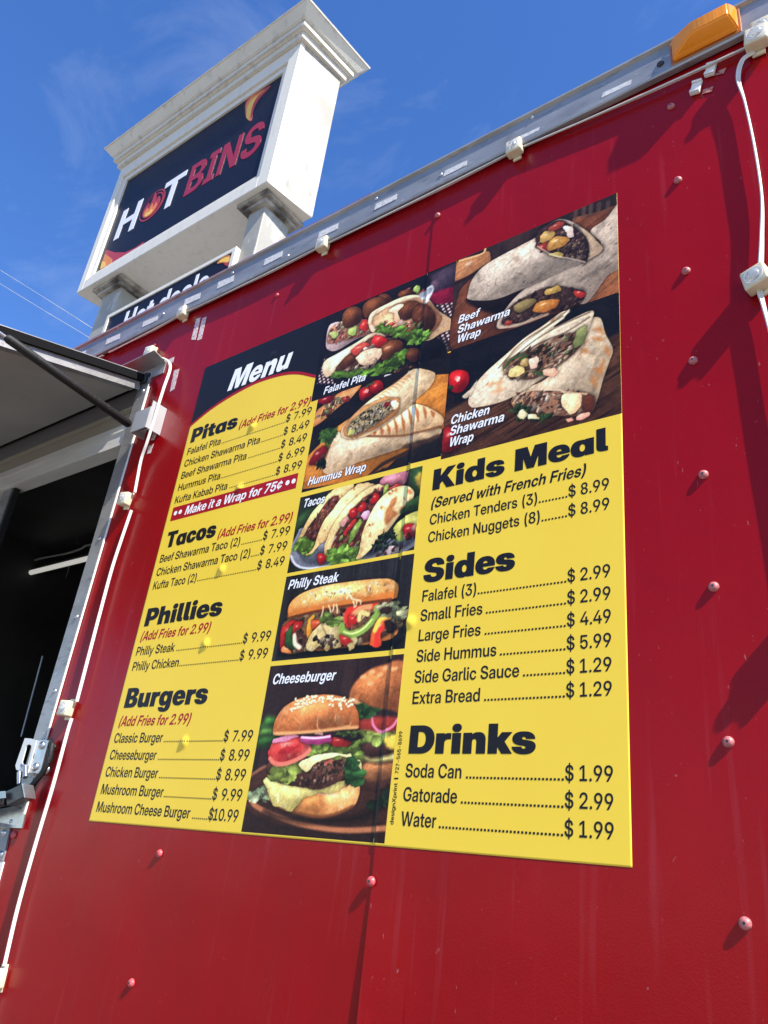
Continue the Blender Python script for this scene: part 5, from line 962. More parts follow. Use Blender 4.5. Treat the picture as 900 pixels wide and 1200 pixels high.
# ------------------------------------------------------------------ printed menu
def build_menu():
    root = thing('menu_sign', 'large square yellow printed menu with food photographs and prices stuck on the red trailer side', 'menu', (MX0 + MW / 2, 0, MZ0))
    print_spec = dict(rough=0.36, spec=0.18)
    YEL = mat('menu_yellow', tuple(alb((229, 196, 66))), **print_spec, vary=(5, tuple(alb((225, 191, 62))), 0.3, 0.8, (1, 1, 1)))
    INK = mat('menu_black', tuple(alb((27, 26, 31))), **print_spec)
    RED = mat('menu_red', tuple(alb((158, 22, 34))), **print_spec)
    WHT = mat('menu_white', tuple(alb((236, 236, 238))), **print_spec)
    PH = bpy.data.materials.new('menu_photo_print'); PH.use_nodes = True
    b = PH.node_tree.nodes['Principled BSDF']; a = PH.node_tree.nodes.new('ShaderNodeVertexColor'); a.layer_name = 'print'
    PH.node_tree.links.new(a.outputs['Color'], b.inputs['Base Color']); b.inputs['Roughness'].default_value = 0.36; b.inputs['Specular IOR Level'].default_value = 0.18

    def surf(V, layer):
        """menu millimetres -> world, lying on the vinyl"""
        x = MX0 + V[:, 0] / 1000; z = MZ0 + V[:, 1] / 1000
        y = -(vinyl_h(x, z) + 0.00009 * layer)
        return np.stack([x, y, z], 1)
    def sheet(name, x0, z0, x1, z1, step, m, layer, skirt=False, keep=None):
        nx = max(2, int(round((x1 - x0) / step)) + 1); nz = max(2, int(round((z1 - z0) / step)) + 1)
        gx, gz = np.meshgrid(np.linspace(x0, x1, nx), np.linspace(z0, z1, nz))
        V = surf(np.stack([gx.ravel(), gz.ravel()], 1), layer)
        idx = np.arange(nx * nz).reshape(nz, nx)
        F = np.stack([idx[:-1, :-1].ravel(), idx[:-1, 1:].ravel(), idx[1:, 1:].ravel(), idx[1:, :-1].ravel()], 1)
        if keep is not None:
            cx_ = gx.ravel()[F].mean(1); cz_ = gz.ravel()[F].mean(1); F = F[keep(cx_, cz_)]
        if skirt:
            loop = np.concatenate([idx[0, :-1], idx[:-1, -1], idx[-1, :0:-1], idx[:0:-1, 0]])
            B = V[loop].copy(); B[:, 1] += 0.0006
            n0 = len(V); V = np.vstack([V, B]); k = np.arange(len(loop)); k2 = (k + 1) % len(loop)
            F = np.vstack([F, np.stack([loop[k], n0 + k, n0 + k2, loop[k2]], 1)])
        o = from_pydata(name, V, F.tolist(), m, None, True)
        return reparent(o, root), nx, nz
    def bare(x, z):
        k = np.ones(len(x), bool)
        for (a, b_, c, d) in ((462, 962, 1219, 1222), (484, 714, 1219, 968), (484, 520, 811, 698), (484, 328, 813, 508), (484, 6, 813, 314)):
            k &= ~((x > a + 3) & (x < c - (3 if c < 1219 else 6)) & (z > b_ + 4) & (z < d - (4 if d < 1222 else 6)))
        return k
    sheet('panel', 0, 0, MW * 1000, MH * 1000, 2.6, YEL, 0, True, bare)

    def photo(pic, label):
        x0, z0, x1, z1 = pic.rect
        o, nx, nz = sheet('food_photo', x0, z0, x1, z1, 1.25, PH, 1)
        xi = np.clip(np.linspace(0, pic.w - 1, nx).round().astype(int), 0, pic.w - 1); zi = np.clip(np.linspace(0, pic.h - 1, nz).round().astype(int), 0, pic.h - 1)
        C = alb(pic.C[np.ix_(zi, xi)]).reshape(-1, 3)
        at_ = o.data.color_attributes.new('print', 'FLOAT_COLOR', 'POINT')
        at_.data.foreach_set('color', np.concatenate([C, np.ones((len(C), 1))], 1).astype(np.float32).ravel())
        o['label'] = label
    photo(paint_falafel(), 'printed photo of falafel balls and salad in white pita breads')
    photo(paint_hummus(), 'printed photo of grilled wraps cut open on a wooden board')
    photo(paint_beef(), 'printed photo of two pale wraps filled with dark meat and potato')
    photo(paint_chicken(), 'printed photo of a toasted wrap cut in half on dark wood beside a tomato')
    photo(paint_tacos(), 'printed photo of three filled tacos on a grey plate')
    photo(paint_philly(), 'printed photo of a long steak roll with peppers and cheese')
    photo(paint_burger(), 'printed photo of a tall burger on a round board with another behind')

    def flat(name, polys, mats, layer):
        """polys: list of (outline mm, material index) printed on the vinyl"""
        V = []; F = []; mi = []
        for P, k in polys:
            n = len(V); V += list(P); F.append(tuple(range(n, n + len(P)))); mi.append(k)
        return reparent(from_pydata(name, surf(np.array(V, float), layer), F, mats, None, False, mi), root)
    # black header with its red arc
    A = [(5, 1023), (60, 1049), (120, 1068), (187, 1081), (252, 1087), (337, 1080), (400, 1062), (470, 1026)]
    arc = [(v.x, v.y) for v in catmull([(-8, 1015, 0)] + [(a, b_, 0) for a, b_ in A], 5) if 0 <= v.x <= 460]
    arc = [(0, 1019)] + arc + [(460, 1032)]
    ax_, az_ = np.array(arc).T
    sheet('header', 0, 1016, 460, 1222, 2.6, INK, 1, False, lambda x, z: z > np.interp(x, ax_, az_) + 4.5)
    flat('header_arc', [([(xa, za), (xb, zb), (xb, zb + 9), (xa, za + 9)], 0) for (xa, za), (xb, zb) in zip(arc, arc[1:])], [RED], 2)
    # the banner
    sheet('banner', 18, 728, 461, 768, 2.6, RED, 1)

    def text(body, x0, x1, z, cap, font='M', slant=0.0, track=0.0):
        V, F = glyphs(body, font, track)
        u = V[:, 0]; lo, hi = u.min(), u.max()
        X = x0 + (u - lo) / (hi - lo) * (x1 - x0); Z = z + V[:, 1] * cap / _cap
        X = X + slant * (Z - z)
        return np.stack([X, Z], 1), F
    def print_text(name, parts, m, layer=3, shadow=0.0, rise=0.0):
        """parts: text() results or outlines joined as one printed line"""
        V = []; F = []; mi = []; n = 0
        for k, (dx, dz) in (((1, (shadow, -shadow)),) if shadow else ()) + ((0, (0, 0)),):
            for i_, (P, Fs) in enumerate(parts):
                P3 = surf(P + np.array((dx, dz)), layer + rise * i_ + (0 if (k == 1 or not shadow) else 1)); V.append(P3)
                F += [tuple(i + n for i in f) for f in Fs]; mi += [k] * len(Fs); n += len(P)
        ms = m if isinstance(m, list) else [m]
        return reparent(from_pydata(name, np.vstack(V), F, ms, None, False, mi), root)
    def disc(x, z, r, n=14):
        return (np.array([(x + r * math.cos(2 * math.pi * k / n), z + r * math.sin(2 * math.pi * k / n)) for k in range(n)]), [tuple(range(n))])
    def sq(x, z, s): return (np.array([(x, z), (x + s, z), (x + s, z + s), (x, z + s)]), [(0, 1, 2, 3)])

    print_text('title', [text('Menu', 127, 352, 1099, 68, 'K', 0.2)], [WHT])
    def item(name, xe, z, price, left):
        x0, xd, xp0, xp1, cap, dot, gap = (18, 385, 411, 467, 21.6, 2.8, 5.9) if left else (843, 1124, 1146, 1195, 21.8, 3.4, 6.15)
        if left and len(price) > 4: xp0 = 399
        parts = [text(name, x0, xe, z, cap), text('$', xd, xd + 13, z, cap), text(price, xp0, xp1, z, cap)]
        n = int((xd - 2 - xe - 0.5) / gap)
        for k in range(n): parts.append(sq(xd - 2 - dot - k * gap, z, dot))
        print_text('menu_line', parts, INK)
    for nm, xe, z, pr in (('Falafel Pita', 150, 926, '7.99'), ('Chicken Shawarma Pita', 304, 889, '8.49'), ('Beef Shawarma Pita', 266, 852.5, '8.49'), ('Hummus Pita', 181, 816, '6.99'), ('Kufta Kabab Pita', 218, 779, '8.99'),
                          ('Beef Shawarma Taco (2)', 309, 612, '7.99'), ('Chicken Shawarma Taco (2)', 352, 575.5, '7.99'), ('Kufta Taco (2)', 180, 539.5, '8.49'),
                          ('Philly Steak', 160, 371.5, '9.99'), ('Philly Chicken', 187, 334.5, '9.99'),
                          ('Classic Burger', 191, 168, '7.99'), ('Cheeseburger', 183, 131, '8.99'), ('Chicken Burger', 202, 94, '8.99'), ('Mushroom Burger', 234, 57, '9.99'), ('Mushroom Cheese Burger', 330, 20, '10.99')):
        item(nm, xe, z, pr, True)
    for nm, xe, z, pr in (('Chicken Tenders (3)', 1066, 564, '8.99'), ('Chicken Nuggets (8)', 1072, 527.5, '8.99'), ('Falafel (3)', 955, 410.5, '2.99'), ('Small Fries', 970, 373.5, '2.99'), ('Large Fries', 969, 336.5, '4.49'),
                          ('Side Hummus', 1001, 299, '5.99'), ('Side Garlic Sauce', 1044, 262, '1.29'), ('Extra Bread', 975, 226, '1.29'), ('Soda Can', 950, 106.5, '1.99'), ('Gatorade', 945, 69.5, '2.99'), ('Water', 910, 32.2, '1.99')):
        item(nm, xe, z, pr, False)
    for nm, x0, x1, z, cp in (('Pitas', 20, 200, 964, 45), ('Tacos', 26, 212, 651, 45), ('Phillies', 22, 295, 444, 46), ('Burgers', 24, 308, 247, 46), ('Kids Meal', 843, 1193, 638, 46), ('Sides', 842, 1027, 447, 46), ('Drinks', 846, 1075, 144, 46)):
        print_text('heading', [text(nm, x0 + d, x1 + d, z + e, cp, 'K', 0.0, 0.010) for d, e in ((-1.3, 0.0), (1.3, 0.0))], INK, 3, 0.0, 0.6)
    for x0, x1, z in ((211, 456, 956), (224, 465, 644), (20, 268, 408), (20, 268, 205)):
        print_text('price_note', [text('(Add Fries for 2.99)', x0, x1, z, 23, 'B', 0.2)], RED)
    print_text('price_note', [text('(Served with French Fries)', 842, 1153, 599, 22.5, 'B', 0.2)], INK)
    print_text('banner_text', [text('Make it a Wrap for 75¢', 72, 412, 736, 25, 'B', 0.2)] + [disc(x, 749, 6.5) for x in (33, 52, 431, 450)], [WHT])
    for nm, x0, x1, z in (('Falafel Pita', 497, 622, 971), ('Hummus Wrap', 497, 661, 726), ('Beef', 867, 917, 1035), ('Shawarma', 867, 990, 1008), ('Wrap', 867, 924, 982), ('Chicken', 870, 957, 780), ('Shawarma', 870, 990, 754), ('Wrap', 870, 925, 728),
                          ('Tacos', 494, 556, 671.5), ('Philly Steak', 493, 629, 479.5), ('Cheeseburger', 495, 658, 278)):
        print_text('photo_caption', [text(nm, x0, x1, z, 21, 'B', 0.2)], [WHT, INK], 3, 1.6)
    # printer's line reading upward
    V, F = glyphs('designXprint'); V2, F2 = glyphs('727-565-8699')
    def up(V, z0, z1): return np.stack([829 - V[:, 1] * 7.2 / _cap, z0 + (V[:, 0] - V[:, 0].min()) / np.ptp(V[:, 0]) * (z1 - z0)], 1)
    print_text('printer_credit', [(up(V, 33, 97), F), (up(V2, 112, 181), F2), (np.array([(821, 103), (829.5, 103), (829.5, 105.5), (821, 105.5)]), [(0, 1, 2, 3)])], INK)
    return root

# ------------------------------------------------------------------ materials
RED_PAINT = mat('red_paint', (0.275, 0.0018, 0.0045), rough=0.24, spec=0.19, coat=0.0,
                bump=[(1.3, 0.022, (1, 1, 0.6)), (7.0, 0.0022, (1, 1, 0.7)), (420, 0.00018, (1, 1, 1))],
                vary=[(3.0, (0.245, 0.0018, 0.005), 0.35, 0.75, (1, 1, 0.5)), (45, (0.30, 0.03, 0.04), 0.60, 1.0, (1, 1, 0.05)), (150, (0.36, 0.12, 0.12), 0.71, 0.80, (1, 1, 0.4))])
ALU = mat('aluminium', (0.36, 0.355, 0.35), rough=0.45, metal=0.55, bump=[(300, 0.0001, (0.05, 1, 1)), (9, 0.0012, (1, 1, 1))], vary=[(7, (0.25, 0.25, 0.25), 0.4, 0.7, (1, 1, 2)), (70, (0.20, 0.195, 0.19), 0.56, 0.75, (0.25, 1, 1)), (120, (0.52, 0.51, 0.50), 0.66, 0.75, (0.3, 1, 1))])
ALU_DULL = mat('weathered_aluminium', (0.30, 0.31, 0.33), rough=0.5, metal=0.6, vary=(30, (0.20, 0.20, 0.21), 0.4, 0.8, (0.3, 1, 1)))
STEEL = mat('zinc_steel', (0.55, 0.56, 0.58), rough=0.3, metal=0.95, vary=(60, (0.4, 0.41, 0.43), 0.4, 0.8, (1, 1, 1)))
RUBBER = mat('black_rubber', (0.010, 0.010, 0.011), rough=0.55, spec=0.3, vary=(200, (0.09, 0.09, 0.09), 0.62, 0.8, (1, 1, 1)))
BLACK = mat('black_metal', (0.015, 0.016, 0.018), rough=0.35)
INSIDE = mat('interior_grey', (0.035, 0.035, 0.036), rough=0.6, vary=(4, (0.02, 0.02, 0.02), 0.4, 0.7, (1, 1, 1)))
WHITE_PLASTIC = mat('white_plastic', (0.72, 0.70, 0.66), rough=0.4)
CREAM = mat('cream_plastic', (0.66, 0.60, 0.43), rough=0.42, sss=0.15, vary=(70, (0.56, 0.49, 0.32), 0.4, 0.8, (1, 1, 1)))
LENS = mat('clear_lens', (0.72, 0.76, 0.78), rough=0.08, trans=0.75, ior=1.45)
WIRE = mat('white_cable', (0.62, 0.60, 0.57), rough=0.45, vary=(40, (0.6, 0.57, 0.53), 0.45, 0.8, (1, 1, 1)))
RESIDUE = mat('tape_residue', (0.62, 0.55, 0.53), rough=0.7, vary=(160, (0.42, 0.08, 0.09), 0.5, 0.62, (1, 1, 1)))
SCREW_RED = mat('screw_red', (0.56, 0.10, 0.11), rough=0.4, vary=(300, (0.4, 0.03, 0.04), 0.4, 0.7, (1, 1, 1)))
SCREW_PINK = mat('screw_faded', (0.46, 0.16, 0.16), rough=0.45, vary=(300, (0.34, 0.07, 0.08), 0.4, 0.7, (1, 1, 1)))
SOCKET = mat('screw_socket', (0.02, 0.02, 0.02), rough=0.6)
AMBER = mat('amber_lens', (1.0, 0.32, 0.004), rough=0.2, trans=0.12, sss=0.0, bump=(300, 0.0007, (1, 0.03, 0.03)))
HATCH_IN = mat('hatch_lining', (0.31, 0.305, 0.295), rough=0.35, vary=(3, (0.25, 0.25, 0.24), 0.35, 0.7, (1, 1, 1)))
OLIVE = mat('window_track', (0.27, 0.25, 0.20), rough=0.45, metal=0.1)
ROOF_RED = mat('roof_edge_paint', (0.26, 0.05, 0.045), rough=0.5)
TYRE = mat('tyre', (0.02, 0.02, 0.02), rough=0.8)

TX0, TX1, TD = -4.15, 0.62, 2.05            # trailer: left end, right end, depth
OX0, OX1, OZ0, OZ1 = -3.75, -1.905, 1.535, 2.83   # serving opening
WZ0, WZ1 = 0.55, 3.130

trailer = thing('food_trailer', 'glossy red food trailer with riveted side, aluminium roof rail and raised serving hatch', 'food trailer', ((TX0 + TX1) / 2, TD / 2, 0))
def T(o): return reparent(o, trailer)

# left wall sheet, with the serving opening
def grid_mesh(name, rects, step, m, yf, back=0.004):
    V = []; F = []
    for (x0, x1, z0, z1) in rects:
        nx = max(2, int((x1 - x0) / step) + 1); nz = max(2, int((z1 - z0) / step) + 1); n = len(V)
        for j in range(nz):
            for i in range(nx):
                x = x0 + (x1 - x0) * i / (nx - 1); z = z0 + (z1 - z0) * j / (nz - 1); V.append((x, yf(x, z), z))
        for j in range(nz - 1):
            for i in range(nx - 1):
                a = n + j * nx + i; F.append((a, a + 1, a + nx + 1, a + nx))
    return V, F
mb = MB()
for (x0, x1, z0, z1) in ((OX1, -0.80, WZ0, WZ1 - 0.06), (TX0, OX1, WZ0, OZ0), (TX0, OX0, OZ0, WZ1 - 0.06), (OX0, OX1, OZ1, WZ1 - 0.06)):
    vs = [mb.bm.verts.new(p) for p in ((x0, 0, z0), (x1, 0, z0), (x1, 0, z1), (x0, 0, z1))]; mb.bm.faces.new(vs)
o = mb.build('side_panel', RED_PAINT)
for p in o.data.polygons:
    if p.normal.y > 0: p.flip()
T(o)
# right wall sheet, overlapping and bulging along its free edge
zs = np.linspace(WZ0, WZ1 - 0.06, 120); us = np.concatenate([np.linspace(0, 0.2, 22), np.linspace(0.25, 1.0, 14)])
V = []; F = []
for z in zs:
    s0 = float(seam_x(z))
    for u in us:
        x = s0 + u * (TX1 - s0) if u > 0.2 else s0 + u * (TX1 - s0)
        V.append((x, -float(sheet_h(np.float64(x), np.float64(z))), z))
nx = len(us)
for j in range(len(zs) - 1):
    for i in range(nx - 1):
        a = j * nx + i; F.append((a, a + 1, a + nx + 1, a + nx))
n0 = len(V)                                             # the sheet's own 1.5 mm thickness at the free edge
for j, z in enumerate(zs): V.append((V[j * nx][0], V[j * nx][1] + 0.0015, z))
for j in range(len(zs) - 1): F.append((j * nx, j * nx + nx, n0 + j + 1, n0 + j))
n1 = len(V)
for j, z in enumerate(zs): V.append((V[j * nx][0] + 0.08, V[j * nx][1] + 0.0022, z))
for j in range(len(zs) - 1): F.append((n0 + j, n0 + j + 1, n1 + j + 1, n1 + j))
T(from_pydata('side_panel', V, F, RED_PAINT, None, True)).data.set_sharp_from_angle(angle=R(40))
# rest of the body: ends, back, floor, roof, interior lining
mb = MB()
mb.box(TX0, TX0 + 0.02, 0.003, TD, WZ0, WZ1 - 0.02); mb.box(TX1 - 0.02, TX1, 0.003, TD, WZ0, WZ1 - 0.02); mb.box(TX0 + 0.02, TX1 - 0.02, TD - 0.02, TD, WZ0, WZ1 - 0.02)
mb.box(TX0 + 0.02, TX1 - 0.02, 0.003, TD - 0.02, WZ0, WZ0 + 0.08)
T(mb.build('body_shell', RED_PAINT))
mb = MB(); mb.box(TX0, TX1, 0.004, TD, WZ1 - 0.018, WZ1 - 0.004); T(mb.build('roof', ALU_DULL))
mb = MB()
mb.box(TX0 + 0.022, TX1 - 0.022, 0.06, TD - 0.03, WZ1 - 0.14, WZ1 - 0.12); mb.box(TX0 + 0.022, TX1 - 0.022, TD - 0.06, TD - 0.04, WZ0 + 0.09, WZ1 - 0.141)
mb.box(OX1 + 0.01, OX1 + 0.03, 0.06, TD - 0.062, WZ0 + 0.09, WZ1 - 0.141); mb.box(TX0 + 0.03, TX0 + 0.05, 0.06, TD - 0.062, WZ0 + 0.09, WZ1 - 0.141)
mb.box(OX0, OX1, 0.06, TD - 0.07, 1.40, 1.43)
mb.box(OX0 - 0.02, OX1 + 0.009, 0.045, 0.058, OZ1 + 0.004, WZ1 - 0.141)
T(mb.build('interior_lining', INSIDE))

# aluminium roof rail along the top
prof = [(0.0, 3.134), (-0.016, 3.134), (-0.0165, 3.128), (-0.010, 3.125), (-0.0095, 3.062), (-0.014, 3.058), (-0.0145, 3.045), (-0.0125, 3.041), (-0.0005, 3.041)]
mb = MB(); mb.prism([(TX0, y - 0.0055, z) for y, z in prof], (TX1 - TX0, 0, 0)); T(mb.build('roof_rail', ALU))
mb = MB(); mb.box(TX0, -1.06, -0.0195, 0.0, 3.1345, 3.141, 0.002); T(mb.build('roof_edge', ROOF_RED))
mb = MB(); mb.box(-1.055, TX1, -0.0195, 0.0, 3.1345, 3.139, 0.002); T(mb.build('roof_edge', ALU_DULL))

# screws
def screw_mesh():
    m_ = MB(); m_.lathe([(0.0078, 0.0), (0.0080, 0.0014), (0.0073, 0.0034), (0.0060, 0.0054), (0.0042, 0.0067), (0.0022, 0.0072)], (0, 0, 0), 'Y', 16)
    return m_.build('screw', SCREW_RED, None, 50)
def hole_mesh():
    m_ = MB(); m_.lathe([(0.0020, 0.0066), (0.0020, 0.0074)], (0, 0, 0), 'Y', 10); return m_.build('screw_socket', SOCKET)
s0 = screw_mesh(); h0 = hole_mesh(); h0.parent = s0
s1 = s0.copy(); s1.data = s0.data.copy(); S.collection.objects.link(s1); s1.data.materials[0] = SCREW_PINK; h1 = h0.copy(); S.collection.objects.link(h1); h1.parent = s1
screws_used = {}
def screw(x, z, kind, y=0.0, sc=1.0, rot=0.0):
    src, hs_ = (s0, h0) if kind == 'red' else (s1, h1)
    if kind in screws_used:
        c = src.copy(); S.collection.objects.link(c); hh = hs_.copy(); S.collection.objects.link(hh); hh.parent = c
    else: c = src; screws_used[kind] = 1
    c.location = Vector((x, y, z)) - trailer.location; c.parent = trailer; c.scale = (sc, sc, sc); c.rotation_euler = (0, rot, 0)
rs = random.Random(8)
for z in SCREW_Z: screw(-0.276 - 0.013 * (z - 1.51) + rs.uniform(-0.002, 0.002), z, 'pink', -0.002, 0.95, rs.uniform(0, 3))
for z in (0.72, 0.92, 1.11, 1.30): screw(-0.829, z, 'red', -0.0055, 0.95)
screw(-0.831, 1.508, 'red', -0.004); screw(-0.848, 2.956, 'pink', -0.0035, 0.9)
for z in (0.70, 0.90, 1.09, 1.291, 1.513): screw(-1.365, z, 'red', 0, 0.95)
screw(-1.381, 2.944, 'red', 0, 0.75)
screw(-1.913, 1.517, 'red', 0, 1.1); screw(-1.93, 2.975, 'red', 0, 0.7)
# bolts on the rail
def rail_bolt(px, py, m_=STEEL, r=0.006, Y=-0.0155):
    p = at(px, py, Y); q = MB(); q.lathe([(r * 1.25, 0), (r * 1.25, 0.0012), (r, 0.0030), (r * 0.6, 0.0044), (r * 0.2, 0.005)], (p.x, Y, p.z), 'Y', 12)
    T(q.build('rail_bolt', m_, None, 50))
rail_bolt(774, 75, BLACK, 0.0062)
for (px, py) in ((441.5, 233), (517, 205), (624, 138), (337.5, 300), (273, 320), (191.5, 368), (139, 384), (85, 414), (893, 35)): rail_bolt(px, py, STEEL, 0.0042)
# old tape marks
def patch(name, pts, m_, Y=-0.0017, T_=0.0006):
    q = MB(); q.prism([at(a, b, Y) for a, b in pts], (0, T_, 0)); return T(q.build(name, m_))
TAPE = mat('tape_scrap', (0.60, 0.60, 0.60), rough=0.6, vary=(120, (0.36, 0.36, 0.37), 0.45, 0.7, (1, 1, 1)))
for (cx_, cy_, L_, h_, a_) in ((721, 104, 21, 3.2, -0.44), (617, 158, 17, 3.2, -0.45), (533, 197, 16, 3.6, -0.46), (452, 236, 15, 3.8, -0.46), (384, 270, 14, 4.0, -0.46), (320, 302, 12.5, 4.0, -0.47), (264, 330, 11.5, 4.2, -0.44),
                               (225, 350, 11, 4.0, -0.43), (176, 376, 10, 3.4, -0.43), (132, 397, 9.5, 3.6, -0.42), (93, 416, 8, 3.6, -0.42), (896, 28, 8, 3, -0.43)):
    ca, sa = math.cos(a_), math.sin(a_); rr = rs.uniform(0.85, 1.1)
    patch('tape_scrap', [(cx_ - L_ * rr * ca, cy_ - L_ * rr * sa + h_ * 0.9), (cx_ + L_ * ca - 1, cy_ + L_ * sa + h_), (cx_ + L_ * ca, cy_ + L_ * sa - h_ * 0.6), (cx_ - L_ * rr * ca + 2, cy_ - L_ * rr * sa - h_)], TAPE, -0.0163, 0.0005)
for pts in ([(230, 374), (235, 372), (229, 398), (224, 398)], [(237, 373), (242, 371), (236, 397), (231, 399)],
            [(204, 434), (210, 432), (204, 456), (199, 459)], [(180, 505), (186, 503), (181, 515), (177, 516)], [(174, 523), (180, 520), (176, 531), (172, 532)], [(196, 422), (204, 418), (203, 424), (197, 428)]):
    patch('tape_residue', pts, RESIDUE, -0.0007, 0.0006)
for pts in ([(842, 83), (851, 79), (848, 86), (838, 88)], [(824, 105), (836, 101), (834, 107), (823, 110)]):
    patch('tape_residue', pts, mat('glue_residue', (0.40, 0.20, 0.17), rough=0.8, vary=(150, (0.3, 0.02, 0.03), 0.5, 0.6, (1, 1, 1))), -0.0040, 0.0006)
# two empty cable clips
for (px, py) in ((816, 103), (833, 82)):
    p = at(px, py, -0.006); q = MB()
    q.box(-0.0095, 0.0095, -0.0040, 0.0025, -0.016, 0.016, 0.0015); q.box(-0.0095, 0.0095, -0.0072, -0.0042, -0.015, -0.008, 0.001); q.box(-0.0095, 0.0095, -0.0072, -0.0042, 0.010, 0.015, 0.001)
    c = q.build('cable_clip', WHITE_PLASTIC); c.location = p; c.rotation_euler = (0, R(14), 0); T(c)

# amber marker lamp on the rail
lx0, lx1, lz0, lz1 = at(788, 70, -0.021).x, at(867, 38, -0.021).x, 3.053, 3.118
q = MB(); q.box(lx0 - 0.004, lx1 + 0.004, -0.021, -0.0155, lz0 - 0.004, lz1 + 0.002, 0.0015)
base = T(q.build('marker_lamp', mat('lamp_base', (0.35, 0.12, 0.03), rough=0.5)))
V = [(lx0, -0.021, lz0), (lx1, -0.021, lz0), (lx1, -0.021, lz1), (lx0, -0.021, lz1),
     (lx0 + 0.046, -0.056, lz0 + 0.014), (lx1 - 0.010, -0.056, lz0 + 0.014), (lx1 - 0.010, -0.056, lz1 - 0.016), (lx0 + 0.046, -0.056, lz1 - 0.016),
     (lx0 + 0.004, -0.032, lz0 + 0.002), (lx1 - 0.001, -0.032, lz0 + 0.002), (lx1 - 0.001, -0.032, lz1 - 0.001), (lx0 + 0.004, -0.032, lz1 - 0.001)]
F = [(4, 5, 6, 7), (8, 9, 5, 4), (9, 10, 6, 5), (10, 11, 7, 6), (11, 8, 4, 7), (0, 1, 9, 8), (1, 2, 10, 9), (2, 3, 11, 10), (3, 0, 8, 11), (3, 2, 1, 0)]
q = MB(); vv = [q.bm.verts.new(v) for v in V]
for f in F: q.bm.faces.new([vv[i] for i in f])
bmesh.ops.bevel(q.bm, geom=list(q.bm.edges), offset=0.0035, segments=3, affect='EDGES')
ln = q.build('lens', AMBER, None, 35); ln.parent = base; ln.matrix_parent_inverse = Matrix.Identity(4)

# ---- serving opening: frame, window track, sash
q = MB()
q.box(-1.946, -1.893, -0.006, 0.0, OZ0, 2.86, 0.001)
q.box(-1.9462, -1.936, 0.0, 0.05, OZ0, OZ1)
fr = T(q.build('opening_frame', ALU))
q = MB(); q.tube([(-1.890, -0.003, OZ0), (-1.8905, -0.0035, 2.1), (-1.890, -0.003, 2.80)], 0.0028, 6); T(q.build('sealant', WHITE_PLASTIC))
for z in (1.60, 1.86, 2.06, 2.29, 2.79):
    q = MB(); q.lathe([(0.0065, 0), (0.006, 0.002), (0.004, 0.0038), (0.001, 0.0045)], (-1.912, -0.006, z), 'Y', 12); T(q.build('frame_rivet', STEEL, None, 50))
q = MB(); q.box(OX0, -1.948, -0.006, 0.0, OZ0 - 0.02, OZ0 + 0.03, 0.001); q.box(OX0, -1.948, -0.03, -0.0065, OZ0 - 0.004, OZ0 + 0.004); T(q.build('sill', ALU))
q = MB(); q.box(OX0, -1.948, 0.0, 0.05, 2.612, 2.622); q.box(OX0, -1.948, 0.004, 0.012, 2.6225, 2.665); q.box(OX0, -1.948, 0.0, 0.02, 2.6655, 2.672); q.box(OX0, -1.948, 0.010, 0.02, 2.6725, 2.70)
T(q.build('window_head', mat('window_head_paint', (0.56, 0.56, 0.53), rough=0.4, vary=(20, (0.46, 0.46, 0.44), 0.4, 0.7, (0.2, 1, 1)))))
q = MB(); q.box(OX0, -1.948, 0.014, 0.03, 2.7005, 2.748); q.box(OX0, -1.948, 0.0, 0.013, 2.744, 2.752); T(q.build('window_track', OLIVE))
q = MB(); q.box(OX0, -1.948, 0.012, 0.03, 2.7525, 2.83); T(q.build('opening_header', mat('header_grey', (0.13, 0.13, 0.13), rough=0.4)))
q = MB(); q.box(-2.655, -2.60, 0.010, 0.035, OZ0 + 0.03, 2.611); sash = T(q.build('window_sash', ALU_DULL))
q = MB(); q.box(-2.599, -2.585, 0.014, 0.034, OZ0 + 0.03, 2.611); g = T(q.build('sash_gasket', RUBBER))

# ---- raised serving hatch (hinged along the top of the opening, hanging 13 degrees below level)
HA = R(-16); HY, HZ = -0.012, 2.842
def hp(x, d, t=0.0):
    """x along the wall, d out from the hinge, t up through the door"""
    return Vector((x, HY - d * math.cos(HA) - 0 * t + t * math.sin(HA), HZ + d * math.sin(HA) + t * math.cos(HA)))
def hatch_box(x0, x1, d0, d1, t0, t1):
    q = MB(); vs = [q.bm.verts.new(hp(x, d, t)) for x in (x0, x1) for d in (d0, d1) for t in (t0, t1)]
    for f in ((0, 1, 3, 2), (4, 6, 7, 5), (0, 4, 5, 1), (2, 3, 7, 6), (0, 2, 6, 4), (1, 5, 7, 3)): q.bm.faces.new([vs[i] for i in f])
    return q
HX0, HX1, HL = OX0 - 0.01, -1.925, 1.28
hatch = T(hatch_box(HX0 + 0.03, HX1 - 0.004, 0.01, HL, -0.030, -0.004).build('serving_hatch', HATCH_IN))
def HC(o): o.parent = hatch; o.matrix_parent_inverse = Matrix.Identity(4); return o
HC(hatch_box(HX0, HX1, 0.0, HL + 0.01, -0.004, 0.0).build('hatch_skin', RED_PAINT))
HC(hatch_box(HX1 - 0.003, HX1, 0.012, HL, -0.046, -0.0045).build('hatch_edge', ALU))
HC(hatch_box(HX1 - 0.05, HX1 - 0.0045, 0.012, HL, -0.034, -0.0305).build('hatch_edge', ALU_DULL))
HC(hatch_box(HX1 - 0.001, HX1 + 0.010, -0.005, HL + 0.012, -0.018, 0.006).build('hatch_seal', mat('seal_black', (0.008, 0.008, 0.009), rough=0.8, spec=0.05)))
HC(hatch_box(HX1 + 0.0005, HX1 + 0.011, 0.0, HL + 0.012, 0.0062, 0.0085).build('hatch_trim', ALU))
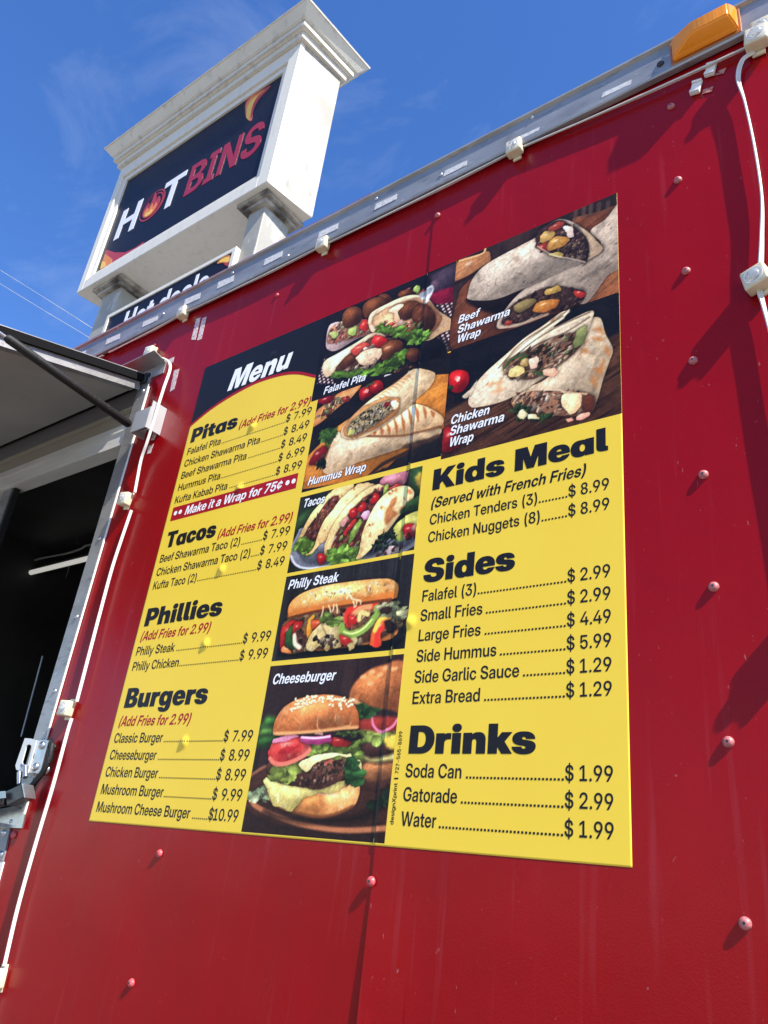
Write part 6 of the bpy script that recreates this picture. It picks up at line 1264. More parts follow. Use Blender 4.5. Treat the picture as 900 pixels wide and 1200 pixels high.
# drip cap above the hinge
q = MB(); q.prism([(0, -0.001, 2.834), (0, -0.0035, 2.834), (0, -0.0035, 2.872), (0, -0.052, 2.884), (0, -0.052, 2.887), (0, -0.001, 2.876)], (1, 0, 0))
bmesh.ops.scale(q.bm, verts=q.bm.verts, vec=(-OX0 - 1.835, 1, 1)); bmesh.ops.translate(q.bm, verts=q.bm.verts, vec=(OX0, 0, 0))
T(q.build('drip_cap', ALU))
q = MB(); q.tube([(-1.897, -0.008, 2.845), (-1.935, -0.012, 2.842)], 0.006, 8); q.box(-1.925, -1.905, -0.016, -0.006, 2.818, 2.852, 0.002); T(q.build('hinge', BLACK))

# strut bracket, gas strut
bx0, bx1 = at(153, 505, -0.053).x, at(170, 500, -0.053).x
bz0, bz1 = at(161, 503.5, -0.053).z, at(166, 480.5, -0.053).z
q = MB()
q.box(bx0, bx1, -0.053, -0.050, bz0, bz1); q.box(bx0, bx0 + 0.003, -0.0499, -0.0061, bz0, bz1); q.box(bx1 - 0.003, bx1, -0.0499, -0.0005, bz0 + 0.001, bz1 + 0.022); q.box(bx0, bx1 - 0.0035, -0.0499, -0.0065, bz1 - 0.003, bz1 - 0.0005)
br = T(q.build('strut_bracket', mat('bracket_zinc', (0.48, 0.49, 0.50), rough=0.4, metal=0.5)))
q = MB(); q.tube([(bx1 - 0.0035, -0.026, bz0 + 0.018), (bx1 - 0.020, -0.026, bz0 + 0.018)], 0.011, 6); q.tube([(bx1 - 0.020, -0.026, bz0 + 0.018), (bx0 + 0.004, -0.026, bz0 + 0.018)], 0.004, 8)
bo = q.build('bolt', STEEL); bo.parent = br; bo.matrix_parent_inverse = Matrix.Identity(4)
P0 = at(152.5, 498, -0.035); dS = Vector((-0.012, -math.cos(R(5.5)), math.sin(R(5.5))))
q = MB(); q.tube([P0 + dS * t for t in (0.0, 0.006, 0.40, 0.404, 0.41)], [0.008, 0.0125, 0.0125, 0.011, 0.007], 14); gs = T(q.build('gas_strut', RUBBER, None, 40))
q = MB(); q.tube([P0 + dS * 0.405, P0 + dS * 0.72], 0.0045, 10); r_ = q.build('strut_rod', STEEL, None, 40); r_.parent = gs; r_.matrix_parent_inverse = Matrix.Identity(4)

# ---- hatch latch on the right of the opening
def AT(px, py, Y): return at(px, py, Y)
LX = -1.935
q = MB()
q.prism([AT(43, 867.5, -0.022), AT(57, 867.5, -0.022), AT(46.5, 906.5, -0.022), AT(33, 905.5, -0.022)], (0, 0.003, 0))
lat = T(q.build('latch', STEEL))
def LC(o): o.parent = lat; o.matrix_parent_inverse = Matrix.Identity(4); return o
# slotted keeper plate (a ring)
outer = [(29, 865), (36, 865.5), (42.8, 867.5), (32.6, 905.5), (25, 904), (19, 902), (18, 897)]; inner = [(31, 873.5), (34, 872), (37, 874), (36.8, 878), (32.2, 896), (27, 896.5), (25.5, 893)]
def ring(name, o_, i_, Y, th, m_):
    q = MB(); A = [AT(a, b, Y) for a, b in o_]; B = [AT(a, b, Y) for a, b in i_]
    va = [q.bm.verts.new(p) for p in A]; vb = [q.bm.verts.new(p) for p in B]; va2 = [q.bm.verts.new(p + Vector((0, th, 0))) for p in A]; vb2 = [q.bm.verts.new(p + Vector((0, th, 0))) for p in B]
    n = len(va)
    for k in range(n):
        l = (k + 1) % n
        for f in ((va[k], va[l], vb[l], vb[k]), (va2[k], vb2[k], vb2[l], va2[l]), (va[k], va2[k], va2[l], va[l]), (vb[k], vb[l], vb2[l], vb2[k])): q.bm.faces.new(f)
    return q.build(name, m_)
LC(ring('keeper_plate', outer, inner, -0.0255, 0.003, mat('plate_white', (0.66, 0.66, 0.64), rough=0.4, metal=0.2)))
for (px, py) in ((49.5, 873.5), (42, 898.5)):
    p = AT(px, py, -0.022); q = MB(); q.lathe([(0.010, 0), (0.010, 0.002), (0.0085, 0.0045), (0.005, 0.007), (0.001, 0.008)], (p.x, p.y, p.z), 'Y', 14); LC(q.build('latch_bolt', STEEL, None, 50))
q = MB(); q.tube([AT(58, 868, -0.012), AT(61, 873, -0.016), AT(58, 890, -0.018), AT(50, 905, -0.018), AT(40, 918, -0.018), AT(30, 928, -0.02)], 0.007, 10); LC(q.build('latch_strap', RUBBER, None, 40))
for (px, py) in ((61, 876), (55, 902)):
    p = AT(px, py, -0.002); q = MB(); q.lathe([(0.011, 0), (0.010, 0.006), (0.007, 0.010), (0.002, 0.012)], (p.x, -0.001, p.z), 'Y', 14); LC(q.build('latch_nut', STEEL, None, 50))
q = MB(); q.tube([AT(29.5, 898, -0.035), AT(29.5, 911, -0.037)], 0.0058, 10); q.tube([AT(22.5, 905, -0.037), AT(22.5, 919, -0.037)], 0.0052, 10); q.tube([AT(26, 897, -0.028), AT(29.5, 899, -0.035)], 0.005, 8); LC(q.build('latch_hook', STEEL, None, 40))
q = MB(); q.prism([AT(5, 928, -0.05), AT(25, 918.5, -0.05), AT(28.5, 934, -0.05), AT(8, 944, -0.05)], (0, 0.026, 0), 0.002); LC(q.build('latch_body', BLACK))
q = MB(); q.prism([AT(25.4, 918.4, -0.0515), AT(26.6, 918, -0.0515), AT(29.6, 934.2, -0.0515), AT(28.4, 934.8, -0.0515)], (0, 0.028, 0)); LC(q.build('latch_plate', STEEL))
q = MB(); q.tube([AT(-60, 955, -0.045), AT(0, 938, -0.043), AT(8, 936, -0.042)], 0.016, 12); LC(q.build('latch_handle', BLACK, None, 40))
q = MB(); q.prism([AT(-40, 931, -0.062), AT(5, 927, -0.062), AT(5, 935, -0.062), AT(-40, 942, -0.062)], (0, 0.004, 0)); LC(q.build('handle_plate', mat('blue_steel', (0.30, 0.36, 0.42), rough=0.3, metal=0.8)))
# corner plates under the latch
q = MB(); q.prism([AT(-20, 969, -0.010), AT(25.5, 970.5, -0.010), AT(29, 955, -0.010), AT(20, 944, -0.010), AT(-20, 952, -0.010)], (0, 0.0032, 0)); T(q.build('sill_plate', STEEL))
q = MB(); q.lathe([(0.005, 0), (0.004, 0.002), (0.001, 0.003)], (AT(12.7, 962.5, -0.0101).x, -0.0101, AT(12.7, 962.5, -0.0101).z), 'Y', 10); T(q.build('rivet', STEEL, None, 50))
q = MB(); q.prism([AT(-30, 971, -0.005), AT(11.5, 970.5, -0.005), AT(5, 1000, -0.005), AT(2.5, 1009, -0.005), AT(-30, 1000, -0.005)], (0, 0.0045, 0)); hp_ = T(q.build('hinge_plate', ALU_DULL))
for (px, py) in ((5, 976), (-4, 975.5), (1, 1001)):
    p = AT(px, py, -0.005); q = MB(); q.lathe([(0.0085, 0), (0.0075, 0.003), (0.004, 0.0055), (0.001, 0.006)], (p.x, -0.005, p.z), 'Y', 14); T(q.build('plate_bolt', STEEL, None, 50))
q = MB(); q.prism([AT(-30, 1003, -0.004), AT(4, 1010, -0.004), AT(-4, 1040, -0.004), AT(-30, 1060, -0.004)], (0, 0.0036, 0)); T(q.build('trim_strip', WHITE_PLASTIC))
# thin prop rod inside the opening
q = MB(); q.tube([at(25, 863, 0.12), at(50, 769, 0.12)], 0.0026, 8); T(q.build('prop_rod', ALU_DULL))

# running gear and jack, below the frame of the picture
for x in (-2.2, -1.35):
    for y in (0.16, TD - 0.16):
        q = MB(); q.lathe([(0.18, -0.10), (0.30, -0.10), (0.335, -0.07), (0.335, 0.07), (0.30, 0.10), (0.18, 0.10)], (x, y, 0.335), 'Y', 28); wh = T(q.build('wheel', TYRE, None, 40))
        q = MB(); q.lathe([(0.179, -0.07), (0.179, 0.06), (0.16, 0.075), (0.07, 0.06), (0.05, 0.09), (0.01, 0.092)], (x, y, 0.335), 'Y', 24); rm = q.build('rim', STEEL, None, 40); rm.parent = wh; rm.matrix_parent_inverse = Matrix.Identity(4)
q = MB(); q.box(TX0 + 0.3, TX1 - 0.2, 0.3, 0.4, 0.44, 0.55); q.box(TX0 + 0.3, TX1 - 0.2, TD - 0.4, TD - 0.3, 0.44, 0.55); q.box(-2.24, -2.16, 0.08, TD - 0.08, 0.31, 0.36); q.box(-1.39, -1.31, 0.08, TD - 0.08, 0.31, 0.36); q.box(-2.3, -1.25, 0.32, 0.38, 0.36, 0.44); q.box(-2.3, -1.25, TD - 0.38, TD - 0.32, 0.36, 0.44)
T(q.build('chassis', BLACK))
for x in (TX0 + 0.4, TX1 - 0.3):
    for y in (0.35, TD - 0.35):
        q = MB(); q.tube([(x, y, 0.0), (x, y, 0.44)], 0.025, 10); q.box(x - 0.08, x + 0.08, y - 0.08, y + 0.08, 0.0, 0.012); T(q.build('jack', STEEL))

# ------------------------------------------------------------------ strings of LED modules on white cable
def module_mesh():
    q = MB()
    q.box(-0.0185, 0.0185, -0.0265, -0.004, -0.0185, 0.0185, 0.0035, 3)
    q.box(-0.010, 0.010, -0.0045, 0.0, -0.026, 0.026, 0.001)
    return q.build('led_module', CREAM, None, 40)
def lens_mesh():
    q = MB(); q.lathe([(0.0125, 0.0258), (0.0125, 0.0272), (0.0105, 0.0276), (0.0100, 0.0292), (0.0082, 0.0316), (0.0050, 0.0332), (0.0015, 0.0338)], (0, 0, 0), 'Y', 20)
    return q.build('lens', LENS, None, 50)
def ring_mesh():
    q = MB(); q.lathe([(0.0145, 0.0258), (0.0145, 0.0273), (0.0128, 0.0273)], (0, 0, 0), 'Y', 20)
    return q.build('lens_collar', WHITE_PLASTIC, None, 40)
_m0, _l0, _r0 = module_mesh(), lens_mesh(), ring_mesh(); _l0.parent = _m0; _r0.parent = _m0
_first = [True]
def module(root, x, z, y=-0.001, rot=(0, 0, 0), sc=1.0):
    if _first[0]: m_ = _m0; _first[0] = False
    else:
        m_ = _m0.copy(); S.collection.objects.link(m_)
        for k in (_l0, _r0):
            l_ = k.copy(); S.collection.objects.link(l_); l_.parent = m_
    m_.parent = root; m_.location = Vector((x, y, z)) - root.location; m_.rotation_euler = rot; m_.scale = (sc, sc, sc)
    return m_
def flat_cable(root, pts, width=0.0046, r=0.0020):
    """twin cable; each point: (x, y, z, angle) - angle 0 lies flat on the wall, 90 stands on edge"""
    P = [Vector(p[:3]) for p in pts]; A = [p[3] for p in pts]
    C = catmull(P, 8); n = 8; AA = []
    for i in range(len(pts) - 1):
        for k in range(n): AA.append(A[i] + (A[i + 1] - A[i]) * k / n)
    AA.append(A[-1]); q = MB(); t1 = []; t2 = []
    for i, c in enumerate(C):
        d = (C[min(i + 1, len(C) - 1)] - C[max(i - 1, 0)]).normalized(); side = d.cross(Vector((0, -1, 0))).normalized()
        if side.length < 0.1: side = Vector((1, 0, 0))
        a = R(AA[i]); v = side * math.cos(a) + Vector((0, -1, 0)) * math.sin(a)
        t1.append(c + v * width / 2); t2.append(c - v * width / 2)
    q.tube(t1, r, 8); q.tube(t2, r, 8)
    mid = [(a + b) / 2 for a, b in zip(t1, t2)]; q.tube(mid, r * 0.75, 6)
    return reparent(q.build('cable', WIRE, None, 60), root)
G = 'strings of LED modules on the trailer side'
top = thing('light_string', 'white cable with cream LED modules running straight below the aluminium roof rail', 'light string', (-1.0, -0.002, 3.03), G)
TOPM = ((-1.798, 3.0417), (-1.217, 3.0371), (-0.6377, 3.0371), (-0.128, 3.006))
for i, (x, z) in enumerate(TOPM): module(top, x, z, -0.0045 if x > -0.85 else -0.001, (0, R((-3, 4, -2, 5)[i]), 0), 1.0 if i < 3 else 1.12)
module(top, -0.118, 3.036, -0.001, (R(8), 0, 0), 0.95)
xs = [(-2.60, 3.036), (-2.2, 3.030)] + list(TOPM)
for (xa, za), (xb, zb) in zip(xs, xs[1:]):
    yb = -0.010
    flat_cable(top, [(xa + 0.017, yb - 0.003, za, 60), (xa * 0.7 + xb * 0.3, yb - 0.004, za * 0.7 + zb * 0.3 - 0.004, 40), (xa * 0.35 + xb * 0.65, yb - 0.004, za * 0.35 + zb * 0.65 - 0.006, 75), (xb - 0.017, yb - 0.003, zb, 60)])

left = thing('light_string', 'white cable with cream LED modules hanging down beside the serving opening', 'light string', (-1.83, -0.002, 1.24), G)
LM = ((-1.9206, 2.932, 4), (-1.8237, 2.3907, 8), (-1.8198, 1.8102, 4), (-1.7915, 1.238, -4))
for (x, z, a) in LM: module(left, x, z, -0.001, (0, R(a), R(4)))
flat_cable(left, [(-2.35, -0.010, 2.90, 60), (-2.15, -0.012, 2.915, 60), (-2.0, -0.012, 2.905, 75), (-1.94, -0.012, 2.925, 80)])
def AC(px, py, Y, a): q_ = at(px, py, Y); return (q_.x, q_.y, q_.z, a)
flat_cable(left, [AC(184, 418, -0.014, 70), AC(192, 420, -0.016, 60), AC(198.5, 425, -0.020, 50), AC(199, 434, -0.026, 50), AC(192.5, 453, -0.034, 50), AC(185.5, 475, -0.036, 50), AC(179, 497, -0.034, 50), AC(172, 519, -0.028, 55), AC(165.5, 538, -0.020, 65), AC(161.5, 558, -0.015, 80), AC(158, 577, -0.012, 85)])
flat_cable(left, [AC(154, 598, -0.012, 80), AC(142, 633, -0.013, 75), AC(131, 667, -0.013, 70), AC(118, 715, -0.013, 70), AC(107, 757, -0.014, 70), AC(95, 803, -0.013, 70), AC(90, 822, -0.012, 80)])
flat_cable(left, [AC(84, 842, -0.012, 80), AC(79, 858, -0.014, 75), AC(62, 921, -0.015, 70), AC(42, 988, -0.013, 70), AC(21, 1063, -0.013, 70), AC(5, 1132, -0.012, 80)])
flat_cable(left, [(-1.791, -0.012, 1.22, 80), (-1.790, -0.013, 1.10, 75), (-1.79, -0.013, 0.9, 75)])

right = thing('light_string', 'white cable with cream LED modules hanging loose at the right end of the trailer side', 'light string', (-0.17, -0.004, 1.3), G)
RM = ((-0.1746, 2.4418, -10), (-0.155, 1.89, 5), (-0.150, 1.33, 3))
for (x, z, a) in RM: module(right, x, z, -0.0042, (0, R(a), R(-12)), 1.06)
flat_cable(right, [(-0.136, -0.012, 2.985, 20), (-0.158, -0.014, 2.975, 10), (-0.169, -0.014, 2.93, 40), (-0.163, -0.0135, 2.86, 85), (-0.157, -0.0140, 2.74, 85), (-0.156, -0.0135, 2.62, 85), (-0.164, -0.0135, 2.53, 60), (-0.172, -0.013, 2.462, 20)], 0.0056, 0.0018)
flat_cable(right, [(-0.177, -0.013, 2.422, 30), (-0.170, -0.0135, 2.34, 85), (-0.163, -0.014, 2.2, 85), (-0.155, -0.014, 2.05, 80), (-0.155, -0.013, 1.91, 40)], 0.0056, 0.0018)
flat_cable(right, [(-0.155, -0.013, 1.87, 30), (-0.149, -0.014, 1.75, 85), (-0.146, -0.014, 1.55, 85), (-0.150, -0.013, 1.35, 40)], 0.0056, 0.0018)

# ------------------------------------------------------------------ lamp inside the trailer
tl = thing('tube_light', 'slim white tube lamp with loose grey conduit hanging inside the dark serving opening', 'lamp', (-3.2, 0.9, 2.75))
YL = 0.9
TUBE = mat('tube_white', (0.72, 0.72, 0.70), rough=0.3)
TUBE.node_tree.nodes['Principled BSDF'].inputs['Emission Color'].default_value = (1, 0.97, 0.9, 1); TUBE.node_tree.nodes['Principled BSDF'].inputs['Emission Strength'].default_value = 0.22
a, b = at(26, 673.5, YL), at(125, 649, YL)
q = MB(); q.tube([a, b], 0.0135, 14); reparent(q.build('tube', TUBE, None, 40), tl)
q = MB(); q.tube([a + (a - b).normalized() * 0.02, a + (b - a).normalized() * 0.012], 0.0145, 12); reparent(q.build('end_cap', mat('cap_grey', (0.25, 0.25, 0.25), rough=0.5), None, 40), tl)
q = MB(); q.tube([a + Vector((0, 0.012, 0.024)), b + Vector((0, 0.012, 0.024))], 0.012, 10); reparent(q.build('housing', mat('housing_grey', (0.10, 0.10, 0.10), rough=0.4, metal=0.5), None, 40), tl)
q = MB(); q.tube(catmull([at(30, 661, YL), at(45, 655, YL), at(65, 651, YL), at(80, 648, YL), at(95, 643, YL), at(102, 639, YL), at(120, 637, YL)], 6), 0.006, 8); reparent(q.build('conduit', mat('conduit', (0.32, 0.32, 0.31), rough=0.5, bump=(300, 0.002, (1, 1, 1))), None, 60), tl)
for pts, rr in (([(81, 664), (79.5, 670), (77, 677)], 0.0022), ([(94, 612), (92, 628), (90, 636), (93, 638)], 0.0016)):
    q = MB(); q.tube(catmull([at(a_, b_, YL) for a_, b_ in pts], 4), rr, 6); reparent(q.build('wire', ALU_DULL, None, 60), tl)

# ------------------------------------------------------------------ roadside pole sign behind the trailer
SC = 1.8
def sp(px, py, Yl):
    """point of the sign's own plane at local depth Yl (front face of the cabinet = 0)"""
    return at(px, py, SY + Yl)
SY = (0.8266 + 1.09319) * SC - 1.09319
sign = thing('pole_sign', 'tall white roadside sign on two posts, dark panel reading HOTBINS above a smaller panel', 'sign', (-6.6, SY + 0.35, 0))
def G_(o): return reparent(o, sign)
STUCCO = mat('sign_white_dimmed', (0.34, 0.33, 0.30), rough=0.55, bump=(60, 0.002, (1, 1, 1)), vary=[(1.6, (0.28, 0.268, 0.23), 0.42, 0.62, (1, 1, 1)), (6, (0.41, 0.405, 0.385), 0.54, 0.58, (1, 1, 0.5)), (9, (0.20, 0.19, 0.16), 0.60, 0.85, (1, 1, 0.3))])  # sun held back in the colour: white dimmed against clipping; blotches are stains
TRIM_W = mat('sign_trim_paint', (0.66, 0.63, 0.55), rough=0.45, vary=[(14, (0.55, 0.52, 0.44), 0.52, 0.85, (1, 1, 0.15))])
GRIME = mat('sign_soot', (0.40, 0.37, 0.32), rough=0.8, vary=(4, (0.07, 0.06, 0.05), 0.40, 0.62, (1, 1, 1)))
NAVY = mat('sign_navy', (0.009, 0.010, 0.020), rough=0.35, spec=0.14)
SG_RED = mat('sign_red', (0.33, 0.014, 0.03), rough=0.3); SG_WHITE = mat('sign_lettering_white', (0.74, 0.75, 0.80), rough=0.3)
FL_O = mat('flame_orange', (0.72, 0.22, 0.03), rough=0.3); FL_Y = mat('flame_yellow', (0.85, 0.50, 0.07), rough=0.3); FL_R = mat('flame_red', (0.42, 0.03, 0.03), rough=0.3)
fl = sp(89, 345, 0); fr = sp(314, 210, 0); ft = sp(351.5, 50, 0)
x0, x1, z0 = fl.x, fr.x, (fl.z + fr.z) / 2; z1 = ft.z
DP = 0.60; SK = 0.08                           # depth of the box; its right end is a little out of square
def plan(grow, zlo, zhi, bm, y0=0.0, grow2=None):
    g2 = grow if grow2 is None else grow2
    A = [(x0 - grow, SY - grow + y0, zlo), (x1 + grow, SY - grow + y0, zlo), (x1 + SK + grow, SY + DP + grow, zlo), (x0 + SK - grow, SY + DP + grow, zlo)]
    B = [(x0 - g2, SY - g2 + y0, zhi), (x1 + g2, SY - g2 + y0, zhi), (x1 + SK + g2, SY + DP + g2, zhi), (x0 + SK - g2, SY + DP + g2, zhi)]
    va = [bm.verts.new(p) for p in A]; vb = [bm.verts.new(p) for p in B]
    for k in range(4): bm.faces.new((va[k], va[(k + 1) % 4], vb[(k + 1) % 4], vb[k]))
    bm.faces.new(va[::-1]); bm.faces.new(vb)
# face panel outline (its visible edge) on a plane set back from the front
REC = 0.055
pTL, pTR, pBR, pBL = sp(146.5, 213, REC), sp(329, 91.5, REC), sp(306.5, 207, REC), sp(116, 318.5, REC)
px0, px1 = (pTL.x + pBL.x) / 2, (pTR.x + pBR.x) / 2; pz0, pz1 = (pBL.z + pBR.z) / 2, (pTL.z + pTR.z) / 2
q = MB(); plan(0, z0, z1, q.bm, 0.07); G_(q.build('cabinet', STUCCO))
q = MB(); plan(-0.004, z0 - 0.006, z0 - 0.0005, q.bm, 0.0); G_(q.build('bounce_soffit', TRIM_W))  # added sheet in lighter paint, standing in for ground bounce on the underside
# front frame: four bars standing proud of the recessed panel
m0 = 0.085
q = MB()
for (a0, a1, b0, b1) in ((x0, px0 - m0, z0 + 0.001, z1 - 0.001), (px1 + m0, x1, z0 + 0.001, z1 - 0.001), (px0 - m0 + 0.001, px1 + m0 - 0.001, z0 + 0.001, pz0 - m0), (px0 - m0 + 0.001, px1 + m0 - 0.001, pz1 + m0, z1 - 0.001)):
    q.box(a0, a1, SY, SY + 0.069, b0, b1, 0.006)
G_(q.build('front_frame', TRIM_W))
q = MB()
for (a0, a1, b0, b1) in ((px0 - m0 + 0.001, px0, pz0 - m0 + 0.001, pz1 + m0 - 0.001), (px1, px1 + m0 - 0.001, pz0 - m0 + 0.001, pz1 + m0 - 0.001), (px0 + 0.001, px1 - 0.001, pz0 - m0 + 0.001, pz0), (px0 + 0.001, px1 - 0.001, pz1, pz1 + m0 - 0.001)):
    q.box(a0, a1, SY + 0.030, SY + 0.068, b0, b1, 0.003)
G_(q.build('panel_retainer', TRIM_W))
q = MB(); q.box(px0 - 0.01, px1 + 0.01, SY + REC, SY + 0.067, pz0 - 0.01, pz1 + 0.01); face = G_(q.build('face_panel', NAVY))
# crown moulding
q = MB()
zt = sp(240, 86, -0.225).z
zc = z1
tiers = [(0.045, 0.045, 0.16), (0.060, 0.075, 0.02), (0.10, 0.10, 0.13), (0.115, 0.125, 0.02), (0.13, 0.215, 0.20), (0.225, 0.225, 0.025)]
tot = sum(t[2] for t in tiers); k_ = (zt - z1) / tot
for (ga, gb, hh) in tiers:
    plan(ga, zc + 0.0005, zc + hh * k_ - 0.0005, q.bm, 0, gb); zc += hh * k_
G_(q.build('crown', mat('crown_paint', (0.62, 0.59, 0.51), rough=0.6, bump=(40, 0.002, (1, 1, 1)), vary=[(2.2, (0.55, 0.52, 0.45), 0.42, 0.8, (1, 1, 1)), (10, (0.36, 0.335, 0.29), 0.56, 0.82, (1, 1, 0.4))])))
q = MB(); plan(0.227, zc, zc + 0.012, q.bm); G_(q.build('crown_cap', STUCCO))

YF = SY + REC - 0.004
def pf(px, py): return at(px, py, YF)
def zof(px, py): return pf(px, py).z
base_z = (zof(134.5, 277.5) + zof(223, 224) + zof(285, 193)) / 3
capH = zof(142, 246) - zof(134.5, 277.5)
XH0, XH1, XB0, XB1 = pf(134, 278).x, pf(156, 267).x, pf(214.5, 230).x, pf(302, 182).x
XT0, XT1 = pf(195, 213).x, pf(218, 203).x
def txt(body, xa, xb, m_):
    V, F = glyphs(body, 'B', 0.01); u = V[:, 0]; X = xa + (u - u.min()) / np.ptp(u) * (xb - xa); Z = V[:, 1] * capH / _cap
    P = np.stack([X + Z * 0.02, np.full_like(X, YF), base_z + Z], 1); o = from_pydata('lettering', P, F, m_)
    q = bmesh.new(); q.from_mesh(o.data); r = bmesh.ops.extrude_face_region(q, geom=list(q.faces)); bmesh.ops.translate(q, verts=[v for v in r['geom'] if isinstance(v, bmesh.types.BMVert)], vec=(0, 0.0035, 0))
    bmesh.ops.recalc_face_normals(q, faces=q.faces); q.to_mesh(o.data); q.free(); return G_(o)
txt('H', XH0, XH1, SG_WHITE); txt('T', XT0, XT1, SG_WHITE); txt('BINS', XB0, XB1 - 0.02, SG_RED)
# shapes printed on the panel
def flat_shape(name, pts, m_, Y, smooth=True):
    P = [at(a, b, Y) for a, b in pts]
    if smooth: P = catmull(P, 6, True)
    q = MB(); q.prism(P, (0, 0.003, 0)); return G_(q.build(name, m_))
EM = lambda L_: [(100 + a / 3.75, 60 + b / 3.75) for a, b in L_]
# the round flame emblem standing for the O
q = MB()
def ringz(cx_, cz_, ra, rb, wd, rot, Y):
    n = 40; vs = []
    for k in range(n):
        t = 2 * math.pi * k / n; c_, s_ = math.cos(t), math.sin(t)
        for rr in (1.0, 1.0 - wd * (0.6 + 0.4 * math.sin(t + 2.2))):
            u, v = ra * rr * c_, rb * rr * s_; vs.append(q.bm.verts.new((cx_ + u * math.cos(rot) - v * math.sin(rot), Y, cz_ + u * math.sin(rot) + v * math.cos(rot))))
    for k in range(n): l = (k + 1) % n; q.bm.faces.new((vs[2 * k], vs[2 * l], vs[2 * l + 1], vs[2 * k + 1]))
ec = pf(178.5, 240.5); er = capH * 0.47
ringz(ec.x, ec.z, er, er, 0.13, 0, YF); ringz(ec.x + er * 0.05, ec.z - er * 0.02, er * 0.82, er * 0.80, 0.12, 0.5, YF + 0.0005)
G_(q.build('emblem_ring', FL_R))
def flame(name, L_, m_, Y):
    q = MB(); q.prism(catmull([Vector((ec.x + a * er, Y, ec.z + b * er)) for a, b in L_], 5, True), (0, 0.002, 0)); return G_(q.build(name, m_))
flame('emblem_flame', [(-0.62, -0.45), (-0.70, 0.0), (-0.45, 0.42), (-0.40, 0.05), (-0.18, 0.35), (-0.10, 0.95), (0.12, 0.55), (0.18, 0.15), (0.36, 0.45), (0.60, 0.10), (0.58, -0.40), (0.25, -0.72), (-0.25, -0.75)], FL_R, YF - 0.001)
flame('emblem_flame', [(-0.52, -0.50), (-0.55, -0.15), (-0.36, 0.02), (-0.22, -0.22), (-0.02, 0.15), (0.10, -0.20), (0.34, 0.02), (0.44, -0.30), (0.22, -0.66), (-0.20, -0.70)], FL_O, YF - 0.002)
flame('emblem_flame', [(-0.40, -0.55), (-0.30, -0.36), (-0.10, -0.42), (0.05, -0.30), (0.18, -0.45), (0.10, -0.64), (-0.18, -0.66)], FL_Y, YF - 0.003)
# swooshes in the corners
flat_shape('swoosh', EM([(702, 262), (704, 225), (722, 198), (760, 178), (812, 152), (800, 170), (768, 205), (744, 245), (730, 300), (722, 306), (706, 290)]), FL_R, YF + 0.0008)
flat_shape('swoosh', EM([(706, 278), (706, 238), (722, 208), (752, 188), (790, 168), (758, 200), (736, 240), (724, 300), (712, 298)]), FL_O, YF - 0.0004)
flat_shape('swoosh', EM([(707, 282), (714, 240), (734, 212), (756, 194), (742, 220), (730, 252), (720, 296), (712, 298)]), FL_Y, YF - 0.0016)
flat_shape('swoosh', EM([(64, 958), (92, 872), (130, 884), (175, 884), (222, 862), (258, 836), (240, 866), (200, 893), (140, 926)]), FL_R, YF + 0.0008, False)
flat_shape('swoosh', EM([(64, 958), (86, 890), (104, 902), (118, 915), (112, 936)]), FL_O, YF - 0.0004, False)
flat_shape('swoosh', EM([(64, 958), (74, 922), (86, 925), (88, 945)]), FL_Y, YF - 0.0016, False)

# posts with soot-stained collars
def post(pxa, pxb, ptop, Yl, dep):
    A = at(*pxa, SY + Yl); B = at(*pxb, SY + Yl); xa, xb = A.x, B.x
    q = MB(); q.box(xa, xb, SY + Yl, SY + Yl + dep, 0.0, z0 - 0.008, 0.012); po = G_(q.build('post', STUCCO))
    q = MB(); q.box(xa - 0.10, xb + 0.10, SY + Yl - 0.10, SY + Yl + dep + 0.10, z0 - 0.055, z0 - 0.0075, 0.006); q.box(xa - 0.055, xb + 0.055, SY + Yl - 0.055, SY + Yl + dep + 0.055, z0 - 0.11, z0 - 0.0555, 0.012)
    c = q.build('collar', GRIME); c.parent = po; c.matrix_parent_inverse = Matrix.Identity(4)
    return xa, xb
xr = post((289, 262), (309, 250), None, 0.16, 0.36)
xl = post((119, 352), (139, 345), None, 0.16, 0.36)
# smaller panel between the posts
Y2 = SY + 0.10
c1, c2, c3 = at(278.5, 283.5, Y2), at(125, 377, Y2), at(130, 371, Y2)
zz1 = (c1.z + c3.z) / 2; xx1 = c1.x; xx0 = c2.x - 0.03; zz0 = zz1 - 1.0
q = MB(); q.box(xx0, xx1, Y2 + 0.02, Y2 + 0.36, zz0, zz1, 0.004)
fw = 0.05
q.box(xx0, xx1, Y2, Y2 + 0.0195, zz1 - fw, zz1 - 0.001, 0.003); q.box(xx0, xx1, Y2, Y2 + 0.0195, zz0 + 0.001, zz0 + fw, 0.003); q.box(xx0, xx0 + fw, Y2, Y2 + 0.0195, zz0 + fw + 0.001, zz1 - fw - 0.001); q.box(xx1 - fw, xx1, Y2, Y2 + 0.0195, zz0 + fw + 0.001, zz1 - fw - 0.001)
G_(q.build('lower_cabinet', TRIM_W))
q = MB(); q.box(xx0 + fw, xx1 - fw, Y2 + 0.012, Y2 + 0.0198, zz0 + fw, zz1 - fw); G_(q.build('lower_panel', NAVY))
Y3 = Y2 + 0.008
V, F = glyphs('Hot deals', 'B'); u = V[:, 0]
A = at(143, 383, Y3); B = at(243, 331, Y3); capL = 0.32
zb = zz1 - fw - 0.06 - capL
P = np.stack([A.x + (u - u.min()) / np.ptp(u) * (B.x - A.x), np.full(len(u), Y3), zb + V[:, 1] * capL / _cap], 1)
o = from_pydata('lettering', P, F, SG_WHITE)
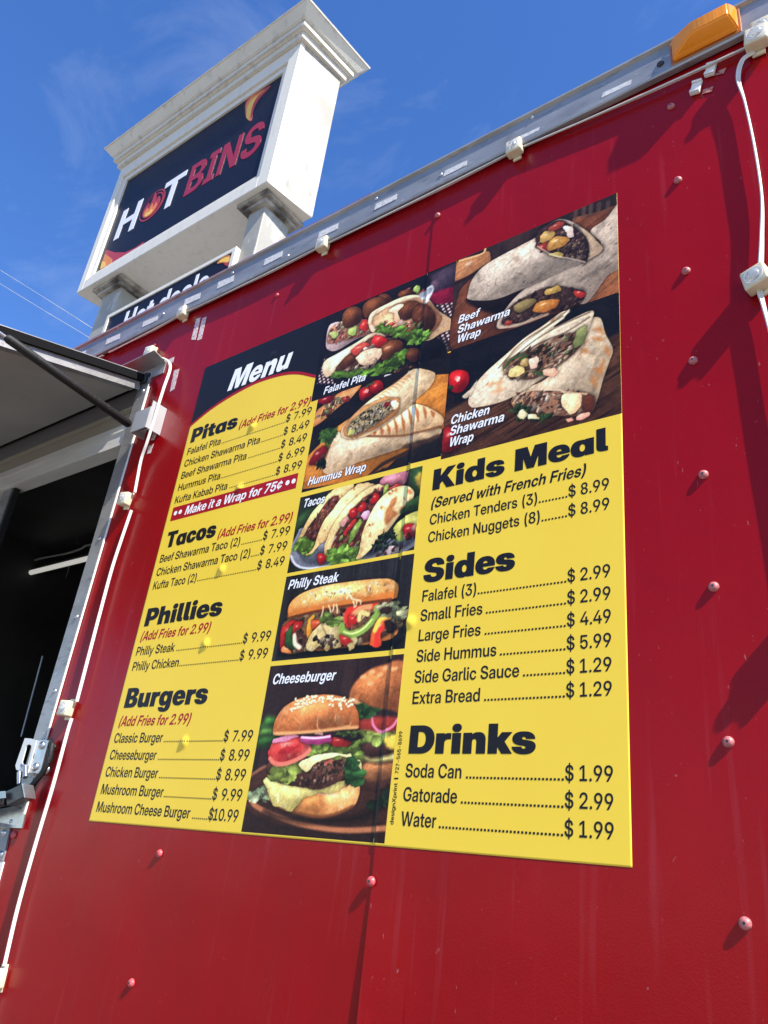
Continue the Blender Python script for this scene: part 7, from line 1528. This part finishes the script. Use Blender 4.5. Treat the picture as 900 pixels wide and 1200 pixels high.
q = bmesh.new(); q.from_mesh(o.data); r = bmesh.ops.extrude_face_region(q, geom=list(q.faces)); bmesh.ops.translate(q, verts=[v for v in r['geom'] if isinstance(v, bmesh.types.BMVert)], vec=(0, 0.003, 0))
bmesh.ops.recalc_face_normals(q, faces=q.faces); q.to_mesh(o.data); q.free(); G_(o)
ZC = lambda L_: [(80 + a / 3, 220 + b / 3) for a, b in L_]
flat_shape('swoosh', ZC([(523, 266), (535, 248), (555, 238), (571, 240), (572, 262), (566, 278), (552, 266), (538, 264)]), FL_O, Y3)
flat_shape('swoosh', ZC([(530, 262), (545, 246), (562, 243), (570, 252), (560, 262), (545, 260)]), FL_Y, Y3 - 0.0015)
flat_shape('swoosh', ZC([(548, 268), (571, 262), (573, 292), (562, 278)]), FL_R, Y3 - 0.0004)

# ------------------------------------------------------------------ overhead wires
WM = mat('overhead_wire_grey', (0.38, 0.39, 0.41), rough=0.6)
WL = (((-60, 280), (0, 316.5), (60, 354), (112, 387), (250, 474)), ((-60, 296), (0, 332.5), (50, 363), (105, 396), (250, 486)), ((-60, 358), (0, 385), (34, 402), (80, 424), (240, 500)))
lab = ('upper of the two thin grey wires crossing the sky left of the white sign', 'lower of the two thin grey wires crossing the sky left of the white sign', 'thin grey wire just above the raised serving hatch at the left edge')
for i, pts in enumerate(WL):
    Yw = (16, 16.3, 18)[i]
    P = catmull([at(a, b, Yw) for a, b in pts], 6); q = MB(); q.tube(P, 0.018, 6)
    o = q.build('overhead_wire', WM, None, 60); tag(o, lab[i], 'wire', 'overhead wires')

# ------------------------------------------------------------------ ground
GM = mat('parking_concrete', (0.19, 0.178, 0.158), rough=0.85, bump=(60, 0.01, (1, 1, 1)), vary=[(0.4, (0.22, 0.207, 0.185), 0.4, 0.7, (1, 1, 1)), (90, (0.15, 0.14, 0.125), 0.5, 0.7, (1, 1, 1))])
o = from_pydata('ground', [(-1500, -1500, 0), (1500, -1500, 0), (1500, 1500, 0), (-1500, 1500, 0)], [(0, 1, 2, 3)], GM); tag(o, 'pale grey concrete parking ground', 'ground', None, 'structure')

build_menu()
